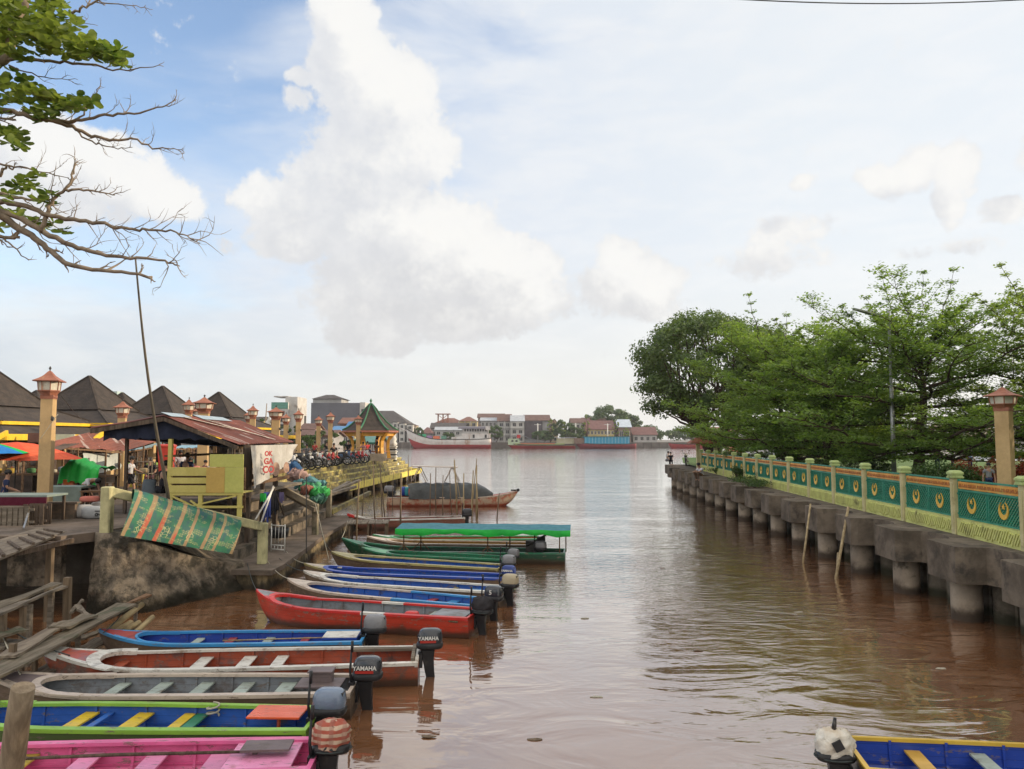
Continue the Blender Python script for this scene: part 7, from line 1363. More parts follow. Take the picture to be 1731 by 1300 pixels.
def house(u0, u1, vr, Y, dep, wall, roof, label, eave=None, kind='gable', floors=3, bays=None, axis='x', windows=True, balc=False, group='houses on the far bank', z0=2.6, ov=.6, hide=0):
    """front from u0 to u1 at depth Y; vr = pixel row of the ridge, eave = pixel row of the eaves"""
    a, b = P(u0, vr, Y), P(u1, vr, Y); w = b.x-a.x; cx = (a.x+b.x)/2; zr = a.z; ze = P(u0, eave, Y).z if eave else zr-w*.2; t = empty('town_house' if floors < 5 else 'tower_block', (cx, Y+dep/2, z0), 0, label, 'house' if floors < 5 else 'building', group)
    h = ze-z0; mb = MB(); mb.box((0, 0, h/2), (w, dep, h)); 
    if kind == 'gable' and axis == 'y': mb.add([(-w/2, -dep/2, h), (w/2, -dep/2, h), (0, -dep/2, zr-z0-.15), (-w/2, dep/2, h), (w/2, dep/2, h), (0, dep/2, zr-z0-.15)], [(0, 1, 2), (4, 3, 5)])
    if kind == 'gable' and axis == 'x': mb.add([(-w/2, -dep/2, h), (-w/2, dep/2, h), (-w/2, 0, zr-z0-.15), (w/2, -dep/2, h), (w/2, dep/2, h), (w/2, 0, zr-z0-.15)], [(1, 0, 2), (3, 4, 5)])
    wl = mb.build('wall', wall, t); z = zr-z0; mb = MB()
    if kind == 'gable' and axis == 'x':
        for s in (-1, 1): mb.slab([(-w/2-ov, s*(dep/2+ov), h-.2), (w/2+ov, s*(dep/2+ov), h-.2), (w/2+ov, 0, z), (-w/2-ov, 0, z)][::s], .25)
    elif kind == 'gable':
        for s in (-1, 1): mb.slab([(s*(w/2+ov), -dep/2-ov, h-.2), (s*(w/2+ov), dep/2+ov, h-.2), (0, dep/2+ov, z), (0, -dep/2-ov, z)][::s], .25)
    elif kind == 'hip':
        rl = max(w/2-dep/2*.8, w*.08); e = [(-w/2-ov, -dep/2-ov, h), (w/2+ov, -dep/2-ov, h), (w/2+ov, dep/2+ov, h), (-w/2-ov, dep/2+ov, h), (-rl, 0, z), (rl, 0, z)]; mb.add(e, [(0, 1, 5, 4), (1, 2, 5), (2, 3, 4, 5), (3, 0, 4), (3, 2, 1, 0)])
    else: mb.box((0, 0, h+.2), (w+.4, dep+.4, .4))
    mb.build('roof', roof, t); rn = random.Random(int(u0*13+vr))
    if windows:
        bays = bays or max(2, int(w/3.2)); fh = h/floors
        for f in range(floors):
            for k in range(bays):
                if rn.random() < hide: continue
                ww, hh = w/bays*.5, fh*.46; x = -w/2+(k+.5)*w/bays; zz = (f+.5)*fh; mb = MB(); mb.box((x, -dep/2-.03, zz), (ww, .08, hh)); wd = mb.build('window', m_win, t)
                mb = MB()
                for s in (-1, 1): mb.box((x+s*(ww/2+.08), -dep/2-.06, zz), (.16, .16, hh+.32)); mb.box((x, -dep/2-.06, zz+s*(hh/2+.08)), (ww, .16, .16))
                mb.box((x, -dep/2-.07, zz), (.1, .1, hh)); mb.build('frame', m_wl[0], wd)
            if balc and f > 0: mb = MB(); mb.box((0, -dep/2-.5, f*fh), (w*1.0, 1.0, .2)); mb.box((0, -dep/2-.95, f*fh+.55), (w, .1, .9)); mb.build('balcony', wall, t)
        if balc:
            mb = MB()
            for k in range(bays+1): mb.box((-w/2+k*w/bays, -dep/2-.9, h/2), (.35, .3, h))
            mb.build('pier', m_wl[0], t)
    return t
W, CR, GR, DK, PL, YE, BR = m_wl; rb, rm, rz_, rred, rd, rbz = m_rr
# houses from left to right (behind the ships)
house(604, 690, 693, 440, 26, W, rd, 'white house with big dark roof sloping down to the right behind the gazebo', eave=716, kind='hip', floors=3, bays=7)
for i, (a, b) in enumerate(((664, 672), (675, 684), (688, 698))): house(a, b, 709+i*2, 425, 12, W, rd, ['first narrow white row house right of the gazebo', 'second narrow white row house right of the gazebo', 'third narrow white row house, nearest the red and white ship bow'][i], eave=714+i*2, floors=3, bays=1, kind='flat')
house(697, 704, 718, 430, 10, CR, rred, 'sliver of a house with a red roof left of the ship bow houses', floors=2, bays=1, kind='hip')
house(712, 730, 722, 420, 12, PL, rm, 'low house with maroon roof behind the ship bow', eave=733, kind='hip', floors=1, bays=3)
house(733, 786, 706, 470, 18, W, rred, 'wide house with red and dark hipped roof in the middle distance', eave=716, kind='hip', floors=2, bays=6)
house(728, 786, 715, 430, 16, GR, rd, 'long low house with dark roof behind the white ship deck', eave=724, kind='gable', floors=1, bays=6)
house(736, 790, 722, 412, 8, PL, rz_, 'pale shed with zinc roof directly behind the ship', eave=727, kind='gable', floors=2, bays=5, hide=.3)
house(776, 806, 704, 440, 14, YE, rred, 'yellow house with reddish hipped roof', eave=712, kind='hip', floors=3, bays=3, balc=True)
house(808, 852, 699, 470, 16, BR, rb, 'highest brown roofed house of the far bank, left of the shop row', eave=706, kind='gable', floors=3, bays=5)
house(813, 846, 706, 420, 14, GR, rz_, 'grey house with shining zinc roof behind the ship stern', eave=711, kind='gable', floors=3, bays=5)
house(842, 863.5, 700, 418, 16, PL, rb, 'shop house with brown roof and balconies, left of the white piers', eave=712, kind='gable', floors=3, bays=2, balc=True)
house(864, 885.5, 702, 415, 16, W, rz_, 'shop house with zinc roof and white balcony piers', eave=712, kind='gable', floors=3, bays=2, balc=True)
house(886.5, 929, 701, 416, 20, GR, rb, 'shop house whose upper floors are closed by a dark blank front', eave=711, kind='gable', floors=3, bays=1, windows=False)
a, b = P(887, 712, 415.6), P(917, 741, 415.6); mb = MB(); mb.box(((a.x+b.x)/2, 415.4, (a.z+b.z)/2), (b.x-a.x, .4, a.z-b.z)); mb.build('dark_cladding', DK, world=True, label='dark weathered cladding closing the front of the shop house', cat='cladding')
house(916, 936, 702, 432, 26, CR, rb, 'cream gabled house lit from the side, right of the dark front', eave=714, kind='gable', axis='y', floors=3, bays=2)
house(932, 943, 708, 440, 20, CR, rb, 'narrow gabled house behind the cream one', eave=716, kind='gable', axis='y', floors=3, bays=1)
house(966, 988, 707, 440, 14, PL, rb, 'white two storeyed house behind the utility pole', eave=715, kind='gable', floors=3, bays=3, balc=True)
house(986, 1042, 706, 460, 16, BR, rm, 'long house with upper maroon roof on the right', eave=713, kind='gable', floors=2, bays=4)
house(992, 1038, 711, 425, 18, YE, rm, 'yellow walled hall with large maroon roof', eave=726, kind='gable', floors=2, bays=8)
house(1045, 1066, 709, 425, 16, BR, rbz, 'house with pale blue zinc roof at the edge of the dark tree', eave=722, kind='gable', floors=1, bays=2)
house(1070, 1110, 722, 430, 16, PL, rm, 'maroon roofed house glimpsed under the dark tree', eave=735, kind='gable', floors=1, bays=4)
for i, (a, b, v) in enumerate(((1200, 1260, 722), (1280, 1350, 726), (1370, 1450, 720), (1480, 1560, 724), (1590, 1680, 718), (1700, 1790, 722))): house(a, b, v, 430, 16, (W, CR, PL, W, CR, PL)[i], (rred, rb, rz_, rm, rb, rred)[i], 'far house behind the park, %s from the leaning trunks' % ('first', 'second', 'third', 'fourth', 'fifth', 'sixth')[i], eave=v+9, kind='gable', floors=2, bays=6)
# water tower frame and masts
mb = MB(); p = P(749, 700, 470)
for x in (-3, 0, 3):
    for y in (-2, 2): mb.bar((x, y, 0), (x, y, p.z-2.6), .4)
mb.box((0, 0, p.z-2.6), (9, 6, .5)); mb.bar((-3, -2, p.z-8), (3, -2, p.z-3), .3); mb.bar((3, -2, p.z-8), (-3, -2, p.z-3), .3); mb.build('roof_frame', m_redcap, loc=(p.x, p.y, 2.6), label='reddish open roof frame above the far houses', cat='frame')
for i, (u, v) in enumerate(((909, 716), (973, 715), (1027, 716))):
    p = P(u, v, 405); t = empty('utility_pole', (p.x, 405, 2.6), 0, ['white pole with cross arms before the dark front', 'white pole with cross arms before the two storeyed house', 'white pole with cross arms before the maroon hall'][i], 'pole', 'poles on the far bank'); h = p.z-2.6; mb = MB(); mb.tube([(0, 0, 0), (0, 0, h)], .3, 6); mb.build('mast', m_white, t); mb = MB(); mb.bar((-1.8, 0, h-.6), (1.8, 0, h-.6), .25); mb.build('cross_arm', m_white, t)
# far trees
def far_tree(u, vt, Y, w, label, seed, mat=lf_far, n=34, per=150, leaf=.9, hz=2.6): p = P(u, vt, Y); return broad_tree((p.x, Y, hz), p.z-hz, w, mat, label, seed, n=n, per=per, leaf=leaf, trunks=1, trunk_h=.12, group='trees on the far bank', name='far_tree')
far_tree(1030, 686, 470, 30, 'largest round tree rising over the far roofs on the right', 61, n=50, leaf=1.3)
far_tree(1058, 700, 480, 22, 'lower tree right of the largest far tree', 62, leaf=1.2)
far_tree(952, 709, 412, 14, 'dark tree between the cream house and the maroon hall', 63); far_tree(966, 722, 405, 16, 'broad dark bush left of the utility pole', 64)
far_tree(918, 729, 404, 13, 'round bush before the cream gabled house', 65); far_tree(838, 719, 406, 9, 'bright green tree at the ship stern', 66); far_tree(758, 731, 404, 7, 'small green bush on the ship middle', 67); far_tree(708, 722, 414, 6, 'small tree beside the narrow white houses', 68)
for i, (u, v, w, lb) in enumerate(((990, 699, 5, 'tallest column shaped tree before the maroon hall'), (954, 711, 4, 'column shaped tree left of the utility pole'), (930, 706, 3.5, 'thin creeper clad tree on the cream house'), (1041, 706, 4, 'column shaped tree right of the maroon hall'), (1058, 722, 4, 'column shaped tree at the blue zinc roof'))): far_tree(u, v, 402, w, lb, 80+i, lf_ter2, n=16, per=120, leaf=.7)
for i in range(9): far_tree(1090+i*78, 722+(i % 3)*4, 470+i*5, 34, 'far tree behind the park trees, %s from the left' % ORD[i].split()[0].replace('nearest', 'first'), 90+i, n=26, leaf=1.5, per=110)
# grey warehouse, tower and roofs on the near side
def block(u0, u1, v0, Y, dep, m, label, name='warehouse', z0=ztop, cat='building'):
    a, b = P(u0, v0, Y), P(u1, v0, Y); t = empty(name, ((a.x+b.x)/2, Y+dep/2, z0), 0, label, cat); mb = MB(); mb.box((0, 0, (a.z-z0)/2), (b.x-a.x, dep, a.z-z0)); mb.build('wall', m, t); return t, b.x-a.x, a.z-z0, dep
m_wh = M('warehouse_grey', (.135, .14, .165), (.115, .12, .14), scale=.2, rough=.8, bump=.02)
t, w, h, d = block(526, 609, 681, 230, 14, m_wh, 'large blank grey warehouse with a small hipped penthouse roof')
mb = MB(); mb.box((w/2-.2+.9, 0, h/2), (1.6, 14.2, h+.3)); mb.build('side_wall', W, t)
for k in range(7): mb = MB(); mb.box((w/2+.9, -7.15, 3+k*(h-4)/7), (1.0, .12, .8)); mb.build('window', m_win, t)
mb = MB(); mb.box((-w/2+4.3, 0, h+.7), (8.6, 10, 1.4)); mb.build('penthouse', PL, t); mb = MB(); mb.add([(-w/2-.3, -5.6, h+1.3), (-w/2+9.2, -5.6, h+1.3), (-w/2+9.2, 5.6, h+1.3), (-w/2-.3, 5.6, h+1.3), (-w/2+2.8, 0, h+2.8), (-w/2+5.2, 0, h+2.8)], [(0, 1, 5, 4), (1, 2, 5), (2, 3, 4, 5), (3, 0, 4), (3, 2, 1, 0)]); mb.build('penthouse_roof', rd, t)
t, w, h, d = block(459, 487, 680, 240, 12, W, 'white and green stepped tower block behind the lantern columns', 'tower_block')
mb = MB(); mb.box((w/2+.6, 1, h/2+.9), (3.8, 11, h+1.8)); mb.build('stair_tower', W, t); mb = MB(); mb.box((0, -6.05, h-1.0), (w, .2, 2.0)); mb.build('green_band', paint((.10, .28, .22), 'tower_green'), t); mb = MB(); mb.box((-.2, 0, h+1.9), (w*.9, 8, .3)); mb.build('flat_roof', W, t)
for k in range(5): mb = MB(); mb.box((.8, -6.08, 1+k*(h-3)/5+.8), (w*.28, .15, 1.3)); mb.build('window', m_win, t)
for (u0, u1, vr, ve, Y, wl_, rf_, lb) in ((585, 622, 714, 728, 130, GR, paint((.04, .17, .38), 'blue_roof'), 'low building with bright blue roof behind the bikes'), (560, 600, 722, 730, 128, YE, paint((.05, .20, .42), 'blue_roof2'), 'smaller blue roofed shed left of the larger one'), (508, 530, 717, 726, 150, CR, rb, 'little gabled house left of the warehouse foot'), (575, 612, 707, 716, 160, BR, rred, 'dull red roof in front of the warehouse'), (500, 560, 729, 736, 110, GR, rb, 'long low brown shed behind the columns'), (395, 432, 706, 720, 105, YE, rd, 'dark roofed house with yellow fascia behind the kiosk'), (600, 640, 740, 748, 120, BR, paint((.03, .17, .12), 'green_roof'), 'green tarpaulin roof behind the gazebo')):
    house(u0, u1, vr, Y, 8, wl_, rf_, lb, eave=ve, floors=1, z0=ztop, group='low buildings behind the promenade', ov=.4, bays=4)
for i, (u, v, Y, w, lb) in enumerate(((489, 715, 110, 4, 'rounded tree behind the short columns'), (436, 700, 100, 3, 'palm like tree right of the last pyramid roof'), (545, 728, 105, 5, 'bushy tree behind the bikes'), (530, 735, 100, 5, 'low bush between two columns'), (515, 728, 120, 6, 'bush at the foot of the white tower'), (600, 738, 105, 4, 'small tree left of the gazebo'))): far_tree(u, v, Y, w, lb, 120+i, lf_bush, n=14, per=140, leaf=.25, hz=ztop)
mb = MB(); a = P(451, 682, 95); mb.tube([(a.x-.3, 95, ztop), (a.x, 95, a.z)], [.12, .05], 6); mb.build('flag_pole', m_barkg, world=True, label='bare pole standing right of the last pyramid roof', cat='pole'); mb = MB(); mb.add([P(447, 716, 90), P(456, 703, 90), P(458, 722, 90)], [(0, 1, 2)]); mb.slab([P(446, 722, 90), P(455, 703, 90), P(459, 722, 90)], .05); mb.build('white_pennant', m_white, world=True, label='white triangular cloth beside the bare pole', cat='flag')
mb = MB(); a = P(516, 703, 200); mb.tube([(a.x, 200, ztop), (a.x, 200, a.z)], .25, 6); mb.build('thin_chimney', m_dark, world=True, label='thin dark mast left of the warehouse', cat='mast')
# ------------------------------------------------------------ ships
def ship(u0, u1, vdeck, Y, B_, lab, low, high, zd=None, bow='left', rise=3.5, waterline=.42, name='cargo_ship', group='ships moored along the far quay'):
    a, b = P(u0, 750, Y), P(u1, 750, Y); L = b.x-a.x; zdk = P(u0, vdeck, Y).z; t = empty(name, (a.x, Y, 0), 0, lab, 'ship', group); mb = MB(); rr = []; n = 30
    for i in range(n+1):
        u = i/n; hw = B_/2*(1-(1-min(u/.35, 1))**2)**.8*(1-.25*max(0, (u-.8)/.2)**2); top = zdk+rise*max(0, 1-u/.42)**2+.5*max(0, (u-.75)/.25)**2; wl_ = zdk*waterline+rise*.75*max(0, 1-u/.33)**2; k = -.5+(top+.3)*max(0, 1-u/.12)**1.6*1.0
        k = min(k, top-.05); wl_ = max(min(wl_, top-.03), k+.01); x = u*L; rr.append([(x, -hw, top), (x, -hw*.97, (top+wl_)/2), (x, -hw*.94, wl_), (x, -hw*.8, max(k, wl_*.3+k*.7)), (x, -hw*.5, k), (x, hw*.5, k), (x, hw*.8, max(k, wl_*.3+k*.7)), (x, hw*.94, wl_), (x, hw*.97, (top+wl_)/2), (x, hw, top)])
    f0 = len(mb.f); mb.loft(rr, close=True, cap=True)
    for i in range(n):
        for j in range(10): mb.m[f0+i*10+j] = 1 if j in (0, 1, 7, 8) else (0 if j < 7 else 1)
    mb.build('hull', [low, high], t); mb = MB()
    for s in (-1, 1):
        for p, q in zip([r[0 if s < 0 else 9] for r in rr], [r[0 if s < 0 else 9] for r in rr][1:]): mb.bar(Vector(p)+Vector((0, 0, .1)), Vector(q)+Vector((0, 0, .1)), .25, .3)
    mb.build('bulwark', m_dark, t); return t, L, zdk
s_white = M('ship_white', (.60, .58, .56), (.48, .46, .44), scale=.4, rough=.6, bump=.05, dirt=(.32, .22, .16), dirt_amt=.35, dscale=.4, drip=True); s_red = M('ship_red', (.36, .045, .05), (.28, .035, .04), scale=.4, rough=.6, bump=.05, dirt=(.2, .08, .07), dirt_amt=.3, dscale=.3)
t, L, zd = ship(686, 830, 743, 372, 8, 'white wooden cargo ship with red bottom, high pointed bow and awning over its deckhouse', s_red, s_white, rise=5.2)
mb = MB(); mb.tube([(2.0, 0, 7.6), (-4.5, 0, 10.6)], [.35, .15], 6); mb.build('bowsprit', s_white, t)
mb = MB(); mb.loft([[(x, y*2.9, z) for x, y in ((L*.54, -1), (L*.99, -1), (L*.99, 1), (L*.54, 1))] for z in (zd, zd+1.1)]+[[(x, y*2.9, z) for x, y in ((L*.66, -1), (L*.99, -1), (L*.99, 1), (L*.66, 1))] for z in (zd+1.7, zd+2.9)], smooth=False); mb.build('deckhouse', s_white, t)
mb = MB(); mb.box((L*.82, 0, zd+4.3), (L*.30, 5.0, 2.6)); mb.build('wheelhouse', PL, t)
for k in range(9): mb = MB(); mb.box((L*(.70+.03*k), -2.54, zd+4.5), (.8, .1, 1.2)); mb.build('window', m_win, t)
for k in range(2): mb = MB(); mb.box((L*(.80+.14*k), -2.95, zd+1.6), (1., .1, 1.6)); mb.build('door', m_win, t)
mb = MB(); rr = []
for i in range(25): x = L*(.62+.37*i/24); rr.append([(x, -3.0, zd+5.0+.2*math.sin(i*1.3)), (x, -3.1, zd+5.9), (x, 0, zd+6.3), (x, 3.1, zd+5.9)])
mb.loft(rr, close=False); mb.build('awning', cloth((.22, .21, .24), 'ship_awning'), t); mb = MB(); mb.box((L*.965, -3.2, zd+5.4), (2.2, .2, 1.8)); mb.build('white_canvas', s_white, t)
mb = MB(); mb.box((L*.36, 0, zd+.9), (3.0, 3, 1.6)); mb.build('orange_crate', paint((.65, .16, .07), 'ship_orange'), t)
for k, (x, c) in enumerate(((.17, (.03, .35, .12)), (.21, (.05, .4, .2)), (.28, (.35, .2, .4)), (.45, (.10, .25, .18)))): mb = MB(); mb.box((L*x, -1.5, zd+1.0+(.8 if x < .25 else 0)), (2.4, 1.2, 1.6)); mb.build('deck_cargo', paint(c), t)
mb = MB(); mb.tube([(L*.56, 0, zd+1), (L*.56, 0, zd+4.6)], .12, 5); mb.build('mast', m_dark, t)
m_shgr = M('ship_olive', (.25, .22, .14), (.18, .12, .09), scale=.3, rough=.7); 
t, L, zd = ship(857, 972, 752.5, 372, 8, 'low green edged barge with a little pale wheelhouse at its left end', s_red, m_shgr, rise=.8, waterline=.75, name='river_barge')
mb = MB(); mb.box((L*.48, 0, zd+.5), (L*.72, 6, .8)); mb.build('hatch', paint((.30, .36, .14), 'hatch_green'), t); mb = MB(); mb.box((L*.45, -3.1, zd+.75), (L*.5, .1, .35)); mb.build('orange_stripe', paint((.60, .17, .07), 'stripe_orange'), t)
mb = MB(); mb.box((L*.10, 0, zd+1.6), (5.5, 4.5, 3.0)); mb.build('wheelhouse', paint((.45, .55, .38), 'pale_green'), t); mb = MB(); mb.slab([(L*.05, -3, zd+4.2), (L*.20, -3, zd+5.6), (L*.20, 3, zd+5.6), (L*.05, 3, zd+4.2)], .1); mb.slab([(L*.20, -3, zd+5.6), (L*.36, -3, zd+2.6), (L*.36, 3, zd+2.6), (L*.20, 3, zd+5.6)], .1); mb.build('canopy', cloth((.35, .40, .50), 'barge_canopy'), t)
for x in (.08, .14): mb = MB(); mb.box((L*x, -2.3, zd+2), (1., .1, .9)); mb.build('window', m_win, t)
mb = MB(); mb.box((L*.17, -2.6, zd+4.2), (1.6, .3, 1.6)); mb.build('red_flag', c_red, t); mb = MB(); mb.box((L*.86, 0, zd+2.0), (L*.26, 5, 2.6)); mb.build('aft_house', M('aft_house', (.42, .40, .28), (.35, .33, .22), scale=.5), t); mb = MB(); mb.box((L*.86, 0, zd+3.6), (L*.32, 6, .25)); mb.build('aft_roof', rz_, t)
t, L, zd = ship(972, 1074, 751, 370, 8, 'maroon barge carrying a long bright blue cargo cover', M('barge_maroon', (.20, .03, .045), (.15, .03, .035), scale=.4), M('barge_maroon2', (.22, .04, .05), (.17, .03, .04), scale=.4), rise=.9, waterline=.5, name='river_barge')
mb = MB(); mb.box((L*.52, 0, zd+1.9), (L*.74, 6.2, 3.2)); c = mb.build('cargo_cover', cloth((.06, .32, .50), 'cover_blue'), t)
for k in range(14): mb = MB(); mb.box((L*(.17+.054*k), -3.15, zd+1.9), (.25, .1, 3.0)); mb.build('stay', paint((.25, .50, .62), 'stay_blue'), c)
mb = MB(); mb.box((L*.52, 0, zd+3.65), (L*.78, 6.8, .3)); mb.build('cover_roof', paint((.03, .14, .15), 'cover_roof'), t); mb = MB(); mb.box((L*.07, 0, zd+1.6), (5, 5, 2.6)); mb.build('wheelhouse', BR, t)
ship(1130, 1190, 751, 374, 7, 'red hulled boat glimpsed beyond the quay end tree', s_red, s_red, rise=.6, name='river_barge'); ship(1395, 1460, 750, 376, 8, 'pale boat glimpsed behind the park bushes', s_red, s_white, rise=1.2)
# ------------------------------------------------------------ overhanging almond tree, upper left
rnd = random.Random(77); DB = 8.2
tt = empty('almond_tree', (-9.5, 8.5, 0), 0, 'overhanging almond tree with bare twigs and glossy leaves, upper left', 'tree')
mb = MB(); trunk = [(-9.6, 9.6, -.6), (-9.5, 9.3, 1.5), (-9.2, 9.0, 4), (-8.6, 8.7, 6), (-8.4, 8.5, 8.2), (-8.5, 8.4, 11)]; mb.tube(trunk, [.32, .26, .23, .2, .17, .1], 12); mb.build('trunk', m_barkg, tt, world=True)
mbb = MB(); leafb = MB(); twigs = []
def br(pts, r0, r1, Y=DB, dY=0.): 
    q = [P(u, v, Y+dY*i/len(pts)) for i, (u, v) in enumerate(pts)]; q = cr(q, 4); n = len(q); q = [p+Vector((rnd.uniform(-.012, .012), rnd.uniform(-.02, .02), rnd.uniform(-.012, .012))) for p in q]
    mbb.tube(q, [(r0+(r1-r0)*i/(n-1))*.78 for i in range(n)], 7); return q
def twig(p, d, L, r, lev):
    n = 5; q = [p]; dd = Vector(d)
    for i in range(n): dd = (dd+Vector((rnd.gauss(0, .22), rnd.gauss(0, .25), rnd.gauss(.05, .22)))).normalized(); q.append(q[-1]+dd*L/n)
    mbb.tube(q, [r*(1-i/n*.75) for i in range(n+1)], 5, cap=False)
    if lev > 0:
        for i in range(1, n+1):
            if rnd.random() < .5: twig(q[i], (dd+Vector((rnd.gauss(0, .6), rnd.gauss(0, .4), rnd.gauss(.1, .6)))).normalized(), L*rnd.uniform(.35, .65), r*.55, lev-1)
def main(pts, r0, r1, tw=8, L=.5, Y=DB, t0=.25, lev=1):
    q = br(pts, r0, r1, Y); n = len(q)
    for k in range(tw):
        i = int(n*(t0+(1-t0)*(k+rnd.random())/tw)); i = min(max(i, 1), n-2); d = (q[i+1]-q[i-1]).normalized(); s = 1 if rnd.random() < .6 else -1
        twig(q[i], (d*.9+Vector((0, rnd.gauss(0, .3), s*rnd.uniform(.4, .9)))).normalized(), L*rnd.uniform(.25, .75), r1*.7+.002, lev)
    return q
k = 380/1029.
def Z(*pp): return [(x*k, y*k*480/480*1.0) for x, y in pp]
main(Z((-60, 900), (0, 920), (90, 935), (200, 975), (330, 1003), (450, 1020), (560, 1045), (660, 1052), (760, 1055), (840, 1072), (910, 1110)), .045, .006, 22, .55)
main(Z((-60, 930), (0, 965), (100, 1000), (200, 1060), (330, 1120), (430, 1155), (560, 1180), (700, 1185), (790, 1205), (820, 1220)), .055, .007, 14, .55)
main(Z((-60, 940), (0, 985), (80, 1040), (160, 1090), (230, 1150), (310, 1208), (420, 1235), (560, 1245), (700, 1272)), .06, .018, 10, .4)
main(Z((190, 1060), (215, 980), (240, 915), (300, 870), (330, 800), (335, 765)), .035, .01, 7, .45)
main(Z((300, 870), (380, 870), (460, 880), (530, 890)), .02, .006, 8, .3); main(Z((-60, 740), (20, 755), (130, 775), (250, 800), (320, 810)), .018, .004, 6, .35); main(Z((-40, 880), (60, 900), (140, 915), (240, 915)), .025, .012, 5, .3)
main(Z((-60, 485), (40, 505), (130, 530), (240, 553), (330, 560), (430, 535), (540, 525), (640, 515), (740, 490), (805, 455)), .04, .006, 10, .4)
main(Z((240, 553), (330, 580), (420, 620), (520, 640), (600, 632), (700, 675), (780, 680), (840, 682)), .03, .004, 11, .45); main(Z((330, 560), (380, 520), (410, 465), (440, 420), (465, 380)), .016, .004, 4, .2)
main(Z((330, 580), (400, 640), (470, 665), (540, 678), (605, 675)), .014, .004, 5, .25)
main(Z((-60, 250), (40, 270), (200, 275), (330, 290), (440, 300), (520, 320), (640, 312), (745, 300)), .03, .004, 7, .3); main(Z((40, 300), (150, 340), (250, 360), (360, 365)), .012, .003, 4, .3); main(Z((330, 60), (370, 40), (420, 15), (470, -10)), .02, .012, 3, .3); main(Z((450, 8), (540, 18), (620, 28), (700, 44)), .010, .003, 4, .2); main(Z((300, 90), (360, 102), (450, 112)), .008, .003, 2, .2)
main(Z((-60, 300), (0, 285), (50, 230), (60, 120), (110, 20), (140, -60)), .075, .05, 4, .4); main(Z((-60, 1080), (20, 1085), (90, 1090)), .03, .02, 3, .3); main(Z((20, 1090), (70, 1140), (128, 1190)), .014, .006, 2, .2); main(Z((-60, 545), (0, 545), (65, 550)), .02, .015, 2, .3); main(Z((-60, 820), (0, 800), (30, 760), (60, 780)), .03, .01, 2, .2)
# limbs joining the visible branches to the trunk out of frame
for (u, v, tp) in ((-23, 340, (-8.6, 8.7, 6)), (-23, 330, (-8.55, 8.7, 5.8)), (-23, 180, (-8.45, 8.5, 7.6)), (-23, 100, (-8.4, 8.5, 8.4)), (-23, 400, (-8.9, 8.85, 5.0)), (-23, 270, (-8.6, 8.6, 6.6)), (-23, 302, (-8.6, 8.6, 6.3)), (-23, 202, (-8.5, 8.5, 7.4))):
    a = P(u, v, DB); mbb.tube([a, a.lerp(Vector(tp), .5)+Vector((0, 0, -.05)), tp], [.055, .07, .09], 8)
mbb.build('branches', m_barkg, tt, world=True)
def aleaf(c, d, size):
    d = Vector(d).normalized(); s = d.cross(Vector((rnd.gauss(0, .5), rnd.gauss(0, .5), 1))).normalized(); nrm = s.cross(d); b = len(leafb.v); P_ = []
    for t, w in ((0, 0), (.3, .22), (.62, .34), (.88, .24), (1, 0)):
        z = -.12*math.sin(t*3.1)*size
        if w == 0: P_.append(c+d*t*size+nrm*z)
        else: P_ += [c+d*t*size+s*w*size+nrm*(z+.05*size), c+d*t*size+nrm*z, c+d*t*size-s*w*size+nrm*(z+.05*size)]
    leafb.v += P_
    for f in ((0, 1, 2), (0, 2, 3), (1, 4, 5, 2), (2, 5, 6, 3), (4, 7, 8, 5), (5, 8, 9, 6), (7, 10, 8), (8, 10, 9)): leafb.face([b+i for i in f], 0, True)
def cluster(u, v, ru, rv, n, size=.115, dY=.5):
    for _ in range(int(n*.68)):
        a = rnd.uniform(0, 6.283); r = rnd.random()**.5; c = P(u+ru*r*math.cos(a), v+rv*r*math.sin(a), DB+rnd.uniform(-dY, dY)); base = rnd.uniform(0, 6.28)
        for j in range(rnd.randint(3, 6)): al = base+j*1.1; aleaf(c, (math.cos(al), math.sin(al)*.8, rnd.uniform(-.35, .5)), size*rnd.uniform(.65, 1.2))
for u, v, ru, rv, n in ((30, 30, 60, 42, 95), (90, 30, 42, 38, 60), (20, 60, 40, 30, 50), (110, 70, 36, 22, 50), (150, 82, 32, 16, 42), (185, 92, 26, 12, 34), (202, 102, 12, 12, 14), (70, 62, 45, 26, 50), (40, 95, 20, 8, 5), (20, 140, 30, 22, 22), (60, 160, 34, 22, 42), (95, 170, 30, 18, 32), (130, 172, 20, 12, 14), (70, 190, 24, 12, 20), (150, 172, 8, 6, 4), (15, 222, 22, 16, 22), (28, 240, 14, 12, 10), (45, 310, 22, 14, 16), (20, 318, 16, 14, 10), (78, 335, 14, 12, 9), (20, 350, 14, 10, 6), (50, 370, 16, 8, 7), (82, 380, 12, 8, 5), (-10, 60, 30, 60, 40), (-10, 160, 20, 40, 20), (60, 300, 8, 6, 3), (100, 390, 8, 6, 3), (0, 385, 10, 8, 4)): cluster(u, v, ru, rv, n)
for _ in range(60): cluster(rnd.uniform(-190, -20), rnd.uniform(-200, 380), 30, 30, 5)
leafb.build('leaves', lf_almond, tt, world=True)
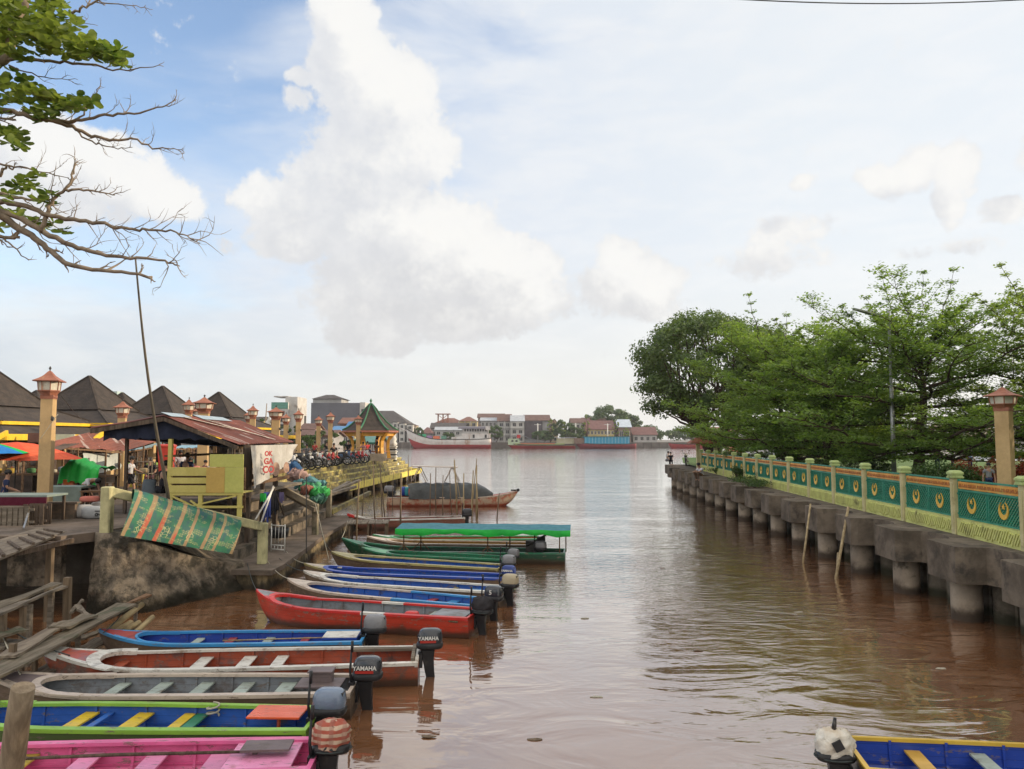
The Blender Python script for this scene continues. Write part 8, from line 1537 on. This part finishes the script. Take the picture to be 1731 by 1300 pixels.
# overhead cable, upper right
a, b = P(1100, -10, 14), P(1800, -4, 16); pts = [a.lerp(b, i/24)-Vector((0, 0, .16*math.sin(math.pi*min(1, i/24)))) for i in range(25)]
mb = MB(); mb.tube([P(900, -60, 13.4)]+pts+[P(2100, -30, 17)], .012, 5); mb.build('overhead_cable', m_dark, world=True, label='thin dark overhead cable crossing the top right of the sky', cat='cable')

# mooring ropes from the bows, floating litter
for i, (a, b, lb) in enumerate((((433, 997, .75), (418, 952, .62), 'red boat bow'), ((486, 978, .65), (452, 948, .62), 'worn brown rimmed boat bow'), ((513, 965, .65), (472, 944, .62), 'white rimmed boat bow'), ((514, 952, .62), (484, 932, .62), 'royal blue rimmed boat bow'), ((560, 932, .62), (545, 905, .62), 'olive boat bow'), ((578, 909, .8), (588, 880, .62), 'canopied boat bow'), ((174, 1070, .62), (216, 1020, .85), 'blue boat bow with the red deck'))):
    rope_between('mooring_line', G(*a), G(*b), 'mooring line tied to the %s' % lb, .08, .011, m_ropel if i % 2 else m_rope)
rn = random.Random(3)
for i, (u, v, lb) in enumerate(((1010, 1178, 'left of the white covered motor, far out'), (905, 1250, 'in the pale reflection near the bottom edge'), (723, 1246, 'right of the striped motor cover'), (1350, 1035, 'near the third leaning stub'), (820, 1125, 'right of the red-brown boat'), (1180, 1100, 'in the brown water below the leaning poles'), (1590, 1130, 'below the nearest round pile'), (1120, 960, 'on the ripples in mid channel'), (1480, 1150, 'above the yellow rimmed boat'), (990, 1045, 'in mid channel right of the red boat'))):
    p = G(u, v, .004); mb = MB(); n = 9; mb.slab([(math.cos(6.283*k/n)*rn.uniform(.04, .09)*1.6, math.sin(6.283*k/n)*rn.uniform(.03, .06), .008) for k in range(n)], .01); mb.build('floating_leaf', m_stake if i % 3 else m_ropel, loc=p, label='small leaf litter floating %s' % lb, cat='litter', group='litter floating on the inlet')
# ------------------------------------------------------------ the river air
hz = bpy.data.materials.new('haze'); hz.use_nodes = True; _t = hz.node_tree; _t.nodes.clear(); _N = NT(_t)
_v = _N.n('ShaderNodeVolumePrincipled', {'Color': (.93, .95, 1., 1), 'Density': .00017, 'Anisotropy': .2}); _o = _N.n('ShaderNodeOutputMaterial'); _t.links.new(_v.outputs[0], _o.inputs['Volume'])
mb = MB(); mb.box((0, 280, 28), (1700, 640, 62)); mb.build('haze', hz, kind='stuff')
